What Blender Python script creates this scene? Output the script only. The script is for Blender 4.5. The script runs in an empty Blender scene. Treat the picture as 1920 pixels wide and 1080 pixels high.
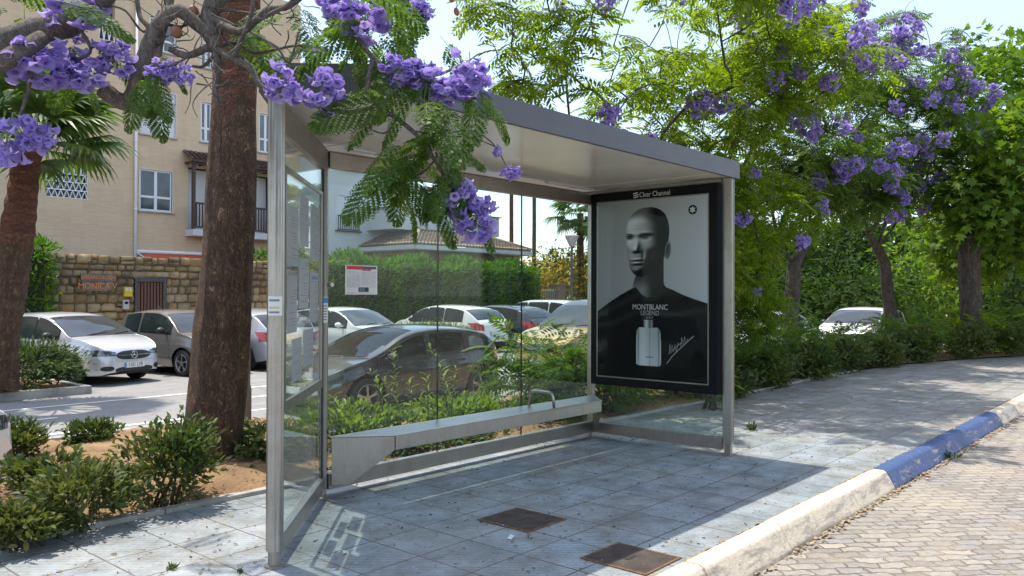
import bpy, bmesh, math, random
import numpy as np
from mathutils import Vector, Matrix
from mathutils.bvhtree import BVHTree
R = math.radians
rng = np.random.default_rng(7)
random.seed(7)
scene = bpy.context.scene
COL = scene.collection
# ------------------------------------------------------------------ camera model (survey of the photograph)
F_PX, TH, PIT, ROLL = 1530.9, R(40.971), R(0.372), R(0.162)
CAM = np.array([-3.648, -5.014, 1.5])
FW = np.array([math.cos(PIT)*math.cos(TH), math.cos(PIT)*math.sin(TH), math.sin(PIT)])
_r = np.array([math.sin(TH), -math.cos(TH), 0.0]); _u = np.cross(_r, FW)
RT = _r*math.cos(ROLL)+_u*math.sin(ROLL); UP = _u*math.cos(ROLL)-_r*math.sin(ROLL)
def ray(x, y): return FW + RT*(x-960)/F_PX + UP*(540-y)/F_PX
def at_d(x, y, d): return CAM + ray(x, y)*d           # point seen at photo pixel, at a depth
def at_y(x, y, Y):
    r = ray(x, y); return CAM + r*((Y-CAM[1])/r[1])
def at_z(x, y, z=0.0):
    r = ray(x, y); return CAM + r*((z-CAM[2])/r[2])

# ------------------------------------------------------------------ object helpers
def tag(o, label=None, cat=None, group=None, kind=None):
    if label: o['label'] = label
    if cat: o['category'] = cat
    if group: o['group'] = group
    if kind: o['kind'] = kind
    return o
def empty(name, loc=(0,0,0), rz=0.0, label=None, cat=None, group=None):
    o = bpy.data.objects.new(name, None); COL.objects.link(o)
    o.location = loc; o.rotation_euler = (0,0,rz); o.empty_display_size = 0.1
    return tag(o, label, cat, group)
def link_mesh(name, me, parent=None, mats=None, smooth=False):
    if mats is not None:
        for m in (mats if isinstance(mats, (list,tuple)) else [mats]): me.materials.append(m)
    if smooth:
        me.polygons.foreach_set('use_smooth', np.ones(len(me.polygons), bool))
    o = bpy.data.objects.new(name, me); COL.objects.link(o)
    if parent is not None: o.parent = parent
    return o
def np_mesh(name, V, FL, FT, mi=None):
    """V (n,3); FL flat loop vertex ids; FT loops per face"""
    me = bpy.data.meshes.new(name)
    V = np.ascontiguousarray(V, dtype=np.float32)
    FL = np.asarray(FL, dtype=np.int32); FT = np.asarray(FT, dtype=np.int32)
    me.vertices.add(len(V)); me.vertices.foreach_set('co', V.ravel())
    me.loops.add(len(FL)); me.loops.foreach_set('vertex_index', FL)
    me.polygons.add(len(FT))
    st = np.zeros(len(FT), np.int32); st[1:] = np.cumsum(FT)[:-1]
    me.polygons.foreach_set('loop_start', st)
    me.polygons.foreach_set('loop_total', FT)
    if mi is not None: me.polygons.foreach_set('material_index', np.asarray(mi, np.int32))
    me.update(calc_edges=True); me.validate()
    return me
class MB:
    def __init__(s): s.v=[]; s.f=[]; s.m=[]
    def add(s, vs, fs, mi=0):
        b=len(s.v); s.v += [tuple(map(float,p)) for p in vs]
        s.f += [tuple(b+i for i in f) for f in fs]; s.m += [mi]*len(fs); return s
    def box(s, lo, hi, mi=0, M=None):
        x0,y0,z0=lo; x1,y1,z1=hi
        vs=[(x0,y0,z0),(x1,y0,z0),(x1,y1,z0),(x0,y1,z0),(x0,y0,z1),(x1,y0,z1),(x1,y1,z1),(x0,y1,z1)]
        if M is not None: vs=[tuple(M@Vector(p)) for p in vs]
        return s.add(vs,[(3,2,1,0),(4,5,6,7),(0,1,5,4),(1,2,6,5),(2,3,7,6),(3,0,4,7)],mi)
    def prism(s, poly, z0, z1, mi=0, M=None):
        n=len(poly); vs=[(p[0],p[1],z0) for p in poly]+[(p[0],p[1],z1) for p in poly]
        if M is not None: vs=[tuple(M@Vector(p)) for p in vs]
        return s.add(vs,[tuple(range(n-1,-1,-1)),tuple(range(n,2*n))]+[(i,(i+1)%n,n+(i+1)%n,n+i) for i in range(n)],mi)
    def tube(s, pts, rad, n=8, mi=0, caps=True):
        P=[np.array(p,float) for p in pts]; k=len(P)
        if not hasattr(rad,'__len__'): rad=[rad]*k
        vs=[]; ref=None
        for i in range(k):
            t=P[min(i+1,k-1)]-P[max(i-1,0)]; L=np.linalg.norm(t); t=t/(L if L>1e-9 else 1)
            if ref is None:
                a=np.array([0,0,1.]) if abs(t[2])<.9 else np.array([1.,0,0])
                ref=np.cross(t,a)
            ref=ref-t*(ref@t); ref=ref/(np.linalg.norm(ref)+1e-12); b=np.cross(t,ref)
            for j in range(n):
                a=2*math.pi*j/n; vs.append(P[i]+rad[i]*(math.cos(a)*ref+math.sin(a)*b))
        fs=[(i*n+j,i*n+(j+1)%n,(i+1)*n+(j+1)%n,(i+1)*n+j) for i in range(k-1) for j in range(n)]
        if caps: fs+= [tuple(range(n-1,-1,-1)), tuple(range((k-1)*n,k*n))]
        return s.add(vs,fs,mi)
    def lathe(s, prof, c=(0,0,0), n=24, axis='z', mi=0):
        vs=[];k=len(prof)
        for r,h in prof:
            for j in range(n):
                a=2*math.pi*j/n; x,y=r*math.cos(a),r*math.sin(a)
                p={'z':(x,y,h),'y':(x,h,y),'x':(h,x,y)}[axis]; vs.append((p[0]+c[0],p[1]+c[1],p[2]+c[2]))
        fs=[(i*n+j,i*n+(j+1)%n,(i+1)*n+(j+1)%n,(i+1)*n+j) for i in range(k-1) for j in range(n)]
        return s.add(vs,fs,mi)
    def grid(s, rows, mi=0):
        m=len(rows[0]); vs=[p for r in rows for p in r]
        return s.add(vs,[(i*m+j,i*m+j+1,(i+1)*m+j+1,(i+1)*m+j) for i in range(len(rows)-1) for j in range(m-1)],mi)
    def build(s, name, mats, parent=None, smooth=False, bevel=0, angle=None, seg=2):
        me=bpy.data.meshes.new(name); me.from_pydata(s.v,[],s.f); me.update()
        if any(s.m): me.polygons.foreach_set('material_index', np.array(s.m,np.int32))
        bm=bmesh.new(); bm.from_mesh(me); bmesh.ops.recalc_face_normals(bm, faces=bm.faces)
        if bevel:
            es=[e for e in bm.edges if len(e.link_faces)==2 and e.calc_face_angle(0)>R(25)]
            bmesh.ops.bevel(bm, geom=es, offset=bevel, segments=seg, affect='EDGES', profile=.7, clamp_overlap=True, material=-1)
        if angle is not None:
            for e in bm.edges: e.smooth = not (len(e.link_faces)==2 and e.calc_face_angle(0)>R(angle))
            smooth=True
        bm.to_mesh(me); bm.free()
        return link_mesh(name, me, parent, mats, smooth)
def instance_mesh(name, tv, tf, pos, mats3, parent=None, mat=None, smooth=False):
    """one mesh made of many copies of a small template: tv (n,3), tf faces, pos (M,3), mats3 (M,3,3)"""
    tv=np.asarray(tv,float); M=len(pos); n=len(tv)
    V=np.einsum('mij,nj->mni',mats3,tv)+np.asarray(pos)[:,None,:]
    fl=np.concatenate([np.array(f) for f in tf]); ft=np.array([len(f) for f in tf])
    FL=(fl[None,:]+(np.arange(M)*n)[:,None]).ravel(); FT=np.tile(ft,M)
    return link_mesh(name, np_mesh(name,V.reshape(-1,3),FL,FT), parent, mat, smooth)
def concat_instances(name, parts, parent=None, mat=None, smooth=False):
    VS=[];FLs=[];FTs=[];b=0
    for tv,tf,pos,m3 in parts:
        tv=np.asarray(tv,float); M=len(pos); n=len(tv)
        if M==0: continue
        VS.append((np.einsum('mij,nj->mni',m3,tv)+np.asarray(pos)[:,None,:]).reshape(-1,3))
        fl=np.concatenate([np.array(f) for f in tf]); ft=np.array([len(f) for f in tf])
        FLs.append((fl[None,:]+(np.arange(M)*n)[:,None]).ravel()+b); FTs.append(np.tile(ft,M)); b+=M*n
    return link_mesh(name, np_mesh(name,np.concatenate(VS),np.concatenate(FLs),np.concatenate(FTs)), parent, mat, smooth)
def frames(dirs, ups=None, roll=None, scale=None):
    """rotation matrices whose x axis is dirs, z near ups"""
    d=np.asarray(dirs,float); d=d/(np.linalg.norm(d,axis=1,keepdims=True)+1e-9)
    u=np.tile([0,0,1.],(len(d),1)) if ups is None else np.asarray(ups,float)
    y=np.cross(u,d); ln=np.linalg.norm(y,axis=1,keepdims=True)
    y=np.where(ln<1e-3,np.tile([0,1.,0],(len(d),1)),y/(ln+1e-9)); z=np.cross(d,y)
    if roll is not None:
        c=np.cos(roll)[:,None]; s=np.sin(roll)[:,None]; y,z=y*c+z*s,z*c-y*s
    M=np.stack([d,y,z],axis=2)
    if scale is not None: M=M*np.asarray(scale)[:,None,None]
    return M
def copy_tree(o, parent=None):
    c=o.copy(); COL.objects.link(c)
    if parent is not None: c.parent=parent
    for ch in list(o.children): copy_tree(ch,c)
    return c
def text_mesh(name, body, size, mat, parent, M, extrude=0.0008, sx=1.0):
    cu=bpy.data.curves.new(name,'FONT'); cu.body=body; cu.size=size; cu.extrude=extrude; cu.align_x='CENTER'; cu.align_y='CENTER'
    cu.resolution_u=3
    to=bpy.data.objects.new(name,cu); COL.objects.link(to)
    bpy.context.view_layer.update()
    me=bpy.data.meshes.new_from_object(to.evaluated_get(bpy.context.evaluated_depsgraph_get()))
    bpy.data.objects.remove(to); me.materials.clear()
    me.transform(Matrix(M) @ Matrix.Diagonal((sx,1,1,1)))
    me.name=name
    return link_mesh(name, me, parent, mat)

# ------------------------------------------------------------------ materials
class NT:
    def __init__(s, name):
        s.mat=bpy.data.materials.new(name); s.mat.use_nodes=True; s.t=s.mat.node_tree; s.t.nodes.clear()
        s.out=s.t.nodes.new('ShaderNodeOutputMaterial')
    def n(s, typ, ins=None, **kw):
        nd=s.t.nodes.new(typ)
        for k,v in kw.items(): setattr(nd,k,v)
        for k,v in (ins or {}).items():
            if isinstance(v, bpy.types.NodeSocket): s.t.links.new(v, nd.inputs[k])
            else: nd.inputs[k].default_value=v
        return nd
    def l(s,a,b): s.t.links.new(a,b)
    def ramp(s, fac, stops, interp='LINEAR'):
        nd=s.t.nodes.new('ShaderNodeValToRGB'); s.l(fac,nd.inputs[0]); e=nd.color_ramp.elements; nd.color_ramp.interpolation=interp
        while len(e)<len(stops): e.new(.5)
        for i,(p,c) in enumerate(stops):
            e[i].position=p; e[i].color=(*c,1) if len(c)==3 else c
        return nd.outputs[0]
    def math(s, op, a, b=None, clamp=False):
        nd=s.t.nodes.new('ShaderNodeMath'); nd.operation=op; nd.use_clamp=clamp
        for i,v in enumerate((a,b)):
            if v is None: continue
            if isinstance(v, bpy.types.NodeSocket): s.l(v,nd.inputs[i])
            else: nd.inputs[i].default_value=v
        return nd.outputs[0]
    def mix(s, fac, a, b, typ='MIX'):
        nd=s.t.nodes.new('ShaderNodeMix'); nd.data_type='RGBA'; nd.blend_type=typ
        for k,v in ((0,fac),(6,a),(7,b)):
            if isinstance(v, bpy.types.NodeSocket): s.l(v,nd.inputs[k])
            else: nd.inputs[k].default_value = v if k==0 else ((*v,1) if len(v)==3 else v)
        return nd.outputs[2]
    def noise(s, vec, scale, detail=4, rough=.55, dist=0.0):
        return s.n('ShaderNodeTexNoise',{'Vector':vec,'Scale':scale,'Detail':detail,'Roughness':rough,'Distortion':dist}).outputs[0]
    def pos(s): return s.n('ShaderNodeNewGeometry').outputs['Position']
    def obj(s): return s.n('ShaderNodeTexCoord').outputs['Object']
    def island(s): return s.n('ShaderNodeNewGeometry').outputs['Random Per Island']
    def mapping(s, vec, scale=(1,1,1), rot=(0,0,0), loc=(0,0,0)):
        return s.n('ShaderNodeMapping',{'Vector':vec,'Scale':scale,'Rotation':rot,'Location':loc}).outputs[0]
    def bump(s, h, strength=.3, dist=.01, normal=None):
        d={'Height':h,'Strength':strength,'Distance':dist}
        if normal is not None: d['Normal']=normal
        return s.n('ShaderNodeBump',d).outputs[0]
    def pbsdf(s, color, rough=.6, metal=0.0, normal=None, coat=0.0, spec=.5, **kw):
        d={'Base Color':color if isinstance(color,bpy.types.NodeSocket) else (*color,1) if len(color)==3 else color,'Roughness':rough,'Metallic':metal,'Coat Weight':coat,'Specular IOR Level':spec}
        if coat: d['Coat Roughness']=.04
        if normal is not None: d['Normal']=normal
        d.update(kw)
        return s.n('ShaderNodeBsdfPrincipled',d).outputs[0]
    def done(s, sh): s.l(sh,s.out.inputs[0]); return s.mat
def simple(name, c, rough=.6, metal=0.0, var=.12, scale=6.0, bump=.0, bscale=60, coat=0.0, spec=.5):
    t=NT(name); p=t.pos(); nz=t.noise(p,scale,5)
    dark=tuple(x*(1-var) for x in c); lite=tuple(min(1,x*(1+var)) for x in c)
    col=t.ramp(nz,[(.3,dark),(.7,lite)])
    nr=t.bump(t.noise(p,bscale,3),bump,.01) if bump else None
    rr=t.math('ADD',t.math('MULTIPLY',t.noise(p,scale*2.3,3),.2),rough-.1,True)
    return t.done(t.pbsdf(col,rr,metal,nr,coat,spec))
def leafmat(name, cols, trans=.35, rough=.42, tcol=None, nscale=1.3, tint=None):
    """cols: list of leaf colours picked per leaf"""
    t=NT(name); isl=t.island(); n=len(cols)
    col=t.ramp(isl,[(i/max(1,n-1),c) for i,c in enumerate(cols)])
    big=t.noise(t.pos(),nscale,2)
    col=t.mix(t.math('MULTIPLY',t.math('SUBTRACT',big,.35,True),.9),col,tint or tuple(min(1,x*1.5) for x in cols[-1]))
    b=t.pbsdf(col,rough,0,None,0,.22)
    tc=t.mix(1.0,col,tcol or (2.0,1.9,.7),'MULTIPLY')
    tr=t.n('ShaderNodeBsdfTranslucent',{'Color':tc}).outputs[0]
    return t.done(t.n('ShaderNodeMixShader',{0:trans,1:b,2:tr}).outputs[0])
# ------------------------------------------------------------------ material library
def m_pavement():
    t=NT('pavement_slabs'); p=t.pos()
    sep=t.n('ShaderNodeSeparateXYZ',{0:p}); wob=t.math('MULTIPLY',t.math('SUBTRACT',t.noise(p,14,3),.5),.012)
    xs=t.math('DIVIDE',t.math('ADD',t.math('ADD',sep.outputs[0],.065+40.5),wob),.405); ys=t.math('DIVIDE',t.math('ADD',t.math('ADD',sep.outputs[1],1.556+41.5),wob),.415)
    def edge(v):
        f=t.math('FRACT',v); return t.math('MINIMUM',f,t.math('SUBTRACT',1.0,f))
    e=t.math('MINIMUM',edge(xs),edge(ys))
    jw=t.math('ADD',t.math('MULTIPLY',t.noise(p,5,4),.022),.002)
    joint=t.math('LESS_THAN',e,jw)
    cid=t.n('ShaderNodeCombineXYZ',{0:t.math('FLOOR',xs),1:t.math('FLOOR',ys)}).outputs[0]
    wn=t.n('ShaderNodeTexWhiteNoise',{0:cid}).outputs[0]
    base=t.ramp(wn,[(0,(.325,.315,.295)),(.5,(.36,.35,.33)),(1,(.395,.385,.365))])
    # worn pale blue paint patches, plus bluish roof shade tinted in near the shelter
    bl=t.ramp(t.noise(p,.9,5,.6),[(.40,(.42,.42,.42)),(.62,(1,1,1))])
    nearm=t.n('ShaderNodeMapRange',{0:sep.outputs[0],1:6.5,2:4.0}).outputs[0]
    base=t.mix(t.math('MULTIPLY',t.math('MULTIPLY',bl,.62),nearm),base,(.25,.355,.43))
    dirt=t.ramp(t.noise(p,3.2,7,.65),[(.38,(1,1,1)),(.64,(.52,.48,.42))])
    base=t.mix(.8,base,dirt,'MULTIPLY')
    speck=t.ramp(t.noise(t.mapping(p,(1,2.6,1),(0,0,R(49))),26,4,.6),[(.57,(1,1,1)),(.66,(.38,.34,.29))])
    base=t.mix(.75,base,speck,'MULTIPLY')
    gum=t.n('ShaderNodeTexVoronoi',{'Vector':p,'Scale':3.1,'Randomness':1.0}).outputs[0]
    base=t.mix(t.ramp(t.math('ADD',gum,t.math('MULTIPLY',t.noise(p,40,2),.03)),[(.055,(.75,.75,.75)),(.075,(0,0,0))]),base,(.10,.095,.09))
    stn=t.ramp(t.noise(t.mapping(p,(1,1.6,1),(0,0,R(20))),1.4,7,.72),[(.52,(1,1,1)),(.60,(.70,.67,.62)),(.66,(1,1,1))])
    base=t.mix(.7,base,stn,'MULTIPLY')
    rv=t.mapping(p,(1,1,1),(0,0,R(49)))
    wav=t.n('ShaderNodeTexWave',{'Vector':rv,'Scale':7.2,'Distortion':.9,'Detail':1.5,'Detail Scale':.6},wave_type='BANDS',bands_direction='Y').outputs[1]
    groove=t.ramp(wav,[(.0,(.74,.72,.70)),(.35,(1,1,1))])
    base=t.mix(t.math('MULTIPLY',t.noise(p,1.7,2),1.15,True),base,groove,'MULTIPLY')
    col=t.mix(t.math('MULTIPLY',t.math('MULTIPLY',joint,.95),t.math('MULTIPLY',t.noise(p,2.3,4),1.9,True)),base,(.10,.075,.05))
    h=t.math('ADD',t.math('MULTIPLY',wav,.35),t.math('ADD',t.math('MULTIPLY',t.noise(p,90,3),.25),t.math('MULTIPLY',joint,-1.2)))
    return t.done(t.pbsdf(col,t.math('ADD',t.math('MULTIPLY',t.noise(p,4,3),.3),.42,True),0,t.bump(h,.5,.006)))
def m_cobble():
    t=NT('cobbled_pavers'); p=t.pos()
    w1=t.n('ShaderNodeTexNoise',{'Vector':p,'Scale':4.5,'Detail':2}).outputs[1]; w2=t.n('ShaderNodeTexNoise',{'Vector':p,'Scale':15,'Detail':2}).outputs[1]
    wv=t.n('ShaderNodeVectorMath',{0:w1,1:(.5,.5,.5)},operation='SUBTRACT').outputs[0]; wv=t.n('ShaderNodeVectorMath',{0:wv,'Scale':.11},operation='SCALE').outputs[0]
    wx=t.n('ShaderNodeVectorMath',{0:w2,1:(.5,.5,.5)},operation='SUBTRACT').outputs[0]; wx=t.n('ShaderNodeVectorMath',{0:wx,'Scale':.045},operation='SCALE').outputs[0]
    v=t.n('ShaderNodeVectorMath',{0:t.n('ShaderNodeVectorMath',{0:p,1:wv}).outputs[0],1:wx}).outputs[0]
    v=t.mapping(v,(1,1,1),(0,0,R(44)))
    br=t.n('ShaderNodeTexBrick',{'Vector':v,'Color1':(0,0,0,1),'Color2':(1,1,1,1),'Mortar':(.5,.5,.5,1),'Scale':1.0,'Mortar Size':.009,'Mortar Smooth':.6,'Brick Width':.185,'Row Height':.095})
    st=t.ramp(br.outputs[0],[(0,(.22,.20,.18)),(.35,(.32,.285,.245)),(.7,(.265,.25,.235)),(1,(.37,.33,.28))])
    st=t.mix(.75,st,t.ramp(t.noise(p,22,6,.6),[(.3,(.68,.66,.64)),(.7,(1.12,1.10,1.06))]),'MULTIPLY')
    jm=t.math('MULTIPLY',br.outputs[1],t.ramp(t.noise(p,7,3),[(.3,(.35,.35,.35)),(.6,(1,1,1))]))
    jc=t.ramp(t.noise(p,3.5,4),[(.42,(.11,.075,.045)),(.68,(.40,.29,.165))])
    col=t.mix(t.math('MULTIPLY',jm,.95),st,jc)
    col=t.mix(t.ramp(t.noise(p,1.1,5),[(.5,(0,0,0)),(.75,(.5,.5,.5))]),col,(.44,.37,.265))
    h=t.math('ADD',t.math('MULTIPLY',br.outputs[1],-1.0),t.math('ADD',t.math('MULTIPLY',t.noise(p,40,5),.35),t.math('MULTIPLY',t.noise(p,8,2),.6)))
    return t.done(t.pbsdf(col,.75,0,t.bump(h,.9,.018)))
def m_asphalt():
    t=NT('asphalt'); p=t.pos()
    col=t.ramp(t.noise(p,2.2,7,.6),[(.3,(.225,.218,.210)),(.7,(.285,.277,.268))])
    col=t.mix(.6,col,t.ramp(t.noise(p,160,2),[(.35,(.75,.75,.75)),(.7,(1.15,1.15,1.15))]),'MULTIPLY')
    crack=t.n('ShaderNodeTexVoronoi',{'Vector':t.n('ShaderNodeVectorMath',{0:p,1:t.n('ShaderNodeTexNoise',{'Vector':p,'Scale':1.3,'Detail':5}).outputs[1]},operation='ADD').outputs[0],'Scale':.33},feature='DISTANCE_TO_EDGE').outputs[0]
    col=t.mix(t.ramp(crack,[(.0,(.6,.6,.6)),(.006,(0,0,0))]),col,(.08,.078,.075))
    return t.done(t.pbsdf(col,.85,0,t.bump(t.noise(p,220,2),.4,.004)))
def m_soil():
    t=NT('sandy_soil'); p=t.pos()
    col=t.ramp(t.noise(p,2.4,8,.65),[(.3,(.20,.115,.055)),(.55,(.37,.225,.105)),(.8,(.50,.34,.18))])
    col=t.mix(t.ramp(t.noise(p,17,6,.7),[(.55,(0,0,0)),(.7,(.7,.7,.7))]),col,(.13,.085,.045))
    return t.done(t.pbsdf(col,.9,0,t.bump(t.math('ADD',t.noise(p,18,8,.7),t.math('MULTIPLY',t.noise(p,85,3),.5)),.9,.05)))
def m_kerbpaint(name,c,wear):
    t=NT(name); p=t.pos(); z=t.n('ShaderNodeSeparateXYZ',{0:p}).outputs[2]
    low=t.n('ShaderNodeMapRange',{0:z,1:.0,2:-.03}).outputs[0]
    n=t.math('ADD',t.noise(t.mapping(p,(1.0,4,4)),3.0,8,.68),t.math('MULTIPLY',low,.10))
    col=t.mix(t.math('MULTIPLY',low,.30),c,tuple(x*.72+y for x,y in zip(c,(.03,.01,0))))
    col=t.mix(t.ramp(n,[(wear,(0,0,0)),(wear+.10,(.9,.9,.9))]),col,(.36,.30,.23))
    col=t.mix(t.ramp(t.noise(p,28,5,.7),[(.60,(0,0,0)),(.69,(.85,.85,.85))]),col,(.22,.19,.165))
    col=t.mix(t.ramp(t.noise(t.mapping(p,(6,1,1)),2.2,6,.7),[(.56,(0,0,0)),(.72,(.6,.6,.6))]),col,(.24,.21,.18))
    return t.done(t.pbsdf(col,.6,0,t.bump(t.math('ADD',t.noise(p,35,6,.6),t.math('MULTIPLY',t.noise(p,6,4),2.0)),.5,.012)))
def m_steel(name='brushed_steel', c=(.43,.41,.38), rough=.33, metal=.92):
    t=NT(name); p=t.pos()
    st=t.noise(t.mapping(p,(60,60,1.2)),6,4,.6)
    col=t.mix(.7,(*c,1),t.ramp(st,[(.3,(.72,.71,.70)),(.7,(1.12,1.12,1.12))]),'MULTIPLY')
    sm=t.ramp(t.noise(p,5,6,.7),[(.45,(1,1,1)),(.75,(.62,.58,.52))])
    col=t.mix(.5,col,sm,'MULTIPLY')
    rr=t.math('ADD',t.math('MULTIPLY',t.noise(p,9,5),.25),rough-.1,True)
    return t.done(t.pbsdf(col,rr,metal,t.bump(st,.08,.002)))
def m_glass(name='shelter_glass', tint=(.90,.955,.93), dirt=.022, ior=1.5):
    t=NT(name); p=t.pos()
    tr=t.n('ShaderNodeBsdfTransparent',{'Color':(*tint,1)}).outputs[0]
    gl=t.n('ShaderNodeBsdfGlossy',{'Color':(1,1,1,1),'Roughness':.02}).outputs[0]
    fr=t.math('ADD',t.math('MULTIPLY',t.math('POWER',t.n('ShaderNodeLayerWeight',{0:.5}).outputs[1],4.2),.8),.018,True)
    s=t.n('ShaderNodeMixShader',{0:fr,1:tr,2:gl}).outputs[0]
    df=t.n('ShaderNodeBsdfDiffuse',{'Color':(.6,.62,.58,1)}).outputs[0]
    dm=t.math('MULTIPLY',t.ramp(t.noise(t.mapping(p,(1,1,.35)),4,7,.7),[(.4,(.25,.25,.25)),(.75,(1,1,1))]),dirt)
    return t.done(t.n('ShaderNodeMixShader',{0:dm,1:s,2:df}).outputs[0])
def m_bark(name, c1, c2, c3, vs=26, ring=0.0, bump=1.0, horiz=False):
    t=NT(name); p=t.obj()
    warp=t.n('ShaderNodeTexNoise',{'Vector':p,'Scale':9.0,'Detail':3}).outputs[1]
    warp=t.n('ShaderNodeVectorMath',{0:t.n('ShaderNodeVectorMath',{0:warp,1:(.5,.5,.5)},operation='SUBTRACT').outputs[0],'Scale':.10},operation='SCALE').outputs[0]
    q=t.n('ShaderNodeVectorMath',{0:p,1:warp}).outputs[0]
    v=t.mapping(q,(1,1,.20) if not horiz else (.30,.30,1.6))
    fis=t.n('ShaderNodeTexNoise',{'Vector':v,'Scale':vs,'Detail':8,'Roughness':.66,'Distortion':.8}).outputs[0]
    rid=t.n('ShaderNodeTexNoise',{'Vector':v,'Scale':vs*2.1,'Detail':4,'Roughness':.6,'Distortion':1.6}).outputs[0]
    rid=t.math('ABSOLUTE',t.math('SUBTRACT',rid,.5))
    col=t.ramp(fis,[(.30,c1),(.50,c2),(.70,c3)])
    col=t.mix(t.ramp(rid,[(.0,(.9,.9,.9)),(.05,(0,0,0))]),col,tuple(x*.40 for x in c1))
    col=t.mix(.6,col,t.ramp(t.noise(p,3.0,4),[(.3,(.70,.70,.70)),(.7,(1.2,1.18,1.15))]),'MULTIPLY')
    h=t.math('ADD',fis,t.math('MULTIPLY',t.math('MINIMUM',rid,.10),6.0))
    if ring:
        w=t.n('ShaderNodeTexWave',{'Vector':p,'Scale':ring,'Distortion':5.0,'Detail':4,'Detail Scale':2.5},bands_direction='Z').outputs[1]
        col=t.mix(.35,col,t.ramp(w,[(.1,(.6,.6,.6)),(.5,(1.1,1.1,1.1))]),'MULTIPLY'); h=t.math('ADD',h,t.math('MULTIPLY',w,.4))
    return t.done(t.pbsdf(col,.85,0,t.bump(h,bump,.03)))
MAT=dict(
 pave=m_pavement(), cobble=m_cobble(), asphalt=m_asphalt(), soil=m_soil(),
 kerb=m_kerbpaint('kerb_white_paint',(.70,.585,.43),.585), kerbblue=m_kerbpaint('kerb_blue_paint',(.045,.085,.21),.64),
 concrete=simple('concrete',(.34,.32,.29),.8,0,.25,5,.3,70), linepaint=simple('road_line_paint',(.70,.69,.65),.7,0,.12,9),
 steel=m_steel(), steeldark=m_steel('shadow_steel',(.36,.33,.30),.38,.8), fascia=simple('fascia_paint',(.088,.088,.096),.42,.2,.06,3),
 ceiling=simple('ceiling_panel',(.74,.71,.64),.20,0,.05,1.6,0,60,.0,.6), glass=m_glass(), rubber=simple('black_rubber',(.02,.02,.02),.6,0,.2),
 blackframe=simple('black_enamel',(.007,.008,.010),.45,0,.2,3,0,60,0,.12), white=simple('white_paint',(.78,.78,.76),.5,0,.05,3),
 paper=simple('paper',(.72,.73,.72),.6,0,.05,9), ink=simple('grey_ink',(.22,.23,.26),.7), red=simple('red_print',(.55,.045,.05),.5), navy=simple('navy_print',(.06,.075,.19),.5),
 yellowink=simple('pale_yellow_print',(.62,.55,.26),.6), skyblueink=simple('blue_print',(.05,.22,.55),.5),
 rustiron=simple('rusty_iron',(.075,.055,.045),.75,.3,.35,9,.5,120),
 stonewhite=simple('white_render',(.58,.595,.61),.85,0,.06,1.2,.15,50), darkwood=simple('dark_wood',(.055,.033,.025),.55,0,.25,12),
 bark=m_bark('jacaranda_bark',(.055,.042,.032),(.13,.10,.078),(.24,.20,.16),16,0,.8),
 palmbark=m_bark('palm_bark',(.10,.050,.026),(.205,.112,.058),(.33,.195,.105),20,1.4,1.1),
 palmred=m_bark('palm_bark_red',(.10,.036,.018),(.22,.085,.042),(.34,.15,.078),14,2.2,.9,True),
 twig=simple('bare_twig',(.20,.165,.13),.75,0,.3,20), darktwig=simple('dark_twig',(.07,.05,.038),.8,0,.3,20),
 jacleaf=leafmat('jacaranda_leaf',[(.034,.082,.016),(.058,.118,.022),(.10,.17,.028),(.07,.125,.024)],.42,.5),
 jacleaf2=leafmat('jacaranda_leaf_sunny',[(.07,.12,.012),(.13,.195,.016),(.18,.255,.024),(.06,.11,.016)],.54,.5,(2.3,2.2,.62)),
 jacflower=leafmat('jacaranda_flower',[(.17,.125,.42),(.28,.215,.56),(.52,.45,.74),(.22,.165,.50),(.40,.32,.67)],.35,.5,(1.25,1.1,1.25),9,(.46,.36,.74)),
 jacflowerfar=leafmat('jacaranda_flower_far',[(.30,.23,.55),(.40,.32,.66),(.50,.42,.74),(.34,.26,.60)],.5,.5,(1.2,1.1,1.25),9,(.56,.47,.78)),
 bushleaf=leafmat('bush_leaf',[(.022,.05,.017),(.032,.068,.02),(.05,.095,.025),(.075,.125,.035),(.028,.06,.02),(.16,.15,.05)],.24,.55),
 bushlime=leafmat('shoot_leaf',[(.07,.13,.02),(.12,.19,.03),(.18,.25,.045),(.05,.10,.02)],.4,.4),
 hedgeleaf=leafmat('hedge_leaf',[(.03,.085,.012),(.06,.145,.018),(.10,.21,.024),(.05,.12,.015)],.42,.5),
 broadleaf=leafmat('broad_leaf',[(.03,.08,.012),(.05,.12,.016),(.10,.19,.02),(.16,.24,.03)],.42,.6),
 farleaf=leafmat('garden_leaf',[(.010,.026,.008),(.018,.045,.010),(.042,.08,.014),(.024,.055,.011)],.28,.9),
 yellowleaf=leafmat('yellow_green_leaf',[(.16,.15,.015),(.28,.23,.02),(.10,.13,.02),(.34,.20,.03)],.4,.5),
 juniper=leafmat('juniper_leaf',[(.04,.07,.03),(.06,.10,.04),(.09,.14,.05)],.2,.6),
 palmleaf=leafmat('palm_leaf',[(.035,.075,.02),(.06,.12,.028),(.11,.17,.045),(.05,.10,.025)],.3,.38),
 pod=simple('seed_pod',(.22,.09,.035),.6,0,.35,30), dryleaf=simple('dry_leaf',(.20,.13,.06),.8,0,.4,30), petal=simple('fallen_petal',(.35,.27,.62),.6,0,.2,30),
 fleck=simple('dark_fleck',(.06,.045,.035),.9,0,.4,40),
)
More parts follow.
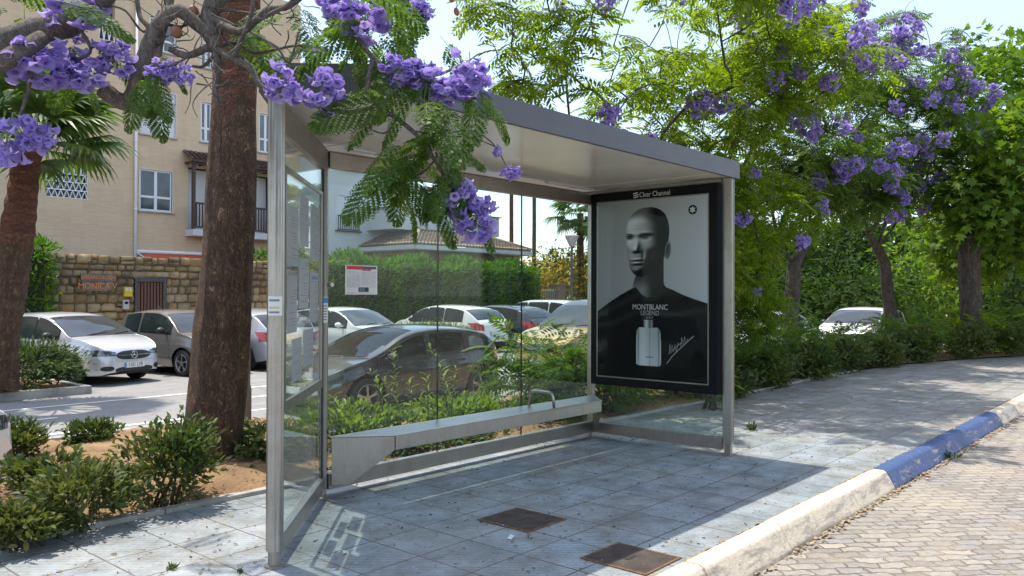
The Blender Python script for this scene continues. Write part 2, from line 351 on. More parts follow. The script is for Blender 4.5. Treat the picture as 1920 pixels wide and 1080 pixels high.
# ------------------------------------------------------------------ ground, roads
def edge_y(x):           # inner edge of the pavement
    return float(np.interp(x,[-30,13,14.75,17.3,19.7,30,60],[.38,.38,.2,-.47,-1.35,-1.6,-1.8]))
def sheet(name, pts, z, mat, kind='structure'):
    b=MB(); b.add([(x,y,z) for x,y in pts],[tuple(range(len(pts)))]); return tag(b.build(name,mat),kind=kind)
sheet('ground',[(-400,-400),(400,-400),(400,400),(-400,400)],-.55,simple('far_ground',(.20,.19,.16),.9,0,.2,.5))
sheet('road',[(-60,2.0),(80,2.0),(80,19.2),(-60,19.2)],-.40,MAT['asphalt'])
xs=[-30,13,14.75,17.3,19.7,30,60]
b=MB(); top=[(-30,-2.75)]+[(60,-2.75)]+[(x,edge_y(x)) for x in reversed(xs)]
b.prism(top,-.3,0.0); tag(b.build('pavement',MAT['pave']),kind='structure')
b=MB(); rows=[]
for y in np.linspace(-2.94,-16,8): rows.append([(x,y,-.145) for x in np.linspace(-30,60,10)])
b.grid(rows); tag(b.build('cobbled_road',MAT['cobble']),kind='structure')
b=MB(); rr=random.Random(3); x=-30.0; stops=[3.66,8.17]
while x<60:
    nx=x+rr.uniform(.82,1.12)
    for s_ in stops:
        if x<s_-.3 and nx>s_-.35: nx=s_
    mi=1 if 3.6<x<8.1 else 0
    dz=rr.uniform(-.006,.006); dy=rr.uniform(-.006,.006); g=rr.uniform(.001,.003)
    prof=[(-2.755,-.3),(-2.755,.012),(-2.845,.014),(-2.872,.0),(-2.945,-.125),(-2.95,-.3)]
    a=[(x+g,p[0]+dy,p[1]+dz) for p in prof]; c=[(nx-g,p[0]+dy,p[1]+dz) for p in prof]; n=len(prof)
    b.add(a+c,[tuple(range(n)),tuple(range(2*n-1,n-1,-1))]+[(i,n+i,n+(i+1)%n,(i+1)%n) for i in range(n)],mi); x=nx
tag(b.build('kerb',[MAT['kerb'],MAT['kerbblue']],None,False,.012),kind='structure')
# earth-filled joint between kerb and slabs, and loose grit at the kerb foot
b=MB()
for k in range(420):
    x=rr.uniform(-2,12); y=-2.745+rr.uniform(-.022,.012); s=rr.uniform(.006,.022)
    b.add([(x+s*math.cos(a)*rr.uniform(.8,2.2),y+s*.6*math.sin(a),.004+.004*(k%2)+rr.uniform(0,.006)) for a in np.linspace(0,2*math.pi,7)[:-1]],[tuple(range(6))])
for k in range(520):
    x=rr.uniform(-1,9); s=rr.uniform(.005,.02); y=-2.955-abs(rr.gauss(0,.028))
    b.add([(x+s*math.cos(a)*rr.uniform(.8,2),y+s*math.sin(a)*.8,-.138+rr.uniform(0,.012)) for a in np.linspace(0,2*math.pi,7)[:-1]],[tuple(range(6))])
tag(b.build('kerb_grit',simple('grit',(.31,.225,.13),.9,0,.4,25)),kind='stuff')
# planting bed: soil falling from the pavement to the lower road
def far_y(x): return float(np.interp(x,[-30,-1.0,-.5,2.5,2.9,8.5,9.6,60],[2.6,2.6,6.0,6.0,4.4,4.4,2.5,2.5]))
b=MB(); rows=[]; nr=np.random.default_rng(2)
XS=np.concatenate([np.linspace(-30,-4,30),np.linspace(-3.8,12,110),np.linspace(12.3,60,60)])
for x in XS:
    y0=edge_y(x)+.03; y1=far_y(x); row=[]
    for t_ in np.linspace(0,1,26):
        y=y0+(y1-y0)*t_; sl=max(0,min(1,(y-y0-1.6)/max(.6,y1-y0-1.6)))
        z=.035-.36*sl**1.1+.03*math.sin(2.1*x+1.7*y)+.022*math.sin(5.3*x-4.1*y)+nr.normal(0,.008)
        if t_==0: z=.02
        if t_==1: z=-.45
        row.append((x,y,z))
    rows.append(row)
b.grid(rows); tag(b.build('planting_bed_soil',MAT['soil'],None,True),kind='structure')
b=MB()
for x0,x1 in zip(np.arange(-14,13,1.0),np.arange(-13,14,1.0)):
    b.box((x0+.004,.385+rr.uniform(-.006,.006),-.2),(x1-.004,.475,.03+rr.uniform(-.008,.008)))
tag(b.build('bed_edging',MAT['concrete'],None,False,.012),kind='structure')
b=MB()
for P,Q in (((-1.0,2.62),(-.55,6.02)),((-.55,6.02),(2.5,6.02)),((2.5,6.02),(2.92,4.42)),((2.92,4.42),(8.5,4.42)),((8.5,4.42),(9.6,2.52)),((9.6,2.52),(40,2.52)),((-30,2.62),(-1.0,2.62))):
    p=np.array(P);q=np.array(Q); d=(q-p)/np.linalg.norm(q-p); nn=np.array([-d[1],d[0]])*.06
    b.prism([tuple(p-nn),tuple(q-nn),tuple(q+nn),tuple(p+nn)],-.5,-.32)
tag(b.build('road_kerb',MAT['concrete'],None,False,.01),kind='structure')
b=MB()
def line(x0,x1,y,w=.11):
    b.add([(x0,y-w/2,-.394),(x1,y-w/2,-.394),(x1,y+w/2,-.394),(x0,y+w/2,-.394)],[(0,1,2,3)])
line(-30,60,6.75); line(-30,60,9.62)
for k in range(-5,9): line(1.02-2.35+k*5.2-.0,1.02+k*5.2+.15,8.25)
for k in (4,5): b.add([(2.3+k*2.32-.05,11.6,-.394),(2.3+k*2.32+.05,11.6,-.394),(2.3+k*2.32+.05,16.2,-.394),(2.3+k*2.32-.05,16.2,-.394)],[(0,1,2,3)])
tag(b.build('road_markings',MAT['linepaint']),kind='structure')
# raised island with the left palm and juniper
def island(name,x0,x1,y0,y1):
    b=MB(); b.box((x0,y0,-.5),(x1,y0+.16,-.25)); b.box((x1-.16,y0+.16,-.5),(x1,y1,-.25)); b.box((x0,y0+.16,-.5),(x0+.16,y1,-.25))
    tag(b.build(name+'_kerb',MAT['concrete'],None,False,.015),kind='structure')
    b=MB(); b.box((x0+.16,y0+.16,-.5),(x1-.16,y1,-.28)); tag(b.build(name+'_soil',MAT['soil']),kind='structure')
island('island',-9.0,2.75,10.95,16.5)
island('verge',11.6,14.3,11.6,17.8)
# far pavement in front of the garden walls
sheet('far_pavement',[(-60,17.0),(80,17.0),(80,30),(-60,30)],-.30,MAT['concrete'])
# ------------------------------------------------------------------ bus shelter
L_, W_, TOP = 3.404, 1.546, 2.55
FLP = np.array([-1.113,-1.095])
sh=empty('bus_shelter',(0,0,0),0,'steel and glass bus shelter with grey roof, angled end pane and lit poster case','bus shelter')
dl=FLP/np.linalg.norm(FLP); nl=np.array([-dl[1],dl[0]])      # along the angled end panel, and its normal
def obox(c, d, half_l, half_w, z0, z1, b, mi=0):
    c=np.array(c); d=np.array(d); n=np.array([-d[1],d[0]])
    b.prism([tuple(c-d*half_l-n*half_w),tuple(c+d*half_l-n*half_w),tuple(c+d*half_l+n*half_w),tuple(c-d*half_l+n*half_w)],z0,z1,mi)
# posts
b=MB(); prof=[]
n=40
for k in range(n):
    a=2*math.pi*k/n; r=.047-(.004 if (k%10 in (2,3,7,8)) else 0); prof.append((FLP[0]+r*math.cos(a),FLP[1]+r*math.sin(a)))
b.prism(prof,.09,2.60)
p1=b.build('post',MAT['steel'],sh,False,0,50); p1['label']='thick round corner post with paper stickers'
b=MB(); b.lathe([(0,.0),(.055,.0),(.055,.012),(.036,.014),(.036,.10)],(FLP[0],FLP[1],0),24); b.build('post_foot',MAT['steeldark'],p1,False,0,40)
for (z0,z1,w,mt) in ((1.36,1.485,.038,'paper'),(1.36,1.365,.034,'ink')):
    if mt=='paper':
        cd=(CAM[:2]-FLP); a0=math.atan2(cd[1],cd[0]); b=MB(); rows=[]
        for a in np.linspace(a0-.95,a0+.75,12): rows.append([(FLP[0]+.0492*math.cos(a),FLP[1]+.0492*math.sin(a),z) for z in (1.375,1.48)])
        b.grid(rows); st=b.build('paper_sticker',MAT['paper'],p1,True)
        for (za,zb,mm) in ((1.452,1.464,'ink'),(1.412,1.424,'yellowink'),(1.388,1.398,'ink')):
            b=MB(); rows=[]
            for a in np.linspace(a0-.8,a0+.4,10): rows.append([(FLP[0]+.0499*math.cos(a),FLP[1]+.0499*math.sin(a),z) for z in (za,zb)])
            b.grid(rows); b.build('printed_line',MAT[mm],st,True)
def square_post(c, d, hl, hw, z0, z1, foot=True):
    b=MB(); obox(c,d,hl,hw,z0,z1,b)
    for s in (-1,1):
        cc=np.array(c)+np.array([-d[1],d[0]])*hw*s*.55
        obox(cc,d,hl+.006,hw*.18,z0+.02,z1-.01,b)
    o=b.build('post',MAT['steel'],sh,False,.004)
    if foot:
        b=MB(); obox(c,d,hl*.72,hw*.72,0,z0+.01,b); obox(c,d,hl+.02,hw+.02,0,.008,b); b.build('post_foot',MAT['steeldark'],o)
    return o
ex=np.array([1.,0]); ey=np.array([0,1.])
square_post((0,0),dl,.03,.03,.05,2.56); square_post((L_,0),ey,.032,.028,.05,2.56)
square_post((L_+.02,-W_),ey,.042,.03,.10,2.58)
# clamps on the left rear post
for z in (.2,.34,.47):
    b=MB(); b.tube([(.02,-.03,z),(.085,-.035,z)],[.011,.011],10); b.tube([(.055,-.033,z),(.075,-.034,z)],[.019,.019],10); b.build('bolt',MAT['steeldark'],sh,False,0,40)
for (x,y,z) in ((.03,-.03,1.56),(L_-.03,-.03,1.56)):
    b=MB(); b.tube([(x,y,z),(x,y-.035,z)],[.02,.016],12); b.build('glass_clamp',MAT['steel'],sh,False,0,40)
# roof: chamfered plan
roofp=[(-.10,.18),(-1.24,-1.12),(-.78,-1.62),(L_+.10,-1.62),(L_+.10,.18)]
def inset(poly,d):
    out=[];n=len(poly);P=[np.array(p) for p in poly]
    for i in range(n):
        a,b_,c=P[i-1],P[i],P[(i+1)%n]
        u=(b_-a)/np.linalg.norm(b_-a); v=(c-b_)/np.linalg.norm(c-b_); nu=np.array([-u[1],u[0]]); nv=np.array([-v[1],v[0]])
        m=nu+nv; m=m/(m@nu); out.append(tuple(b_+m*d))
    return out
b=MB(); inn=inset(roofp,.03); n=len(roofp)
vs=[(x,y,2.575) for x,y in roofp]+[(x,y,2.735) for x,y in roofp]+[(x,y,2.575) for x,y in inn]+[(x,y,2.735) for x,y in inn]
fs=[]
for i in range(n):
    j=(i+1)%n; fs+=[(i,j,n+j,n+i),(2*n+j,2*n+i,3*n+i,3*n+j),(j,i,2*n+i,2*n+j),(n+i,n+j,3*n+j,3*n+i)]
b.add(vs,fs)
rf=MB(); rf.prism(inset(roofp,.034),2.66,2.715); roof=rf.build('roof',MAT['fascia'],sh)
b.build('fascia',MAT['fascia'],roof,False,.004)
b=MB(); b.prism(inset(roofp,.036),2.585,2.605); cl=b.build('ceiling',MAT['ceiling'],roof)
b=MB()
for x in (.02,3.1):
    b=MB(); b.box((x-.002,-1.57,2.582),(x+.002,.13,2.5845)); b.build('ceiling_seam',MAT['ceiling'],cl)
b=MB(); b.box((-.1,.215,2.60),(L_+.10,.60,2.65)); b.build('rear_shade_panel',MAT['fascia'],roof,False,.004)  # added unseen panel: shades the floor, leaves a slot for a sun strip
b=MB()
for (x0,x1) in ((.15,.85),(2.55,3.3)):
    b=MB(); b.box((x0,-.10,2.572),(x1,-.05,2.5845)); b.build('painted_gap_light',MAT['white'],cl,False,.003)  # white bars standing in for daylight in the gap above the beam
# beams
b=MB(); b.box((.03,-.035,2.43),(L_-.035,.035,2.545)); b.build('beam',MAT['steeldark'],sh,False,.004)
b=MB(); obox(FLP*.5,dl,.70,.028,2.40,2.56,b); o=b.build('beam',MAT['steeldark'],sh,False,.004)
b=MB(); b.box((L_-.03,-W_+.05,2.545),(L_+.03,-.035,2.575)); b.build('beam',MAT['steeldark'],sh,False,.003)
# base rails
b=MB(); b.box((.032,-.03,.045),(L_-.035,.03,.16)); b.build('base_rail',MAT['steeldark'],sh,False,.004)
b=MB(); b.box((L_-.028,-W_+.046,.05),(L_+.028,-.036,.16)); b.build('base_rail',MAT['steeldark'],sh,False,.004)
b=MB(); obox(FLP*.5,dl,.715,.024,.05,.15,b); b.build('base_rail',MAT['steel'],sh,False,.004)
# glass
xj=[.035,1.165,2.262,L_-.036]
for i in range(3):
    b=MB(); b.box((xj[i]+(.004 if i else 0),-.006,.162),(xj[i+1]-(.004 if i<2 else 0),.006,2.428)); pane=b.build('glass_pane',MAT['glass'],sh)
for i in (1,2):
    b=MB(); b.box((xj[i]-.0035,-.0065,.162),(xj[i]+.0035,.0065,2.428)); b.build('glass_joint',MAT['rubber'],sh)
b=MB(); obox(FLP*.5,dl,.695,.006,.152,2.398,b); b.build('glass_pane',MAT['glass'],sh)
b=MB(); b.box((L_-.006,-W_+.048,.162),(L_+.006,-.036,.555)); b.build('glass_pane',MAT['glass'],sh)
# black edge of the angled pane
b=MB()
for t0 in (.055,.945):
    b=MB(); obox(FLP*t0,dl,.008,.012,.152,2.398,b); b.build('glass_gasket',MAT['rubber'],sh)
# information case on the angled pane: dark frame and pinned sheets
def pl(t,z,off): 
    p=FLP*t+nl*off; return (p[0],p[1],z)
nin = 1 if (nl@(np.array([1.2,-.8])-FLP*.5))>0 else -1
ic=MB()
for (t0,t1,z0,z1) in ((.10,.90,.82,.88),(.10,.90,2.20,2.225),(.10,.118,.88,2.20),(.882,.90,.88,2.20)):
    vs=[pl(t0,z0,nin*.008),pl(t1,z0,nin*.008),pl(t1,z1,nin*.008),pl(t0,z1,nin*.008),pl(t0,z0,nin*.02),pl(t1,z0,nin*.02),pl(t1,z1,nin*.02),pl(t0,z1,nin*.02)]
    ic.add(vs,[(0,1,2,3),(7,6,5,4),(0,4,5,1),(1,5,6,2),(2,6,7,3),(3,7,4,0)])
case=ic.build('notice_case',MAT['steeldark'],sh)
SHEET=leafmat('backlit_paper',[(.40,.42,.43),(.48,.49,.49)],.45,.6,(1.1,1.1,1.1))
sheets=[(.16,.36,1.72,2.10),(.42,.60,1.80,2.12),(.64,.86,1.66,2.02),(.18,.38,1.30,1.64),(.42,.62,1.40,1.72),(.66,.84,1.26,1.60),(.30,.52,1.02,1.26),(.56,.74,.96,1.22)]
for k,(t0,t1,z0,z1) in enumerate(sheets):
    b=MB(); b.add([pl(t0,z0,nin*.0085),pl(t1,z0,nin*.0085),pl(t1,z1,nin*.0085),pl(t0,z1,nin*.0085),pl(t0,z0,nin*.0095),pl(t1,z0,nin*.0095),pl(t1,z1,nin*.0095),pl(t0,z1,nin*.0095)],[(0,1,2,3),(7,6,5,4),(0,4,5,1),(1,5,6,2),(2,6,7,3),(3,7,4,0)])
    nsh=b.build('notice_sheet',SHEET,case)
    b=MB(); zz=z1-.05; q=0
    while zz>z0+.03:
        te=t1-.02-(t1-t0)*rr.uniform(0,.6); hh_=.022 if q==0 else .006
        if rr.random()<.8: b.add([pl(t0+.02,zz,nin*.0105),pl(te,zz,nin*.0105),pl(te,zz+hh_,nin*.0105),pl(t0+.02,zz+hh_,nin*.0105)],[(0,1,2,3)], int(q==0 and k%2)); 
        zz-=.019; q+=1
    b.build('printed_lines',[simple('pale_ink',(.33,.34,.35),.7),simple('pale_blue_ink',(.16,.26,.40),.7)],case)
# small blue and white ticket notice on the rear post
b=MB(); b.box((-.065,-.052,1.28),(.0,-.047,1.47)); nn=b.build('notice_sheet',MAT['paper'],sh)
b=MB(); b.box((-.063,-.0545,1.425),(-.002,-.0525,1.465),0); 
for z in (1.40,1.38,1.36,1.34,1.32,1.30): b.box((-.058,-.0545,z),(-.01,-.0525,z+.008),1)
b.build('printed_lines',[MAT['skyblueink'],MAT['ink']],nn)
# timetable on the back glass
X0,X1,Z0,Z1=.19,.50,1.487,1.712; yF=-.0075
b=MB(); b.box((X0,yF-.003,Z0),(X1,yF,Z1)); tt=b.build('timetable',MAT['paper'],sh)
def tbox(b,u0,u1,v0,v1,mi,off=.0035): b.box((X0+(X1-X0)*u0,yF-off-.0008,Z0+(Z1-Z0)*v0),(X0+(X1-X0)*u1,yF-off,Z0+(Z1-Z0)*v1),mi)
b=MB(); tbox(b,.04,.52,.85,.975,0); tbox(b,.52,.80,.82,.87,0); tbox(b,.525,.96,.875,.965,1)
for u in (.16,.32,.44,.51,.60,.68,.75,.84): tbox(b,u,u+.006,.22,.82,2)
for k in range(26):
    v=.25+k*.021
    for (ua,ub) in ((.05,.15),(.18,.31),(.34,.43),(.53,.59),(.62,.67),(.70,.74),(.78,.83),(.87,.95)):
        if rr.random()<.8 and not (v<.32 and .40<ua<.76): tbox(b,ua,ub-rr.uniform(0,.02),v,v+.009,2)
tbox(b,.40,.72,.09,.245,3); tbox(b,.43,.50,.11,.225,4,.0048); tbox(b,.52,.59,.11,.225,4,.0048); tbox(b,.05,.9,.05,.06,0)
b.build('timetable_print',[MAT['red'],MAT['navy'],simple('table_ink',(.42,.42,.45),.7),simple('dark_print',(.03,.045,.05),.6),simple('teal_print',(.12,.24,.24),.6)],tt)
# bench with chamfered ends
bp=[(.035,-.04),(.40,-.36),(3.08,-.36),(3.37,-.06),(3.37,-.04)]
bench=MB(); bench.prism(bp,.425,.44); bn=bench.build('bench',MAT['steel'],sh,False,.005); bn['label']='long steel wall bench with slanted ends'
b=MB(); b.box((.40,-.352,.325),(3.08,-.335,.424)); b.build('bench_apron',MAT['steel'],bn,False,.002)
def gus(A,B,o):
    A=np.array(A);B=np.array(B); d=(B-A)/np.linalg.norm(B-A); Ln=np.linalg.norm(B-A); nn=np.array([-d[1],d[0]])*.006
    pf=[(0,.424),(Ln,.424),(Ln,.325),(.13,.075),(0,.075)]
    vs=[(*(A+d*u+nn),z) for u,z in pf]+[(*(A+d*u-nn),z) for u,z in pf]; n=5
    o.add(vs,[tuple(range(n)),tuple(range(2*n-1,n-1,-1))]+[(i,n+i,n+(i+1)%n,(i+1)%n) for i in range(n)])
b=MB(); gus((.045,-.045),(.395,-.345),b); b.build('bench_bracket',MAT['steel'],bn,False,.003)
b=MB(); gus((3.36,-.06),(3.085,-.345),b); b.build('bench_bracket',MAT['steel'],bn,False,.003)
b=MB(); x=2.32; pts=[(x,-.05,.44),(x,-.06,.53)]+[(x,-.06-.05*(1-math.cos(a)),.53+.05*math.sin(a)) for a in np.linspace(.3,math.pi/2,4)]+[(x,-.29,.58)]+[(x,-.29-.05*math.sin(a),.53+.05*math.cos(a)) for a in np.linspace(.3,math.pi/2,4)]+[(x,-.352,.44)]
b.tube(pts,.014,12); b.build('armrest',MAT['steel'],bn,True)
# ------------------------------------------------------------------ lit poster case on the right end
case=MB(); case.box((L_-.075,-W_+.06,.56),(L_+.045,-.045,2.535)); lc=case.build('poster_case',MAT['blackframe'],sh,False,.012); lc['label']='black framed advertising case with a perfume poster'
PY0,PY1,PZ0,PZ1=-.136,-1.385,.655,2.432; PX=L_-.0775
b=MB()
for (y0,y1,z0,z1) in ((PY0+.012,PY0,PZ0-.012,PZ1+.012),(PY1,PY1-.012,PZ0-.012,PZ1+.012),(PY0,PY1,PZ1,PZ1+.012),(PY0,PY1,PZ0-.012,PZ0)):
    b.box((PX-.004,min(y0,y1),z0),(PX,max(y0,y1),z1))
b.build('poster_trim',MAT['steeldark'],lc)
def smooth(a,b,x): t=np.clip((x-a)/(b-a),0,1); return t*t*(3-2*t)
def poster_image(nu,nv):
    asp=(PZ1-PZ0)/abs(PY1-PY0)
    X=np.linspace(0,1,nu)[None,:]+np.zeros((nv,1)); Y=np.linspace(0,asp,nv)[:,None]+np.zeros((1,nu))   # Y downwards, unit = poster width
    rs=np.random.default_rng(5).normal(0,1,(nv,nu))
    img=.38+.24*X-.05*Y                                                # studio backdrop
    Y0=Y; Y=Y0*1.155
    E=lambda cx,cy,rx,ry: ((X-cx)/rx)**2+((Y-cy)/ry)**2
    ga=lambda cx,cy,sx,sy: np.exp(-E(cx,cy,sx,sy))
    # neck
    nl=.375+.10*smooth(.66,.80,Y)*-.35; nr=.625+.05*smooth(.76,.86,Y)
    neck=(X>nl)&(X<nr)&(Y>.50)&(Y<.90)
    nv_=.22*smooth(.53,.40,X)*(1-.85*smooth(.84,.70,Y))+.022+.05*ga(.43,.84,.04,.05)
    img=np.where(neck,nv_,img)
    # outline of the head, turned a little to the left
    yy=np.array([.070,.085,.11,.15,.20,.26,.32,.37,.41,.45,.50,.55,.60,.64,.67,.69,.705])
    lf=np.array([.455,.395,.355,.318,.290,.276,.274,.280,.276,.282,.292,.300,.310,.322,.340,.360,.405])
    rt_=np.array([.505,.565,.605,.640,.662,.672,.672,.668,.660,.652,.640,.622,.590,.550,.510,.480,.440])
    yf=np.linspace(.0,.8,900); fl_=np.interp(yf,yy,lf); fr_=np.interp(yf,yy,rt_); kk=np.hanning(45); kk/=kk.sum()
    fl_=np.convolve(np.pad(fl_,22,mode='edge'),kk,'valid'); fr_=np.convolve(np.pad(fr_,22,mode='edge'),kk,'valid')
    Lx=np.interp(Y,yf,fl_); Rx=np.interp(Y,yf,fr_); mid=(Lx+Rx)/2; hw=np.maximum((Rx-Lx)/2,1e-3)
    head=(Y>.070)&(Y<.705)&(X>Lx)&(X<Rx)
    q=np.clip(1-((X-mid)/hw)**2,0,1); H=.19*np.sqrt(q)*np.clip(hw/.2,0,1)**.5*np.clip(1-((Y-.37)/.345)**2,0,1)**.22
    ax=.375                                                            # line of the face
    H=H+.030*np.exp(-((X-ax+.05*(.46-Y)*-.6)/.022)**2)*smooth(.33,.46,Y)*smooth(.485,.470,Y)+.028*ga(ax-.012,.458,.026,.022)+.010*ga(ax+.028,.468,.016,.013)
    H=H+.016*ga(.312,.318,.038,.014)+.018*ga(.462,.312,.060,.015)-.026*ga(.312,.348,.030,.020)-.030*ga(.455,.345,.045,.022)
    H=H+.010*ga(.312,.352,.018,.010)+.012*ga(.458,.350,.026,.011)
    H=H+.012*ga(.375,.548,.050,.012)+.015*ga(.378,.582,.042,.013)-.012*ga(.376,.564,.055,.005)-.012*ga(.378,.605,.045,.012)+.022*ga(.380,.650,.045,.030)
    H=H+.016*ga(.520,.44,.060,.045)+.010*ga(.305,.44,.020,.04)-.014*ga(.505,.555,.035,.07)-.010*ga(.440,.50,.014,.05)
    H=H+.006*ga(.40,.20,.10,.05)
    for _ in range(3): H[1:-1,1:-1]=(H[1:-1,1:-1]*2+H[:-2,1:-1]+H[2:,1:-1]+H[1:-1,:-2]+H[1:-1,2:])/6
    ddy,ddx=np.gradient(H); ddx=ddx*(nu-1); ddy=ddy*(nv-1)/asp
    nz=1/np.sqrt(1+ddx**2+ddy**2); N=(-ddx*nz,ddy*nz,nz)               # y up
    lam=np.clip(N[0]*-.62+N[1]*.50+N[2]*.60,0,1); rim=np.clip(N[0]*.95+N[2]*.25,0,1)**2
    sk=.025+.80*lam**2.0+.05*rim
    sk=sk*(1-.80*smooth(.47,.60,X+.03*np.sin(9*Y)))
    sk=sk*(1-.42*np.exp(-(((X-.315)/.040)**2+((Y-.338)/.020)**2)))*(1-.50*np.exp(-(((X-.452)/.060)**2+((Y-.335)/.024)**2)))*(1-.35*np.exp(-(((X-.50)/.05)**2+((Y-.52)/.09)**2)))*(1-.45*np.exp(-(((X-.38)/.05)**2+((Y-.620)/.012)**2)))                    # far cheek falls into shade
    hair=np.clip(smooth(.205,.120,Y-.35*np.clip(X-.42,0,1)**1.0-.10*np.clip(.36-X,0,1)),0,1)*.72+.60*smooth(.54,.64,X)*smooth(.46,.34,Y)
    sk=sk*(1-np.clip(hair,0,.86))*(1+.06*rs*np.clip(hair,0,1)+.018*rs)
    stub=.36*np.clip(smooth(.52,.57,Y)*(1-.7*ga(.375,.565,.045,.022))+.8*ga(.375,.525,.055,.012),0,1); sk=sk*(1-stub*(1+.25*rs))
    for cx,w,br in ((.312,.026,.034),(.458,.034,.055)):
        ar=X-cx
        sk=sk*(1-.80*np.exp(-((Y-.312+.25*np.abs(ar)**1.5-.05*ar)/.0105)**2)*np.exp(-(ar/br)**4))        # brow
        lid=.343+.30*ar**2/w; lo=.357-.25*ar**2/w
        eye=(Y>lid)&(Y<lo)&(np.abs(ar)<w)
        sk=np.where(eye,.17-.08*np.abs(ar)/w,sk); iris=((ar+.006)**2+(Y-.349)**2)<.0092**2; sk=np.where(iris&(Y>lid-.001),.025,sk)
        sk=sk*(1-.75*np.exp(-((Y-lid)/.0034)**2)*(np.abs(ar)<w*1.15))*(1-.40*np.exp(-((Y-lo-.006)/.006)**2)*np.exp(-(ar/w)**4))
        sk=sk*(1-.30*np.exp(-((Y-lid+.010)/.004)**2)*np.exp(-(ar/w)**4))
    sk=sk*(1-.70*np.exp(-((Y-.565-.10*(X-.376)**2/.05)/.0042)**2)*np.exp(-((X-.376)/.052)**4))
    sk=sk*(1-.6*ga(ax-.026,.482,.010,.0055))*(1-.65*ga(ax+.020,.483,.013,.006))*(1-.42*ga(ax+.036,.43,.014,.055))*(1-.35*ga(.425,.52,.006,.04))
    sk=sk*(1-.16*np.exp(-((Y-.235)/.004)**2)*smooth(.33,.37,X)*smooth(.50,.44,X))*(1-.14*np.exp(-((Y-.258)/.004)**2)*smooth(.33,.37,X)*smooth(.50,.44,X))
    sk=np.clip(sk,0,1)**1.15*1.25; sk[1:-1,1:-1]=np.clip(sk[1:-1,1:-1]*1.8-.2*(sk[:-2,1:-1]+sk[2:,1:-1]+sk[1:-1,:-2]+sk[1:-1,2:]),0.01,1)
    img=np.where(head,sk,img)
    er=E(.662-.10*(Y-.47),.470,.027,.080); img=np.where(er<1,.10+.26*smooth(.45,.8,er)*smooth(.60,.40,Y)*smooth(1.05,.8,er),img)
    img=np.where(E(.654-.10*(Y-.47),.455,.012,.045)<1,.05,img)
    # dark crew-neck sweater
    top=np.where(X>.47,np.interp(X,[.47,.56,.64,.70,.78,.88,1.0],[.895,.885,.80,.825,.865,.905,.945]),np.interp(X,[0,.10,.22,.33,.37,.42,.47],[1.03,.955,.875,.815,.80,.865,.895]))
    sw=Y>top; cl=np.exp(-((Y-top-.028)/.007)**2)*(X>.33)&True if False else np.exp(-((Y-top-.030)/.006)**2)*((X>.34)&(X<.68))
    fold=.008+.018*np.exp(-((Y-1.02-.25*(X-.75)**2-.03*np.sin(11*X))/.03)**2)+.016*np.exp(-((Y-.97+.5*(X-.2))/.025)**2)*(X<.4)+.02*cl+.03*np.exp(-((Y-top)/.010)**2)*((X>.34)&(X<.68))
    img=np.where(sw,fold,img)
    Y=Y0
    # bottle
    bx,by=.487,1.165; hx,hy=.112,.150
    qx=np.abs(X-bx)-(hx-.012*np.clip((by-Y)/hy,0,1)**3)+.022; qy=np.abs(Y-by)-hy+.022
    sd=np.sqrt(np.clip(qx,0,9)**2+np.clip(qy,0,9)**2)+np.minimum(np.maximum(qx,qy),0)-.022
    ab=np.abs(X-bx)
    body=.47+.16*np.exp(-((X-bx+.05)/.05)**2)+.14*smooth(by-hy,by+hy,Y)-.32*np.exp(-((ab-.094)/.008)**2)-.26*np.exp(-((X-bx-.012)/.004)**2)+.18*np.exp(-((ab-.108)/.004)**2)
    img=np.where(sd<0,body,img)
    cap=(ab<.042)&(Y>by-hy-.062)&(Y<by-hy+.002)
    img=np.where(cap,.30+.38*np.exp(-((X-bx+.018)/.012)**2)-.18*np.exp(-((X-bx-.012)/.008)**2)-.15*np.exp(-((ab-.040)/.004)**2),img)
    img=np.where((np.abs(Y-by-.082)<.003)&(np.abs(X-bx-.01)<.035),.2,img)
    return np.clip(img,0.004,.92)
NU,NV=250,354
im=poster_image(NU,NV)
ys=np.linspace(PY0,PY1,NU); zs=np.linspace(PZ1,PZ0,NV)
V=np.zeros((NV,NU,3)); V[:,:,0]=PX-.002; V[:,:,1]=ys[None,:]; V[:,:,2]=zs[:,None]
ii=(np.arange(NV-1)[:,None]*NU+np.arange(NU-1)[None,:]).ravel()
FL=np.stack([ii,ii+NU,ii+NU+1,ii+1],1).ravel()
me=np_mesh('poster',V.reshape(-1,3),FL,np.full(len(ii),4))
ca=me.color_attributes.new('print','FLOAT_COLOR','POINT')
arr=np.ones((NV*NU,4),np.float32); arr[:,:3]=(im.ravel()[:,None]*np.array([.97,1.0,1.02])); ca.data.foreach_set('color',arr.ravel())
t=NT('printed_poster'); at_=t.n('ShaderNodeAttribute',attribute_name='print').outputs[0]
poster=link_mesh('poster',me,lc,t.done(t.pbsdf(at_,.6,0,None,0,.1)))
def postM(u,v,off=.004):     # local x -> along the poster to the viewer's right (-Y), y -> up
    y=PY0+(PY1-PY0)*u; z=PZ1+(PZ0-PZ1)*v
    return Matrix(((0,0,-1,PX-off),(-1,0,0,y),(0,1,0,z),(0,0,0,1)))
wh=simple('white_print',(.62,.63,.64),.5,0,.03)
text_mesh('lettering','MONTBLANC',.076,wh,poster,postM(.500,.600),.0004,.86)
text_mesh('lettering','LEGEND',.066,simple('grey_print',(.40,.41,.42),.5),poster,postM(.500,.633),.0004,.86)
text_mesh('lettering','SPIRIT',.030,simple('grey_print_small',(.35,.36,.37),.5),poster,postM(.500,.659),.0004,1.1)
M=postM(.5,-.028,.0015)
text_mesh('lettering','Clear Channel',.070,wh,lc,Matrix.Translation((0,-.0,0))@postM(.54,-.0285,.0012),.0004,.86)
b=MB()
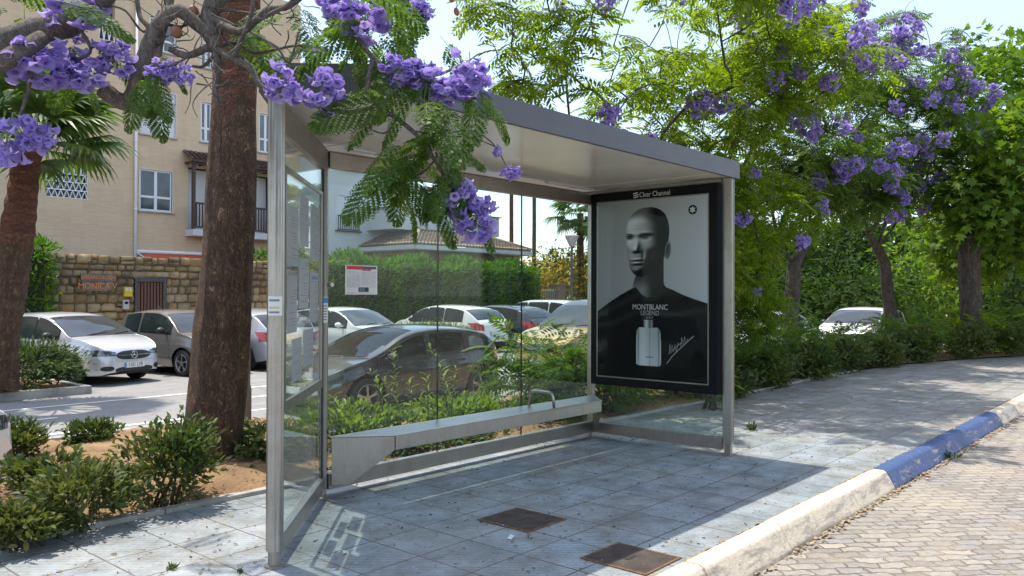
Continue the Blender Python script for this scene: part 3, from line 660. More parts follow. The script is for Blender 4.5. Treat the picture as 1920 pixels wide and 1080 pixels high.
for k in range(3): b.add([tuple(postM(.365,-.0285,.0015)@Vector((x+.006*math.sin(k),z,0))) for x,z in ((-.028,.012-k*.020),(.028,.020-k*.020),(.028,.032-k*.020),(-.028,.024-k*.020))],[(0,1,2,3)])
b.build('emblem',wh,lc)
# round emblem with a six-lobed star
Mx=postM(.875,.075,.004); b=MB(); n=36
b.add([tuple(Mx@Vector((.046*math.cos(2*math.pi*k/n),.046*math.sin(2*math.pi*k/n),0))) for k in range(n)],[tuple(range(n))],0)
Mx=postM(.875,.075,.0055); n=60
b.add([tuple(Mx@Vector(((.026+.0075*math.cos(6*a))*math.cos(a+.5),(.026+.0075*math.cos(6*a))*math.sin(a+.5),0))) for a in np.linspace(0,2*math.pi,n+1)[:-1]],[tuple(range(n))],1)
b.build('emblem',[MAT['blackframe'],MAT['paper']],poster)
# signature
b=MB(); Ms=postM(.5,.5,.0045)
def stroke(pts,w=.0028):
    b.tube([tuple(postM(u,v,.0045)@Vector((0,0,0))) for u,v in pts],[w]*len(pts),5)
stroke([(.655,.905),(.70,.865),(.77,.82),(.86,.765),(.885,.75)]); stroke([(.675,.852),(.682,.80),(.69,.85),(.70,.805),(.712,.842),(.725,.80),(.735,.84),(.755,.79)],.0022)
stroke([(.775,.81),(.785,.76),(.795,.80),(.81,.755),(.815,.79),(.835,.765)],.0022); stroke([(.70,.835),(.74,.81),(.78,.79)],.002)
b.build('signature',wh,poster)
# cover glass of the case
t=NT('poster_glass'); tr=t.n('ShaderNodeBsdfTransparent',{'Color':(.93,.95,.95,1)}).outputs[0]; gl=t.n('ShaderNodeBsdfGlossy',{'Roughness':.015}).outputs[0]
gm=t.done(t.n('ShaderNodeMixShader',{0:t.math('ADD',t.math('MULTIPLY',t.math('POWER',t.n('ShaderNodeLayerWeight',{0:.5}).outputs[1],4),.8),.006,True),1:tr,2:gl}).outputs[0])
b=MB(); b.box((PX-.014,PY1-.012,PZ0-.012),(PX-.009,PY0+.012,PZ1+.012)); b.build('cover_glass',gm,lc)
# ------------------------------------------------------------------ things on the pavement
def cover(x0,x1,y0,y1,label):
    o=empty('manhole_cover',((x0+x1)/2,(y0+y1)/2,0),0,label,'manhole cover','square iron manhole covers in the pavement')
    hx,hy=(x1-x0)/2,(y1-y0)/2
    b=MB()
    for (a,c,d,e) in ((-hx,-hy,hx,-hy+.018),(-hx,hy-.018,hx,hy),(-hx,-hy+.018,-hx+.018,hy-.018),(hx-.018,-hy+.018,hx,hy-.018)): b.box((a,c,-.02),(d,e,.007))
    b.build('cover_frame',simple('rust_edge',(.16,.085,.045),.9,.1,.4,20,.4),o)
    b=MB(); b.box((-hx+.021,-hy+.021,-.02),(hx-.021,hy-.021,.006))
    for i in range(22):
        for j in range(22):
            x=-hx+.03+(2*hx-.06)*i/21; y=-hy+.03+(2*hy-.06)*j/21; s=.0055
            if abs(x)<.05 and abs(y)<.03: continue
            b.add([(x-s,y,.006),(x,y-s,.006),(x+s,y,.006),(x,y+s,.006),(x,y,.0095)],[(0,1,4),(1,2,4),(2,3,4),(3,0,4)])
    b.build('lid',MAT['rustiron'],o)
    b=MB(); b.box((-.045,-.012,.006),(.045,.012,.0085)); b.build('lifting_slot',MAT['rubber'],o)
cover(.285,.69,-1.735,-1.298,'rusty square manhole cover wholly in the shade of the roof')
cover(.10,.485,-2.705,-2.275,'square manhole cover by the white kerb, half in sunlight')
p=at_z(959,1012,.004); b=MB()
rows=[[(p[0]+.0+i*.014-.02*0,p[1]+j*.011,.006+.008*math.sin(i*1.1)*math.cos(j)+.004*i) for j in range(5)] for i in range(4)]
b.grid(rows); tag(b.build('paper_scrap',MAT['white'],None,True),'small crumpled white paper scrap on the tiles by the shaded manhole cover','litter')
# petals, twigs and dry bits lying about
def debris(name,n,mat,smin,smax,zone,asp=1.0,lift=.006,seed=1):
    g=np.random.default_rng(seed); pos=[];S=[];M=[]
    while len(pos)<n:
        x,y=zone(g)
        if y<-2.74 or y>edge_y(x)-.02: continue
        pos.append((x,y,lift)); 
    pos=np.array(pos); a=g.uniform(0,2*math.pi,n); s=g.uniform(smin,smax,n)
    d=np.stack([np.cos(a),np.sin(a),g.normal(0,.18,n)],1)
    M3=frames(d,None,g.normal(0,.4,n),s)
    tv=[(-1,0,0),(-.3,-.5*asp,.18),(.7,-.35*asp,.1),(1,0,-.02),(.5,.4*asp,.15),(-.4,.5*asp,.1)]
    return tag(instance_mesh(name,tv,[(0,1,2,3,4,5)],pos,M3,None,mat),kind='stuff')
zone=lambda g:(g.uniform(-3.5,5) if g.random()<.7 else g.uniform(2,16), g.uniform(-2.7,.35))
debris('fallen_leaves',1300,MAT['fleck'],.004,.016,zone,.7,.005,1)
debris('fallen_dry_leaves',420,MAT['dryleaf'],.006,.02,zone,.8,.006,2)
debris('fallen_petals',240,MAT['petal'],.005,.012,lambda g:(g.uniform(-3.2,1.5),g.uniform(-2.3,.35)),1.2,.007,3)

g=np.random.default_rng(9)
def debris_bed(name,n,mat,smin,smax,seed):
    g=np.random.default_rng(seed); pos=[]
    while len(pos)<n:
        x=g.uniform(-5,14); y=g.uniform(.5,3.2)
        if y>far_y(x)-.1: continue
        y0=edge_y(x)+.03; y1=far_y(x); sl=max(0,min(1,(y-y0-1.6)/max(.6,y1-y0-1.6))); pos.append((x,y,.035-.36*sl**1.1+.03*math.sin(2.1*x+1.7*y)+.022*math.sin(5.3*x-4.1*y)+.012))
    a=g.uniform(0,6.28,n); d=np.stack([np.cos(a),np.sin(a),g.normal(0,.3,n)],1); tv=[(-1,0,0),(-.3,-.4,.18),(.7,-.3,.1),(1,0,-.02),(.5,.3,.15),(-.4,.4,.1)]
    tag(instance_mesh(name,tv,[(0,1,2,3,4,5)],np.array(pos),frames(d,None,g.normal(0,.6,n),g.uniform(smin,smax,n)),None,mat),kind='stuff')
debris_bed('bed_dry_leaves',2600,MAT['dryleaf'],.010,.035,21); debris_bed('bed_dark_litter',1800,MAT['fleck'],.006,.022,22)

# grass growing in the bed
g=np.random.default_rng(31); pos=[];D=[]
for k in range(150):
    x=g.uniform(-4.5,9); y=g.uniform(.5,2.6); h=g.uniform(.05,.13)
    if y>far_y(x)-.1: continue
    for j in range(12): pos.append((x+g.normal(0,.05),y+g.normal(0,.05),.03-.36*max(0,min(1,(y-edge_y(x)-1.63)/max(.6,far_y(x)-edge_y(x)-1.63)))**1.1)); a=g.uniform(0,6.28); D.append((h*math.cos(a)*.6,h*math.sin(a)*.6,h*g.uniform(.7,1.3)))
D=np.array(D); tag(instance_mesh('bed_grass',[(0,-.03,0),(.6,-.022,.0),(1,0,-.12),(.6,.022,0),(0,.03,0)],[(0,1,2,3,4)],np.array(pos),frames(D,None,g.uniform(0,6,len(D)),np.linalg.norm(D,axis=1)),None,leafmat('dry_grass',[(.07,.11,.03),(.14,.16,.05),(.25,.21,.09)],.3,.6)),kind='stuff')
# ------------------------------------------------------------------ foliage templates
def frond_near(seed):
    g=np.random.default_rng(seed); v=[];f=[]
    def q(a,b_,c,d):
        n=len(v); v.extend([tuple(a),tuple(b_),tuple(c),tuple(d)]); f.append((n,n+1,n+2,n+3))
    C=lambda t:np.array([t*(1-.12*t),.04*math.sin(2.2*t+seed),-.34*t*t+.05*t])
    T=np.linspace(0,1,9)
    for a,b_ in zip(T[:-1],T[1:]):
        w=np.array([0,.006,0]); q(C(a)-w,C(b_)-w,C(b_)+w,C(a)+w)
    for t in np.linspace(.15,1.0,10):
        P=C(t); tg=C(min(1,t+.02))-C(t-.02); tg/=np.linalg.norm(tg)
        ln=.30*(math.sin(math.pi*(.22+.66*t))**.8)*g.uniform(.9,1.08)
        for s in (-1,1):
            fwd=.55+.5*t
            d=np.array([0,s,0])*1.0+tg*fwd+np.array([0,0,-.18-.25*g.random()]); d/=np.linalg.norm(d)
            if t>.99 and s==1: d=tg
            per=np.cross(d,np.array([0,0,1.])); per/=np.linalg.norm(per); upv=np.cross(per,d)
            n_=8
            q(P-per*.003,P+d*ln-per*.002,P+d*ln+per*.002,P+per*.003)
            for k in range(n_):
                u=(k+.9)/(n_+.2); B=P+d*ln*u+np.array([0,0,-.05*ln*u*u]); l=.074*math.sin(math.pi*(.2+.68*u)); 
                for s2 in (-1,1):
                    e=per*s2*.9+d*.62+upv*g.normal(0,.22); e/=np.linalg.norm(e); w=np.cross(e,upv)*l*.30
                    q(B,B+e*l*.5-w,B+e*l,B+e*l*.5+w)
    return np.array(v),f
def frond_far(seed,np_=8):
    g=np.random.default_rng(100+seed); v=[];f=[]
    C=lambda t:np.array([t*(1-.1*t),0,-.38*t*t+.06*t])
    for t in np.linspace(.14,1,np_):
        P=C(t); tg=C(min(1,t+.02))-C(t-.02); tg/=np.linalg.norm(tg); ln=.33*(math.sin(math.pi*(.22+.66*t))**.8)*g.uniform(.85,1.1)
        for s in (-1,1):
            d=np.array([0,s,0.])+tg*(.5+.5*t)+np.array([0,0,-.3*g.random()]); d/=np.linalg.norm(d)
            per=np.cross(d,np.array([0,0,1.])); per/=np.linalg.norm(per); w=per*.042; z=np.array([0,0,-.06*ln])
            n=len(v); v.extend([tuple(P),tuple(P+d*ln*.45-w),tuple(P+d*ln+z),tuple(P+d*ln*.45+w)]); f.append((n,n+1,n+2,n+3))
    return np.array(v),f
NEARF=[frond_near(s) for s in range(4)]; FARF=[frond_far(s) for s in range(4)]
def leaf_t(w=.42,fold=.12,curl=.15):
    return [(0,0,0),(.35,-w*.5,fold),(.75,-w*.36,fold*.6-curl*.4),(1,0,-curl),(.75,w*.36,fold*.6-curl*.4),(.35,w*.5,fold),(.5,0,0)],[(0,1,6),(1,2,6),(2,3,6),(3,4,6),(4,5,6),(5,0,6)]
LEAF=leaf_t(); LEAFN=leaf_t(.24,.06,.2)
LEAF4=([(0,0,0),(.45,-.24,.07),(1,0,-.12),(.45,.24,.07)],[(0,1,2,3)])
LOBE=([(0,0,0),(.05,-.30,.02),(.35,-.62,-.05),(.42,-.30,.05),(.80,-.42,-.06),(.72,-.14,.03),(1.05,0,-.12),(.72,.14,.03),(.80,.42,-.06),(.42,.30,.05),(.35,.62,-.05),(.05,.30,.02),(.35,0,.07)],[(i,i+1,12) for i in range(11)]+[(11,0,12)])
def flower_t():
    v=[];f=[];n=10
    for (x,ra,rb) in ((0,.06,.06),(.55,.17,.17),(.82,.31,.27),(1.0,.60,.46)):
        for j in range(n):
            a=2*math.pi*j/n; r=ra if j%2==0 else rb
            v.append((x-(.12 if j%2==0 and x==1.0 else 0),r*math.cos(a),r*math.sin(a)))
    for i in range(3):
        for j in range(n): f.append((i*n+j,i*n+(j+1)%n,(i+1)*n+(j+1)%n,(i+1)*n+j))
    return np.array(v),f
FLOWER=flower_t()
FLOW5=(np.array([(0,0,0)]+[(1,.5*math.cos(a),.5*math.sin(a)) for a in np.linspace(0,2*math.pi,6)[:-1]]),[(0,1+i,1+(i+1)%5) for i in range(5)])
def cluster_mesh(name, n, seed, tmpl, size, asp=1.3, mat=None):
    """a hanging panicle about one unit wide, flowers hanging from z=0 to z=-asp"""
    g=np.random.default_rng(seed); pos=[];dr=[]; nl=11; lobes=[]
    for q in range(nl):
        t=(q+.5)/nl; a=q*2.4+g.normal(0,.4); rad=.42*math.sin(math.pi*(.12+.72*t))**.8; lobes.append((np.array([rad*math.cos(a),rad*math.sin(a),-asp*(.12+.80*t)]),g.uniform(.07,.17)))
    for k in range(n):
        c,r=lobes[g.integers(nl)]; u=g.normal(0,1,3); u/=np.linalg.norm(u); p=c+u*r*g.uniform(.7,1.35); pos.append(p)
        d=u*.8+np.array([p[0],p[1],0])*1.2; dr.append([d[0],d[1],d[2]*.6-.75])
    pos=np.array(pos); M3=frames(np.array(dr)+g.normal(0,.3,(n,3)),None,g.uniform(0,6,n),size*g.uniform(.75,1.2,n))
    tv=tmpl[0].copy(); tv[:,0]-=.5
    VS=np.einsum('mij,nj->mni',M3,tv)+pos[:,None,:]
    fl=np.concatenate([np.array(f) for f in tmpl[1]]); ft=np.array([len(f) for f in tmpl[1]])
    FLs=(fl[None,:]+(np.arange(n)*len(tv))[:,None]).ravel(); FTs=np.tile(ft,n); VV=VS.reshape(-1,3); nf=len(FTs)
    b=MB(); b.tube([(0,0,.02),(.02,-.01,-asp*.4),(0,.02,-asp*.85)],[.014,.011,.006],4)
    for c,r in lobes: b.tube([(0,0,c[2]*.75),tuple(c*np.array([.6,.6,.9])),tuple(c)],[.008,.006,.004],4)
    for q_ in pos[::2]:
        c=lobes[int(np.argmin([np.linalg.norm(q_-l[0]) for l in lobes]))][0]; b.tube([tuple(c),tuple(q_)],[.005,.004],3,0,False)
    base=len(VV); VV=np.concatenate([VV,np.array(b.v)]); FLs=np.concatenate([FLs,np.array([i+base for f in b.f for i in f])]); FTs=np.concatenate([FTs,np.array([len(f) for f in b.f])])
    mi=np.zeros(len(FTs),np.int32); mi[nf:]=1
    me=np_mesh(name,VV,FLs,FTs,mi); me.polygons.foreach_set('use_smooth',np.ones(len(me.polygons),bool))
    me.materials.append(mat or MAT['jacflower']); me.materials.append(MAT['twig']); return me
CL_NEAR=[cluster_mesh('flower_cluster',50,s,FLOWER,.27,1.25) for s in (1,2,3)]
CL_FAR=[cluster_mesh('flower_cluster',42,s+10,FLOW5,.30,1.2,MAT['jacflowerfar']) for s in range(3)]
def put_cluster(me, top, w, h, parent, rz=0, tilt=(0,0), asp=1.25):
    o=bpy.data.objects.new('flower_cluster',me); COL.objects.link(o); o.parent=parent
    o.location=Vector(top)-parent.location if parent is not None else Vector(top)
    o.scale=(w,w,h/asp); o.rotation_euler=(tilt[0],tilt[1],rz); return o
# ------------------------------------------------------------------ branching
class Grow:
    def __init__(s, trunk, r0, r1, rmin=.006):
        s.p=[np.array(q,float) for q in trunk]; s.par=[-1]+list(range(len(trunk)-1)); s.fix={i:r0+(r1-r0)*i/(len(trunk)-1) for i in range(len(trunk))}; s.rmin=rmin
    def limb(s, start, pts):
        i=start
        for q in pts: s.p.append(np.array(q,float)); s.par.append(i); i=len(s.p)-1
        return i
    def reach(s, tip, g, lo=0, k=4, sag=.12):
        P=np.array(s.p[lo:]); d=np.linalg.norm(P-tip,axis=1)+.7*np.clip(P[:,2]-tip[2]+.15,0,9); i=lo+int(np.argmin(d))
        a=s.p[i]; D=tip-a; L=np.linalg.norm(D); off=g.normal(0,.10*L,3)+np.array([0,0,sag*L]); idx=i
        for t in np.linspace(0,1,k+1)[1:]:
            s.p.append(a+D*t+off*math.sin(math.pi*t)); s.par.append(idx); idx=len(s.p)-1
        return idx
    def mesh(s, b, e=.45, n=6):
        N=len(s.p); cnt=np.zeros(N); ch=[[] for _ in range(N)]
        for i in range(N-1,-1,-1):
            if cnt[i]==0: cnt[i]=1
            if s.par[i]>=0: cnt[s.par[i]]+=cnt[i]; ch[s.par[i]].append(i)
        r=s.rmin*cnt**e
        for i,v in s.fix.items(): r[i]=v
        for i in range(N):
            if s.par[i]>=0: r[i]=min(r[i],r[s.par[i]])
        st=[(0,None)]
        while st:
            i,pr=st.pop(); path=[s.p[i]] if pr is None else [s.p[pr],s.p[i]]; rad=[r[i]] if pr is None else [r[i],r[i]]
            j=i
            while ch[j]:
                m=max(ch[j],key=lambda q:cnt[q])
                for q in ch[j]:
                    if q!=m: st.append((q,j))
                path.append(s.p[m]); rad.append(r[m]); j=m
            if len(path)>1: b.tube(path,rad,n if max(rad)>.02 else 4)
        return r
def rel(P,o): return [tuple(np.array(p)-np.array(o)) for p in P]
def fronds(tips, dirs, per, size, g, tmpls, droop=(-.55,.3)):
    """rosettes of fronds about twig tips"""
    pos=[];D=[];S=[]
    for p,a in zip(tips,dirs):
        ph=g.uniform(0,6.28)
        for k in range(per):
            f_=ph+k*2.399+g.normal(0,.25); d=np.array([math.cos(f_),math.sin(f_),g.uniform(*droop)])+.45*np.array(a)
            pos.append(np.array(p)-np.array(a)*g.uniform(0,.25)); D.append(d); S.append(size*g.uniform(.7,1.15))
    pos=np.array(pos);D=np.array(D);S=np.array(S); M3=frames(D,None,g.normal(0,.35,len(D)),S); w=g.integers(0,len(tmpls),len(D))
    return [(tmpls[i][0],tmpls[i][1],pos[w==i],M3[w==i]) for i in range(len(tmpls))]
def jacaranda(label, base, trunk, limbs, blobs, ntips, per, size, leaf, nfl, seed, r0=.17, r1=.12, flw=.3, group='jacaranda trees along the planting bed', zmin=2.2, bare=0):
    g=np.random.default_rng(seed); base=np.array(base,float)
    o=empty('jacaranda_tree',tuple(base),0,label,'tree',group)
    G=Grow([base+np.array(q) for q in trunk],r0,r1,.0055); n0=len(trunk)-1
    for L in limbs: G.limb(n0,[base+np.array(q) for q in L])
    tips=[]
    while len(tips)<ntips:
        c,rad=blobs[g.integers(len(blobs))]; u=g.normal(0,1,3); u/=np.linalg.norm(u); p=base+np.array(c)+np.array(rad)*u*g.uniform(.35,1)**.6
        if p[2]>zmin: tips.append(p)
    tips.sort(key=lambda p:np.linalg.norm(p-G.p[n0])); D=[]
    for p in tips:
        i=G.reach(p,g,n0); d=G.p[i]-G.p[G.par[i]]; D.append(d/(np.linalg.norm(d)+1e-9))
    for _ in range(bare):
        c,rad=blobs[g.integers(len(blobs))]; u=g.normal(0,1,3); u[2]=abs(u[2]); u/=np.linalg.norm(u); G.reach(base+np.array(c)+np.array(rad)*u*g.uniform(1.0,1.3),g,n0)
    b=MB(); G.p=[q-base for q in G.p]; G.mesh(b); tr=b.build('trunk',MAT['bark'],o,True)
    T=[p-base for p in tips]
    concat_instances('foliage',fronds(T,D,per,size,g,FARF),o,leaf)
    for k in range(nfl):
        i_=max((int(q_) for q_ in g.integers(0,len(T),3)),key=lambda q_:T[q_][2]*.25-T[q_][1]+g.normal(0,.4)); p=T[i_]+np.array([-.12,-.22,.05])+g.normal(0,.14,3); w=flw*g.uniform(.65,1.2)
        put_cluster(CL_FAR[k%3],base+p+np.array([0,0,.05]),w,w*g.uniform(.9,1.5),o,g.uniform(0,6),(g.normal(0,.4),g.normal(0,.4)),1.2)
    return o
# ------------------------------------------------------------------ the jacaranda whose boughs hang in front of the shelter
def px(x,y,d): return at_d(x,y,d)
tb=np.array([-3.35,.95,0.0]); ntree=empty('jacaranda_tree',tuple(tb),0,'jacaranda with bare crooked boughs and big violet flower panicles hanging before the shelter','tree','jacaranda trees along the planting bed')
b=MB()
def bough(pts,r0,r1,n=10,jit=0.0):
    P=[np.array(p,float)-tb for p in pts]; Q=[]
    for i in range(len(P)-1):                       # catmull-rom through the given points
        p0=P[max(i-1,0)];p1=P[i];p2=P[i+1];p3=P[min(i+2,len(P)-1)]
        for t in np.linspace(0,1,5)[:-1]:
            Q.append(.5*((2*p1)+(-p0+p2)*t+(2*p0-5*p1+4*p2-p3)*t*t+(-p0+3*p1-3*p2+p3)*t**3))
    Q.append(P[-1]); m=len(Q)
    rad=[(r0+(r1-r0)*i/(m-1))*(1+jit*math.sin(i*2.3+r0*100)) for i in range(m)]
    b.tube(Q,rad,n); return Q
b.tube([(0,0,-.05),(.02,0,.6),(.08,-.05,1.5),(.10,-.10,2.4),(.18,-.15,3.1)],[.19,.15,.13,.125,.12],14)
fork=tb+np.array([.18,-.15,3.1])
bough([fork,px(-240,185,3.9),px(-80,120,3.8),px(0,86,3.75),px(70,58,3.75),px(140,40,3.75),px(215,-30,3.7)],.085,.05,12,.05)
bough([fork,px(-150,170,3.6),px(-30,128,3.5),px(28,104,3.5),px(80,70,3.6)],.06,.035,10,.06)
bough([fork,px(-60,-260,4.2),px(150,-200,4.1),px(330,-120,4.0),px(420,-50,3.95),px(392,30,3.9),px(404,92,3.85)],.09,.032,12,.04)
bough([px(400,70,3.86),px(372,48,3.85),px(335,20,3.82),px(302,40,3.8),px(278,84,3.8),px(262,135,3.8),px(246,182,3.82),px(236,196,3.84)],.030,.036,12,.05)
bough([px(191,166,3.8),px(222,188,3.82),px(255,200,3.83),px(292,212,3.84)],.040,.034,12,.05)
bough([px(290,214,3.84),px(293,190,3.84),px(286,150,3.82),px(297,80,3.83),px(308,40,3.84),px(318,0,3.9),px(330,-60,3.95)],.029,.020,10,.05)
bough([px(300,82,3.8),px(276,48,3.78),px(262,30,3.78),px(256,-10,3.8)],.013,.010,8,.03)
bough([px(318,92,3.84),px(352,104,3.85),px(392,88,3.85)],.014,.020,8,.05)
for pts,r0,r1 in (
 ([(404,92,3.85),(410,130,3.84),(404,170,3.83),(410,200,3.82)],.020,.008),
 ([(404,92,3.85),(440,112,3.8),(470,128,3.78),(487,160,3.76),(520,180,3.75)],.020,.013),
 ([(520,180,3.75),(560,184,3.74),(610,205,3.72),(660,210,3.72),(700,200,3.72)],.011,.010),
 ([(392,30,3.9),(450,60,3.8),(500,20,3.75),(545,10,3.8),(600,-40,3.9)],.020,.012),
 ([(450,60,3.8),(490,35,3.75),(545,5,3.7),(560,-30,3.7)],.012,.008),
 ([(300,40,3.82),(340,50,3.9),(380,28,3.9),(430,20,3.9),(500,30,3.9)],.008,.005),
 ([(410,150,3.85),(440,158,3.9),(475,150,3.9),(520,120,3.9)],.008,.004),
 ([(404,100,3.85),(380,125,3.9),(350,125,3.9),(300,150,3.9)],.010,.004),
 ([(404,92,3.85),(440,80,3.95),(480,100,3.95),(560,85,3.95),(620,100,4)],.010,.005),
 ([(487,160,3.76),(520,140,3.8),(545,110,3.8),(560,60,3.8)],.008,.004),
 ([(404,170,3.83),(412,182,3.8),(428,172,3.79),(430,185,3.79),(415,190,3.8)],.006,.003),
 ([(435,115,3.8),(455,70,3.75),(470,30,3.7),(476,-20,3.7)],.012,.009),
 ([(470,60,3.72),(520,90,3.7),(545,125,3.7),(600,118,3.7)],.007,.004),
 ([(470,128,3.78),(450,100,3.85),(420,70,3.9),(410,20,3.9)],.006,.005),
 ([(300,20,3.82),(270,60,3.9),(235,20,3.9),(200,10,3.9)],.007,.004),
 ([(262,135,3.8),(310,128,3.7),(350,108,3.7)],.012,.006),
 ([(600,-40,3.9),(650,40,3.85),(700,110,3.8),(750,150,3.8),(820,140,3.85),(870,120,3.9)],.016,.006),
 ([(700,110,3.8),(690,160,3.75),(710,200,3.72),(745,222,3.72),(790,262,3.7),(815,300,3.7),(838,335,3.7),(866,352,3.7),(880,372,3.7)],.014,.006),
 ([(790,262,3.7),(840,250,3.7),(885,245,3.7),(925,270,3.7),(950,312,3.7),(958,318,3.7)],.0045,.002),
 ([(770,245,3.7),(840,255,3.7),(885,258,3.7),(928,275,3.7),(934,282,3.7)],.004,.002),
 ([(745,222,3.72),(720,250,3.7),(680,235,3.7),(660,225,3.7)],.005,.003),
 ([(815,300,3.7),(790,325,3.68),(740,345,3.68)],.005,.003),
 ([(140,40,3.75),(170,90,3.7),(150,110,3.7),(120,95,3.7)],.010,.004),
 ([(80,60,3.75),(60,130,3.6),(50,180,3.6),(30,235,3.55)],.014,.005),
 ([(60,130,3.6),(90,100,3.65)],.008,.005),
 ([(170,90,3.7),(205,78,3.7),(216,90,3.7)],.006,.004),
 ([(246,182,3.82),(290,135,3.75),(300,120,3.75)],.006,.004)):
    bough([px(*p) for p in pts],r0,r1,7,.08)
g=np.random.default_rng(11)
for k in range(64):          # fine bare twigs in the tangle before the palm
    x,y=g.uniform(290,600),g.uniform(-10,165); d=g.uniform(3.65,4.05); a=g.uniform(0,6.28); l=g.uniform(30,85)
    pts=[(x,y,d)]
    for j in range(3):
        a+=g.normal(0,.55); x+=l*.4*math.cos(a); y+=l*.4*math.sin(a)*.8; d+=g.normal(0,.03); pts.append((x,y,d))
    bough([px(*p) for p in pts],g.uniform(.0025,.005),.0016,5)
tk=b.build('trunk',m_bark('near_bough_bark',(.08,.066,.054),(.16,.135,.11),(.27,.235,.20),40,0,.5),ntree,True)
# fronds: image region, count, depth range, size
g=np.random.default_rng(5); parts=[]
def near_region(x0,y0,x1,y1,n,d0,d1,s0,s1,down=(-1.1,.05)):
    pos=[];D=[];S=[]
    for k in range(n):
        pos.append(px(g.uniform(x0,x1),g.uniform(y0,y1),g.uniform(d0,d1))-tb)
        a=g.uniform(0,6.28); D.append([math.cos(a),math.sin(a),g.uniform(*down)]); S.append(g.uniform(s0,s1))
    pos=np.array(pos);M3=frames(D,None,g.normal(0,.5,n),np.array(S)); w=g.integers(0,4,n)
    for i in range(4): parts.append((NEARF[i][0],NEARF[i][1],pos[w==i],M3[w==i]))
near_region(705,150,830,270,10,3.6,3.95,0.32,0.44)
near_region(740,200,870,340,9,3.6,3.85,0.29,0.4)
near_region(790,290,880,350,5,3.6,3.8,0.24,0.34,(-1.6,-.3))
near_region(700,40,840,150,8,3.7,4.2,0.32,0.44)
near_region(520,-40,720,80,10,3.7,4.4,0.32,0.46)
near_region(840,140,900,200,3,3.6,3.8,0.24,0.34,(-1.6,-.4))
near_region(700,300,760,330,3,3.6,3.7,0.29,0.37,(-1.4,-.5))
near_region(-60,-60,110,70,7,3.2,4.2,0.32,0.46)
near_region(100,40,300,130,5,3.6,4.3,0.24,0.39)
near_region(240,90,290,170,3,3.6,3.75,0.22,0.32,(-1.5,-.4))
near_region(430,20,560,70,3,3.7,4.2,0.24,0.37)
near_region(640,-60,860,60,5,4.0,4.8,0.37,0.49)
concat_instances('foliage',parts,ntree,MAT['jacleaf'])
# leafy crown above the picture (it shades the pavement)
parts=[]; pos=[];D=[];S=[]
for k in range(40):
    p=np.array([g.normal(-2.2,1.6),g.normal(.3,1.0),g.uniform(4.4,6.3)])
    q=p-CAM; dd=q@FW
    if dd>.5 and 540-F_PX*(q@UP)/dd>-40: continue
    pos.append(p-tb); a=g.uniform(0,6.28); D.append([math.cos(a),math.sin(a),g.uniform(-.6,.3)]); S.append(g.uniform(.3,.45))
pos=np.array(pos);M3=frames(D,None,None,np.array(S)); w=g.integers(0,4,len(pos))
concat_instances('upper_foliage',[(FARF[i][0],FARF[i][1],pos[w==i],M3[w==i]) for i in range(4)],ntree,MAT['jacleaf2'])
# flower panicles (photo centre x, top y, width, height in photo pixels, depth)
for k,(x,y,w,h,d,tl) in enumerate(((138,-35,100,85,3.7,0),(62,85,95,70,3.6,.3),(112,72,85,95,3.7,0),(158,112,75,55,3.65,0),(216,72,72,66,3.7,0),(302,108,52,48,3.7,0),(347,116,30,42,3.7,0),(24,212,78,95,3.45,.2),(70,218,58,70,3.5,0),
   (556,126,74,70,3.6,-.5),(600,146,72,66,3.6,-.5),(640,-20,70,60,3.8,0),(680,-8,78,82,3.8,0),(752,105,70,55,3.7,0),(795,112,72,58,3.75,0),(880,98,80,88,3.7,0),(842,150,60,44,3.7,0),(868,332,66,82,3.65,0),(892,364,70,88,3.65,0),(818,388,22,20,3.65,0),(957,308,32,30,3.7,0),(933,270,15,24,3.7,0),(600,86,28,28,3.8,0),(785,0,50,40,4.1,0),(150,55,26,26,3.9,0),(735,-20,60,50,4.2,0))):
    s=d/F_PX; put_cluster(CL_NEAR[k%3],px(x,y,d),w*s*1.05,h*s,ntree,k*1.7,(0,tl),1.25)
# flat woody seed pods
for (x,y,d,s) in ((331,60,3.8,.030),(372,42,3.85,.026),(363,20,3.85,.026),(846,-4,3.9,.022),(856,22,3.9,.02),(1035,408,9.4,.05)):
    if x>900: continue
    c=px(x,y,d)-tb; bb=MB(); bb.lathe([(0,-.35*s*.6),(s*.7,-.2*s),(s,0),(s*.7,.2*s),(0,.35*s*.6)],(0,0,0),14,'y')
    bb.tube([(0,0,s*.9),(.004,0,s*1.6),(-.002,0,s*2.4)],[.003,.003,.002],5)
    bb.v=[tuple(np.array(v)+c) for v in bb.v]; bb.build('seed_pod',MAT['pod'],ntree,True)
# ------------------------------------------------------------------ jacarandas behind and beyond the shelter
jacaranda('sunny leafy jacaranda standing close behind the shelter roof',(6.3,1.7,0),[(0,0,-.05),(.05,0,.8),(0,.05,1.6),(.1,0,2.2)],
  [[(-.5,.1,2.8),(-1.1,-.1,3.5),(-1.5,-.3,4.2)],[(.2,-.2,3.0),(.1,-.6,3.9),(.3,-.8,4.8)],[(.7,.2,2.9),(1.3,.2,3.6),(1.7,0,4.4)]],
  [((-1.3,-.7,4.3),(1.5,1.1,1.0)),((.3,-1.2,5.2),(1.7,1.3,1.2)),((1.3,-.9,4.4),(1.3,1.2,1.2)),((.0,-.3,3.4),(1.6,.8,.5)),((.2,-2.2,5.6),(1.6,1.0,.8)),((-2.5,-.6,4.7),(1.0,.9,1.1))],215,7,.46,MAT['jacleaf2'],24,21,.13,.09,.24,zmin=2.8,bare=10)
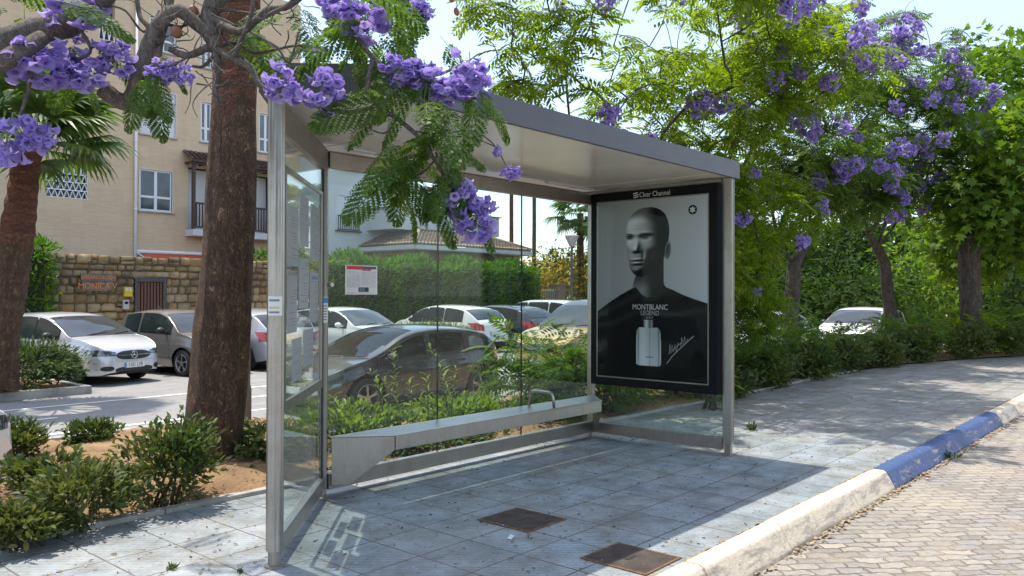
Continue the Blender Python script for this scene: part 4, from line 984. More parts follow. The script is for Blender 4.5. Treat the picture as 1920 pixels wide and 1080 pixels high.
jacaranda('jacaranda with yellow green leaves rising over the poster end of the shelter',(9.3,1.9,0),[(0,0,-.05),(0,0,.8),(.1,.05,1.7),(.05,0,2.3)],
  [[(-.5,-.2,3.0),(-1.0,-.6,3.9),(-1.3,-.8,4.8)],[(.3,-.3,3.1),(.6,-.7,4.0),(.8,-.9,5.2)],[(.5,.4,3.0),(1.1,.6,3.8)]],
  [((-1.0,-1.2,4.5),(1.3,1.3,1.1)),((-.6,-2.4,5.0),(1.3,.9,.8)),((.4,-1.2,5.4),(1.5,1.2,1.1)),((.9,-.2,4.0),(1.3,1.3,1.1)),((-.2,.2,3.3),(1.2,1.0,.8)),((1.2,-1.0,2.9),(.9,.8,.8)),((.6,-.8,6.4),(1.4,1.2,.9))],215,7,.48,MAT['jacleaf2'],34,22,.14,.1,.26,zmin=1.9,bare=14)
jacaranda('jacaranda with a forked brown trunk just past the shelter end post',(12.7,1.6,0),[(0,0,-.1),(.02,0,.5),(-.04,.02,1.1),(.04,0,1.7),(.10,0,2.1)],
  [[(-.35,.1,2.5),(-.75,.1,3.1),(-1.0,0,3.9),(-1.3,-.2,4.8)],[(.15,.0,2.7),(.05,-.1,3.3),(.2,-.3,4.2),(.1,-.5,5.2)],[(.55,-.1,2.5),(.75,-.25,3.2),(1.1,-.4,4.0),(1.5,-.5,4.9)]],
  [((-1.0,-.2,4.4),(1.3,1.2,1.2)),((.3,-.5,5.2),(1.6,1.3,1.3)),((1.5,-.4,4.2),(1.4,1.3,1.2)),((.3,-.1,3.9),(1.6,1.1,.6)),((2.2,-.7,3.8),(.9,.8,.6)),((.8,-.6,6.6),(1.7,1.4,1.0))],270,7,.48,MAT['jacleaf'],66,23,.20,.15,.23,zmin=3.2,bare=34)
jacaranda('jacaranda with a slender trunk leaning over, beyond the forked one',(19.0,1.4,0),[(0,0,-.1),(-.15,.05,.8),(-.35,.1,1.6),(-.55,.1,2.3),(-1.0,.15,2.7)],
  [[(-1.6,.2,3.0),(-2.2,.1,3.6),(-2.6,0,4.4)],[(-1.1,-.1,3.4),(-1.0,-.3,4.4),(-.8,-.5,5.6)],[(-.5,0,3.1),(.3,-.2,3.8),(.9,-.4,4.6)]],
  [((-2.2,0,4.6),(1.7,1.5,1.3)),((-.6,-.5,5.8),(1.9,1.5,1.4)),((.8,-.4,4.6),(1.6,1.5,1.3)),((-.9,0,4.2),(2.0,1.3,.7)),((-1.0,-.6,7.2),(2.2,1.6,1.2)),((1.8,-.5,6.6),(1.8,1.4,1.2))],340,7,.5,MAT['jacleaf'],90,24,.19,.13,.27,zmin=3.4,bare=60)
# broad-leaved tree at the kerb side bulge of the bed
def broad_tree(name,label,base,trunk,limbs,blobs,ntips,per,size,leaf,seed,r0,r1,tmpl=LOBE,bark='bark',cat='tree',group=None,zmin=1.0,spread=.28,bare=0):
    g=np.random.default_rng(seed); base=np.array(base,float); o=empty(name,tuple(base),0,label,cat,group)
    G=Grow([base+np.array(q) for q in trunk],r0,r1,.006); n0=len(trunk)-1
    for L in limbs: G.limb(n0,[base+np.array(q) for q in L])
    tips=[]
    while len(tips)<ntips:
        c,rad=blobs[g.integers(len(blobs))]; u=g.normal(0,1,3); u/=np.linalg.norm(u); p=base+np.array(c)+np.array(rad)*u*g.uniform(.3,1)**.5
        if p[2]>zmin: tips.append(p)
    tips.sort(key=lambda p:np.linalg.norm(p-G.p[n0]))
    for p in tips: G.reach(p,g,n0,3)
    for _ in range(bare):
        c,rad=blobs[g.integers(len(blobs))]; u=g.normal(0,1,3); u[2]=abs(u[2])+.4; u/=np.linalg.norm(u); G.reach(base+np.array(c)+np.array(rad)*u*g.uniform(1.1,1.5),g,n0)
    b=MB(); G.p=[q-base for q in G.p]; G.mesh(b); b.build('trunk',MAT[bark],o,True)
    T=np.array([p-base for p in tips]); n=len(T)*per
    pos=np.repeat(T,per,0)+g.normal(0,spread,(n,3)); ce=T.mean(0)
    D=(pos-ce); D/=np.linalg.norm(D,axis=1,keepdims=True)+1e-6; D=D*.8+g.normal(0,.6,(n,3))+np.array([0,0,-.35])
    M3=frames(D,None,g.normal(0,.6,n),size*g.uniform(.6,1.25,n))
    instance_mesh('foliage',tmpl[0],tmpl[1],pos,M3,o,leaf); return o
broad_tree('broad_leaved_tree','tree with a thick dark straight trunk and broad bright leaves by the pavement',(19.0,-.38,0),[(0,0,-.1),(-.05,0,.8),(-.12,.02,1.7),(-.2,.03,2.6),(-.2,.0,3.1)],
  [[(-.8,.2,3.3),(-1.4,.3,3.5)],[(.4,-.6,3.6),(1.1,-1.4,4.2)],[(0,-.1,3.9),(.2,-.4,4.9)],[(.8,.4,3.5),(1.6,.6,4.0)]],
  [((1.0,-1.2,4.0),(1.5,1.4,1.3)),((.2,-.8,5.0),(1.3,1.2,.9)),((2.2,-1.8,4.8),(1.6,1.5,1.5)),((1.0,-1.6,2.9),(1.1,1.0,.7)),((-.2,-.2,3.7),(.9,.8,.6))],300,16,.21,MAT['broadleaf'],31,.27,.24,bark='bark',zmin=2.2,bare=22)
broad_tree('broad_leaved_tree','dense broad leaved tree behind the thick dark trunk',(24.5,.8,0),[(0,0,-.1),(.1,0,1.2),(0,.1,2.4)],[[(-.6,0,3.2)],[(.7,0,3.2)]],
  [((0,0,4.6),(2.6,2.4,2.2)),((2.0,-1.4,6.2),(2.4,2.0,2.2)),((-1.0,-.3,3.0),(1.4,1.2,1.0)),((.5,-.6,7.8),(2.2,1.8,1.6))],320,16,.24,MAT['broadleaf'],32,.2,.16,bark='bark',zmin=1.6)
jacaranda('young low-branched jacaranda crowding the shelter end post',(8.2,1.3,0),[(0,0,-.05),(.02,0,.4),(0,.03,.8),(.05,0,1.2)],
  [[(-.3,-.1,1.6),(-.6,-.3,2.1)],[(.3,-.1,1.7),(.5,-.2,2.4)],[(0,.2,1.8),(.1,.1,2.6)]],
  [((-.5,-.4,1.9),(.8,.7,.6)),((.5,-.3,2.3),(.9,.8,.7)),((0,-.2,3.0),(.9,.8,.6)),((.7,-.6,1.5),(.7,.6,.5))],120,8,.42,MAT['jacleaf2'],6,25,.06,.05,.2,zmin=.9,bare=4)
# ------------------------------------------------------------------ palms
def fan_leaf(seed,n=26,pet=.9):
    g=np.random.default_rng(seed); v=[];f=[]
    def strip(rows):
        b0=len(v)
        for r in rows: v.extend([tuple(q) for q in r])
        k=len(rows[0])
        for i in range(len(rows)-1):
            for j in range(k-1): a=b0+i*k+j; f.append((a,a+1,a+k+1,a+k))
    strip([[np.array([t*pet,-.018,-.12*t*t]),np.array([t*pet,.018,-.12*t*t])] for t in np.linspace(0,1,5)])
    o=np.array([pet,0,-.12])
    for k in range(n):
        a=R(-118+236*k/(n-1)); ln=(.95-.18*abs(a)/2)*g.uniform(.92,1.05); d=np.array([math.cos(a),math.sin(a),0]); s=np.array([-math.sin(a),math.cos(a),0]); dr=g.uniform(.25,.6)
        rows=[]
        for t,w in ((0,.008),(.3,.040),(.55,.048),(.78,.028),(1,.002)):
            z=-.10*t-dr*max(0,t-.45)**1.6*1.7+.10*math.sin(t*2)
            c=o+d*ln*t*(1-.16*max(0,t-.5))+np.array([0,0,z]); fold=.018*min(1,t*4)*(1-t)
            rows.append([c-s*w,c+np.array([0,0,-fold]),c+s*w])
        strip(rows)
    return np.array(v),f
FANS=[fan_leaf(s) for s in range(3)]
def palm_trunk(b,pts,rads,seed,seg=90,n=28,rough=.012,mi_split=None):
    g=np.random.default_rng(seed); P=np.array(pts,float); s=np.concatenate([[0],np.cumsum(np.linalg.norm(np.diff(P,axis=0),axis=1))]); s/=s[-1]
    t=np.linspace(0,1,seg); C=np.stack([np.interp(t,s,P[:,k]) for k in range(3)],1)
    for _ in range(6): C[1:-1]=(C[:-2]+2*C[1:-1]+C[2:])/4
    rr_=np.interp(t,s,rads); ph=g.uniform(0,6.28,(6,))
    rows=[]
    for i in range(seg):
        row=[]
        for j in range(n+1):
            a=2*math.pi*(j%n)/n; dr=rough*(.6*math.sin(3*a+ph[0]+t[i]*5)+.6*math.sin(t[i]*95+ph[1]+.8*math.sin(2*a))+.7*math.sin(7*a+ph[2]+t[i]*31)*math.sin(t[i]*47+ph[3]))
            r=rr_[i]+dr; row.append((C[i][0]+r*math.cos(a),C[i][1]+r*math.sin(a),C[i][2]))
        rows.append(row)
    m=len(b.f); b.grid(rows)
    if mi_split is not None:
        k=0
        for i in range(seg-1):
            for j in range(n): b.m[m+k]=1 if C[i][2]>mi_split+.10*math.sin(j*1.3)+.06*math.sin(j*3.1) else 0; k+=1
def palm(label,base,pts,rads,crown,nl,size,seed,split=None,skirt=0,lo=-.75,bare_below=None):
    g=np.random.default_rng(seed); base=np.array(base,float); o=empty('fan_palm',tuple(base),0,label,'palm tree','fan palms by the road')
    b=MB(); palm_trunk(b,pts,rads,seed,150 if len(pts)<9 else 420,30,.015,split); b.build('trunk',[MAT['palmbark'],MAT['palmred']],o,True)
    c=np.array(crown,float); D=[];S=[];pos=[]
    for k in range(nl):
        a=k*2.399+g.normal(0,.15); el=1.25-(1.25-lo)*((k+.5)/nl)**.8+g.normal(0,.08); D.append([math.cos(a)*math.cos(el),math.sin(a)*math.cos(el),math.sin(el)]); S.append(size*g.uniform(.85,1.1)); pos.append(c+np.array([math.cos(a)*.1,math.sin(a)*.1,-.25*k/nl]))
    pos=np.array(pos);M3=frames(D,None,g.normal(0,.2,nl),np.array(S)); w=g.integers(0,3,nl)
    concat_instances('crown',[(FANS[i][0],FANS[i][1],pos[w==i],M3[w==i]) for i in range(3)],o,MAT['palmleaf'])
    if skirt:
        D=[];pos=[]
        for k in range(skirt): a=g.uniform(0,6.28); D.append([math.cos(a)*.5,math.sin(a)*.5,-1]); pos.append(c+np.array([math.cos(a)*.2,math.sin(a)*.2,-.35-.3*g.random()]))
        concat_instances('dry_skirt',[(FANS[0][0],FANS[0][1],np.array(pos),frames(D,None,None,np.full(skirt,size*.8)))],o,MAT['dryleaf'])
    return o
pb=at_z(392,884,0.0); pc=[at_d(x,y,7.18)-pb for x,y in ((392,884),(404,800),(414,700),(420,610),(428,500),(434,400),(438,300),(441,200),(444,100),(446,0),(446,-250))]+[at_d(446,-250,7.18)-pb+np.array(q) for q in ((-.25,0,4),(-.9,0,11),(-2.0,0,19))]
palm('big fan palm with a thick fissured brown trunk in the planting bed by the shelter',pb,[pc[0]+np.array([0,0,-.2])]+pc,[.37,.30,.245,.235,.245,.222,.205,.198,.194,.188,.184,.18,.16,.15,.15],pc[-1]+np.array([0,0,.2]),34,1.5,41,split=at_d(440,205,7.18)[2])
lb=at_d(5,728,14.2); q=[at_d(x,y,14.2)-lb for x,y in ((-4,728),(0,640),(14,540),(30,440),(40,370),(52,285))]
palm('smaller fan palm with a swollen red brown trunk and fan leaves beside the apartment block',lb,q,[.34,.29,.31,.28,.24,.22],q[-1]+np.array([0,0,.35]),34,.95,42,split=at_d(40,440,14.2)[2],skirt=0,lo=-.12)
# ------------------------------------------------------------------ apartment block with beige stone cladding
def m_cladding():
    t=NT('beige_cladding'); p=t.pos(); s=t.n('ShaderNodeSeparateXYZ',{0:p}); v=t.n('ShaderNodeCombineXYZ',{0:s.outputs[0],1:s.outputs[2]}).outputs[0]
    br=t.n('ShaderNodeTexBrick',{'Vector':v,'Color1':(.62,.475,.325,1),'Color2':(.66,.515,.355,1),'Mortar':(.55,.435,.295,1),'Scale':1.0,'Mortar Size':.004,'Brick Width':.9,'Row Height':.42,'Bias':0.0})
    col=br.outputs[0]
    col=t.mix(.75,col,t.ramp(t.noise(t.mapping(p,(.7,1,6)),3.5,6,.6),[(.3,(.84,.82,.79)),(.7,(1.07,1.06,1.05))]),'MULTIPLY')
    col=t.mix(.5,col,t.ramp(t.noise(t.mapping(p,(3,1,.25)),1.2,5),[(.5,(1,1,1)),(.8,(.8,.78,.75))]),'MULTIPLY')
    return t.done(t.pbsdf(col,.8,0,t.bump(t.math('ADD',t.math('MULTIPLY',br.outputs[1],-.6),t.math('MULTIPLY',t.noise(p,40,4),.4)),.3,.01)))
def m_winglass():
    t=NT('window_glass'); p=t.pos(); c=t.ramp(t.noise(p,.8,3),[(.35,(.02,.03,.045)),(.7,(.06,.09,.13))]); return t.done(t.pbsdf(c,.06,0,None,0,.8))
def m_shutter():
    t=NT('roller_shutter'); p=t.pos(); w=t.n('ShaderNodeTexWave',{'Vector':p,'Scale':7.0},bands_direction='Z').outputs[1]
    return t.done(t.pbsdf(t.mix(.25,(.66,.67,.69,1),t.ramp(w,[(.1,(.75,.75,.77)),(.5,(1,1,1))]),'MULTIPLY'),.5,0,t.bump(w,.3,.01)))
CLAD=m_cladding(); WG=m_winglass(); SHUT=m_shutter(); WFR=simple('white_frame',(.74,.75,.76),.35,0,.03)
TILE=simple('clay_roof_tile',(.13,.09,.068),.85,0,.55,5,.4,30); TILELITE=simple('clay_roof_tile_edge',(.30,.22,.155),.85,0,.35,7,.4,30)
def facade_rect(x0,y0,x1,y1,Y):   # photo pixels -> X,Z on the facade plane
    a=at_y(x0,(y0+y1)/2,Y); c=at_y(x1,(y0+y1)/2,Y); m=(x0+x1)/2; u=at_y(m,y0,Y); d=at_y(m,y1,Y); return a[0],c[0],d[2],u[2]
def window(par,r,Y,kind='slide',sill=True,rail=False):
    x0,x1,z0,z1=r; b=MB(); f=.06
    b.box((x0-.02,Y-.012,z0-.02),(x1+.02,Y+.2,z0+.0)); b.box((x0-.02,Y-.012,z1),(x1+.02,Y+.2,z1+.02)); b.box((x0-.02,Y-.012,z0),(x0,Y+.2,z1)); b.box((x1,Y-.012,z0),(x1+.02,Y+.2,z1))
    w=b.build('window',WFR,par)
    if kind=='shutter':
        b=MB(); b.box((x0,Y+.03,z0),(x1,Y+.06,z1)); b.build('shutter',SHUT,w)
    else:
        b=MB(); zs=z0+(z1-z0)*.34 if kind=='slide' else z0
        xm=(x0+x1)/2; yf=Y+.05
        for (a,c,d,e) in ((x0,z0,x0+f,z1),(x1-f,z0,x1,z1),(xm-f*.9,z0,xm+f*.9,z1),(x0+f,z0,xm-f*.9,z0+f),(xm+f*.9,z0,x1-f,z0+f),(x0+f,z1-f,xm-f*.9,z1),(xm+f*.9,z1-f,x1-f,z1)): b.box((a,yf,c),(d,yf+.06,e))
        if kind=='slide': b.box((x0+f,yf+.002,zs-.04),(xm-f*.9,yf+.058,zs+.04)); b.box((xm+f*.9,yf+.002,zs-.04),(x1-f,yf+.058,zs+.04))
        b.build('frame',WFR,w,False,.004)
        b=MB(); b.box((x0+.02,yf+.02,z0+.02),(x1-.02,yf+.03,z1-.02)); b.build('pane',WG,w)
    if sill:
        b=MB(); b.box((x0-.08,Y-.07,z0-.07),(x1+.08,Y-.002,z0-.022)); b.build('sill',MAT['concrete'],w)
    return w
def wall_with_holes(name,X0,X1,Z0,Z1,Y,holes,mat,par,th=.25):
    xs=sorted({X0,X1,*[h[0] for h in holes],*[h[1] for h in holes]}); zs=sorted({Z0,Z1,*[h[2] for h in holes],*[h[3] for h in holes]}); b=MB()
    for i in range(len(xs)-1):
        for j in range(len(zs)-1):
            cx,cz=(xs[i]+xs[i+1])/2,(zs[j]+zs[j+1])/2
            if any(h[0]<cx<h[1] and h[2]<cz<h[3] for h in holes): continue
            b.add([(xs[i],Y,zs[j]),(xs[i+1],Y,zs[j]),(xs[i+1],Y,zs[j+1]),(xs[i],Y,zs[j+1])],[(0,1,2,3)])
    for h in holes:
        x0,x1,z0,z1=h; b.add([(x0,Y,z0),(x1,Y,z0),(x1,Y,z1),(x0,Y,z1),(x0,Y+th,z0),(x1,Y+th,z0),(x1,Y+th,z1),(x0,Y+th,z1)],[(0,1,5,4),(1,2,6,5),(2,3,7,6),(3,0,4,7)])
    return b.build(name,mat,par)
YB=24.0; XE=16.25
bb_=empty('apartment_block',(4,YB,-.3),0,'beige stone clad apartment block with white windows and a tiled timber balcony','building')
off=Vector(bb_.location)
def adopt(o): o.parent=bb_; o.matrix_parent_inverse=Matrix.Translation(-off); return o
R_=lambda *a: facade_rect(*a,YB)
W1=R_(262,319,323,396); W2=R_(265,172,329,254); W3=R_(281,36,331,97); W4=R_(377,192,397,266); W4b=R_(486,214,511,286); W6=R_(186,-20,216,76); W5=R_(86,308,165,371); W7=R_(377,84,398,127); W8=R_(489,98,526,122)
BAL=R_(352,322,512,436)
holes=[W1,W2,W3,W4,W4b,W6,W5,W7,W8,(BAL[0],BAL[1],BAL[2],BAL[3])]
adopt(wall_with_holes('wall',-16,XE,-.4,13.5,YB,holes,CLAD,None))
b=MB(); b.box((XE-.004,YB+.001,-.4),(XE,YB+12,13.5)); b.box((-16,YB+12,-.4),(XE,YB+12.1,13.5)); b.box((-16,YB+.3,13.5),(XE,YB+12,13.6)); adopt(b.build('wall',CLAD,None))
b=MB(); b.box((-15.9,YB+.9,-.3),(XE-.1,YB+1.0,13.4)); adopt(b.build('inner_wall',simple('dim_room',(.22,.21,.20),.9),None))
adopt(window(None,W1,YB)); adopt(window(None,W2,YB,'shutter')); adopt(window(None,W3,YB)); adopt(window(None,W4,YB)); adopt(window(None,W4b,YB)); adopt(window(None,W7,YB,'plain')); adopt(window(None,W8,YB,'shutter'))
# loggia at the top left and lattice window, white triangular fretwork
def fret(name,r,Y,rows,cols,mat,t=.035):
    x0,x1,z0,z1=r; b=MB()
    for i in range(rows+1):
        z=z0+(z1-z0)*i/rows; b.box((x0,Y,z-t/2),(x1,Y+.05,z+t/2))
    for i in range(rows):
        za=z0+(z1-z0)*i/rows; zb=z0+(z1-z0)*(i+1)/rows
        for j in range(cols):
            xa=x0+(x1-x0)*j/cols; xm=x0+(x1-x0)*(j+.5)/cols; xb=x0+(x1-x0)*(j+1)/cols
            for (p,q) in (((xa,za),(xm,zb)),((xm,zb),(xb,za))): b.tube([(p[0],Y+.025,p[1]),(q[0],Y+.025,q[1])],t*.45,5)
    for x in (x0,x1): b.box((x-t/2,Y-.002,z0),(x+t/2,Y+.052,z1))
    return b.build(name,mat,None)
x0,x1,z0,z1=W5; lw=fret('lattice_window',(x0,x1,z0,z0+(z1-z0)*.72),YB+.02,3,7,WFR); adopt(lw)
b=MB(); 
for k in range(13): xx=x0+(x1-x0)*k/12; b.box((xx-.018,YB+.02,z0+(z1-z0)*.72),(xx+.018,YB+.06,z1))
adopt(b.build('lattice_window',WFR,None)); b=MB(); b.box((x0,YB+.2,z0),(x1,YB+.24,z1)); adopt(b.build('pane',WG,None))
x0,x1,z0,z1=W6; adopt(fret('balustrade',(x0,x1,z0,z0+.75),YB+.02,1,3,WFR,.05)); 
# timber balcony under a tiled canopy
x0,x1,z0,z1=BAL; sl=MB(); sl.box((x0-.1,YB-.62,z0-.24),(x1+.1,YB-.002,z0)); bal=adopt(sl.build('balcony',MAT['stonewhite'],None))
def kid(o): o.parent=bal; o.matrix_parent_inverse=bal.matrix_parent_inverse.copy() if False else Matrix(); return o
for x in (x0-.06,(x0+x1)/2,x1+.06):
    b=MB(); b.box((x-.055,YB-.60,z0),(x+.055,YB-.49,z1+.1)); kid(b.build('post',MAT['darkwood'],None))
b=MB(); b.box((x0-.06,YB-.58,z0+.93),(x1+.06,YB-.51,z0+1.0)); b.box((x0-.06,YB-.58,z0+.06),(x1+.06,YB-.51,z0+.12))
n=int((x1-x0)/.115)
for k in range(n): xx=x0+(x1-x0)*(k+.5)/n; b.box((xx-.022,YB-.565,z0+.12),(xx+.022,YB-.525,z0+.93))
kid(b.build('railing',MAT['darkwood'],None))
def tiled_roof(name,x0,x1,y0,y1,z0,z1,mat,edge,step=.19):
    b=MB(); n=int((x1-x0)/step); nr=9
    for k in range(n):
        xc=x0+(k+.5)*(x1-x0)/n
        for i in range(nr):
            t0,t1=i/nr,(i+1.15)/nr; rows=[]
            for t,lift in ((t0,.03),(min(1,t1),.0)):
                y=y0+(y1-y0)*t; z=z0+(z1-z0)*t+lift
                rows.append([(xc+.078*math.cos(a)+.01*math.sin(k*7+i*3),y,z+.062*math.sin(a)) for a in np.linspace(math.pi,0,6)])
            b.grid(rows,1 if i==0 else 0)
    b.box((x0,y0+.01,z0-.05),(x1,y0+.06,z0-.0)); 
    b.add([(x0,y0,z0-.012),(x1,y0,z0-.012),(x1,y1,z1-.012),(x0,y1,z1-.012)],[(0,1,2,3)])
    return b.build(name,[mat,edge],None,True)
kid(tiled_roof('canopy',x0-.22,x1+.22,YB-.78,YB-.01,z1+.16,z1+.55,TILE,TILE))
b=MB(); b.box((x0-.2,YB-.66,z1+.04),(x1+.2,YB-.54,z1+.13)); 
for k in range(8): xx=x0-.1+(x1-x0+.2)*k/7; b.box((xx-.04,YB-.54,z1+.06),(xx+.04,YB-.02,z1+.15))
kid(b.build('beam',MAT['darkwood'],None))
b=MB(); b.box((x0+.02,YB+.5,z0),(x1-.02,YB+.56,z1-.02)); kid(b.build('shutter',SHUT,None))
# drain pipe and red awning
pp=at_y(255,300,YB-.08); b=MB(); b.tube([(pp[0],YB-.08,-.2),(pp[0],YB-.08,13)],.05,10)
for z in (2,4.4,6.8,9.2): b.tube([(pp[0],YB-.08,z),(pp[0],YB-.08,z+.06)],.062,10)
adopt(b.build('drainpipe',WFR,None,True))
a0=at_y(268,474,YB-1.0); a1=at_y(512,482,YB-1.0)
aw=MB(); zt=2.92; aw.add([(a0[0]+.35,YB-.02,zt),(a1[0],YB-.02,zt),(a1[0],YB-1.5,zt-.62),(a0[0]+.35,YB-1.5,zt-.62),(a0[0]+.35,YB-.02,zt-.03),(a1[0],YB-.02,zt-.03),(a1[0],YB-1.5,zt-.65),(a0[0]+.35,YB-1.5,zt-.65)],[(0,1,2,3),(7,6,5,4),(0,4,5,1),(1,5,6,2),(2,6,7,3),(3,7,4,0)])
awn=adopt(aw.build('awning',simple('red_canvas',(.50,.085,.04),.7,0,.06,4),None)); b=MB(); b.tube([(a0[0]+.2,YB-.12,zt+.02),(a1[0],YB-.12,zt+.02)],.07,10); b.tube([(a0[0]+.2,YB-.1,zt-.02),(a0[0]+.5,YB-1.5,zt-.66)],.03,8)
o=b.build('roller',WFR,awn,True)
# ------------------------------------------------------------------ white rendered house with tiled porch
YW=25.0
wb_=empty('white_house',(22,YW,-.3),0,'white rendered house with roller shutters and a hipped tile porch','building')
offw=Vector(wb_.location)
def adw(o): o.parent=wb_; o.matrix_parent_inverse=Matrix.Translation(-offw); return o
Rw=lambda *a: facade_rect(*a,YW)
A1=Rw(631,367,673,432); A2=Rw(631,240,674,317); A3=Rw(560,240,600,317); A4=Rw(560,367,600,432)
adw(wall_with_holes('wall',XE+.02,22.4,-.4,9.6,YW,[A1,A2],MAT['stonewhite'],None))
YW2=27.2; q0=at_y(735,386,YW2); q1=at_y(782,386,YW2); B1=facade_rect(733,384,780,440,YW2)
adw(wall_with_holes('wall',22.4,28.6,-.4,7.1,YW2,[B1],MAT['stonewhite'],None))
b=MB(); b.box((22.396,YW+.004,-.4),(22.4,YW2,9.6)); b.box((XE+.02,YW+9,-.4),(22.4,YW+9.1,9.6)); b.box((22.41,YW+9,-.4),(28.6,YW+9.1,7.1)); b.box((28.6,YW2+.004,-.4),(28.7,YW+9,7.1)); b.box((XE+.02,YW+.3,9.6),(22.5,YW+9.1,9.75)); b.box((22.52,YW2+.1,7.1),(28.7,YW+9.1,7.25)); adw(b.build('wall',MAT['stonewhite'],None))
for r in (A1,A2):
    w=adw(window(None,r,YW,'shutter',False)); x0,x1,z0,z1=r; b=MB(); b.box((x0,YW-.10,z0+.62),(x1,YW-.07,z0+.66)); b.box((x0,YW-.10,z0),(x1,YW-.07,z0+.04))
    for k in range(12): xx=x0+(x1-x0)*(k+.5)/12; b.box((xx-.012,YW-.095,z0+.04),(xx+.012,YW-.075,z0+.62))
    b.box((x0-.08,YW-.14,z0-.07),(x1+.08,YW-.002,z0-.022))
    b.build('railing',MAT['blackframe'],w)
adw(window(None,B1,YW2,'shutter',False))
ce=at_d(779,457,34.9); PXc=20.1; PYf=21.1; ze=3.62; Xend=27.9
b=MB(); 
# terrace above the porch with a parapet
b.box((20.6,YW-1.9,ze+.78),(27.7,YW2-.01,ze+.90)); b.box((20.6,YW-1.9,ze+.90),(27.7,YW-1.75,ze+1.75)); b.box((20.6,YW-1.75,ze+.90),(20.75,YW-.01,ze+1.75)); adw(b.build('terrace',MAT['stonewhite'],None,False,.01))
b=MB(); b.box((20.5,YW-1.98,ze+1.751),(27.8,YW-1.68,ze+1.80)); b.box((20.5,YW-1.67,ze+1.751),(20.8,YW-.01,ze+1.80)); adw(b.build('parapet_coping',simple('terracotta_coping',(.30,.19,.14),.8),None))
def hip(b,pts_e,pts_r,step=.2,nr=10):
    """one roof slope between an eave line and a ridge line, laid with barrel tiles"""
    E0,E1=[np.array(p) for p in pts_e]; Q0,Q1=[np.array(p) for p in pts_r]; n=int(np.linalg.norm(E1-E0)/step); al=(E1-E0)/np.linalg.norm(E1-E0)
    for k in range(n):
        u=(k+.5)/n; e=E0+(E1-E0)*u; w=al
        # stop at the hips
        up=(Q0+Q1)/2-(E0+E1)/2; up=up-al*(up@al)
        tm=1.0; l0=(e-E0)@al; l1=(E1-e)@al; h0=(Q0-E0)@al; h1=(E1-Q1)@al
        if h0>0: tm=min(tm,l0/h0)
        if h1>0: tm=min(tm,l1/h1)
        for i in range(nr):
            t0=i/nr; t1=min((i+1.15)/nr,1)
            if t0>=tm: break
            t1=min(t1,tm); rows=[]
            for t,lf in ((t0,.035),(t1,0)):
                c=e+up*t; rows.append([tuple(c+w*(.082*math.cos(a)+.008*math.sin(k*5+i))+np.array([0,0,lf+.06*math.sin(a)])) for a in np.linspace(math.pi,0,6)])
            b.grid(rows,1 if i==0 else 0)
    m=len(b.v); b.add([tuple(E0-np.array([0,0,.02])),tuple(E1-np.array([0,0,.02])),tuple(Q1-np.array([0,0,.02])),tuple(Q0-np.array([0,0,.02]))],[(0,1,2,3)])
b=MB(); zr=ze+.80
hip(b,[(PXc,PYf,ze),(Xend,PYf,ze)],[(PXc+1.9,PYf+1.9,zr),(Xend-1.9,PYf+1.9,zr)])
hip(b,[(PXc,YW-.01,ze),(PXc,PYf,ze)],[(PXc+1.9,YW-.01,zr),(PXc+1.9,PYf+1.9,zr)])
hip(b,[(Xend,PYf,ze),(Xend,YW-.01,ze)],[(Xend-1.9,PYf+1.9,zr),(Xend-1.9,YW-.01,zr)])
for c,r in (((PXc,PYf,ze+.03),(PXc+1.9,PYf+1.9,zr+.04)),((Xend,PYf,ze+.03),(Xend-1.9,PYf+1.9,zr+.04))): b.tube([c,r],.10,8,1)
pr=adw(b.build('porch_roof',[TILE,TILELITE],None,True))
b=MB(); b.box((PXc-.05,PYf-.05,ze-.22),(Xend+.05,PYf+.12,ze-.04)); b.box((PXc-.05,PYf+.12,ze-.22),(PXc+.12,YW-.01,ze-.04)); b.box((PXc+.12,PYf+.12,ze-.25),(Xend,YW-.01,ze-.21)); adw(b.build('eaves',MAT['stonewhite'],None,False,.01))
PORCH=simple('brown_porch_wall',(.33,.215,.125),.85,0,.3,2.5,.3,30)
b=MB(); b.box((PXc+.5,PYf+.6,-.4),(Xend-.4,PYf+.75,ze-.26)); b.box((PXc+.5,PYf+.75,-.4),(PXc+.65,YW-.01,ze-.26)); adw(b.build('porch_wall',PORCH,None))
for x in (21.0,23.4,25.6,27.2):
    b=MB(); b.box((x-.14,PYf+.30,-.4),(x+.14,PYf+.58,ze-.23)); adw(b.build('porch_pillar',PORCH,None,False,.01))
# ------------------------------------------------------------------ rubble stone wall with gate, signs and boxes
YS=18.9; GX0,GX1,GZ=7.12,8.05,1.93
def m_stone():
    t=NT('rubble_stone'); p=t.pos(); i=t.island()
    c=t.ramp(i,[(0,(.26,.165,.07)),(.3,(.40,.27,.12)),(.6,(.33,.25,.15)),(.8,(.50,.36,.18)),(1,(.44,.34,.21))])
    c=t.mix(.7,c,t.ramp(t.noise(p,7,7,.65),[(.3,(.62,.6,.56)),(.7,(1.15,1.12,1.06))]),'MULTIPLY')
    zz=t.n('ShaderNodeSeparateXYZ',{0:p}).outputs[2]
    lich=t.math('MULTIPLY',t.ramp(t.noise(p,1.1,6,.6),[(.38,(0,0,0)),(.6,(1,1,1))]),t.n('ShaderNodeMapRange',{0:zz,1:.9,2:1.9}).outputs[0])
    c=t.mix(t.math('MULTIPLY',lich,.8),c,(.085,.07,.05))
    return t.done(t.pbsdf(c,.9,0,t.bump(t.noise(p,14,7,.65),.8,.04)))
sw=empty('stone_wall',(7,YS,-.3),0,'rough tan rubble stone wall with a slatted gate in it','garden wall'); offs=Vector(sw.location)
def ads(o): o.parent=sw; o.matrix_parent_inverse=Matrix.Translation(-offs); return o
g=np.random.default_rng(12); b=MB()
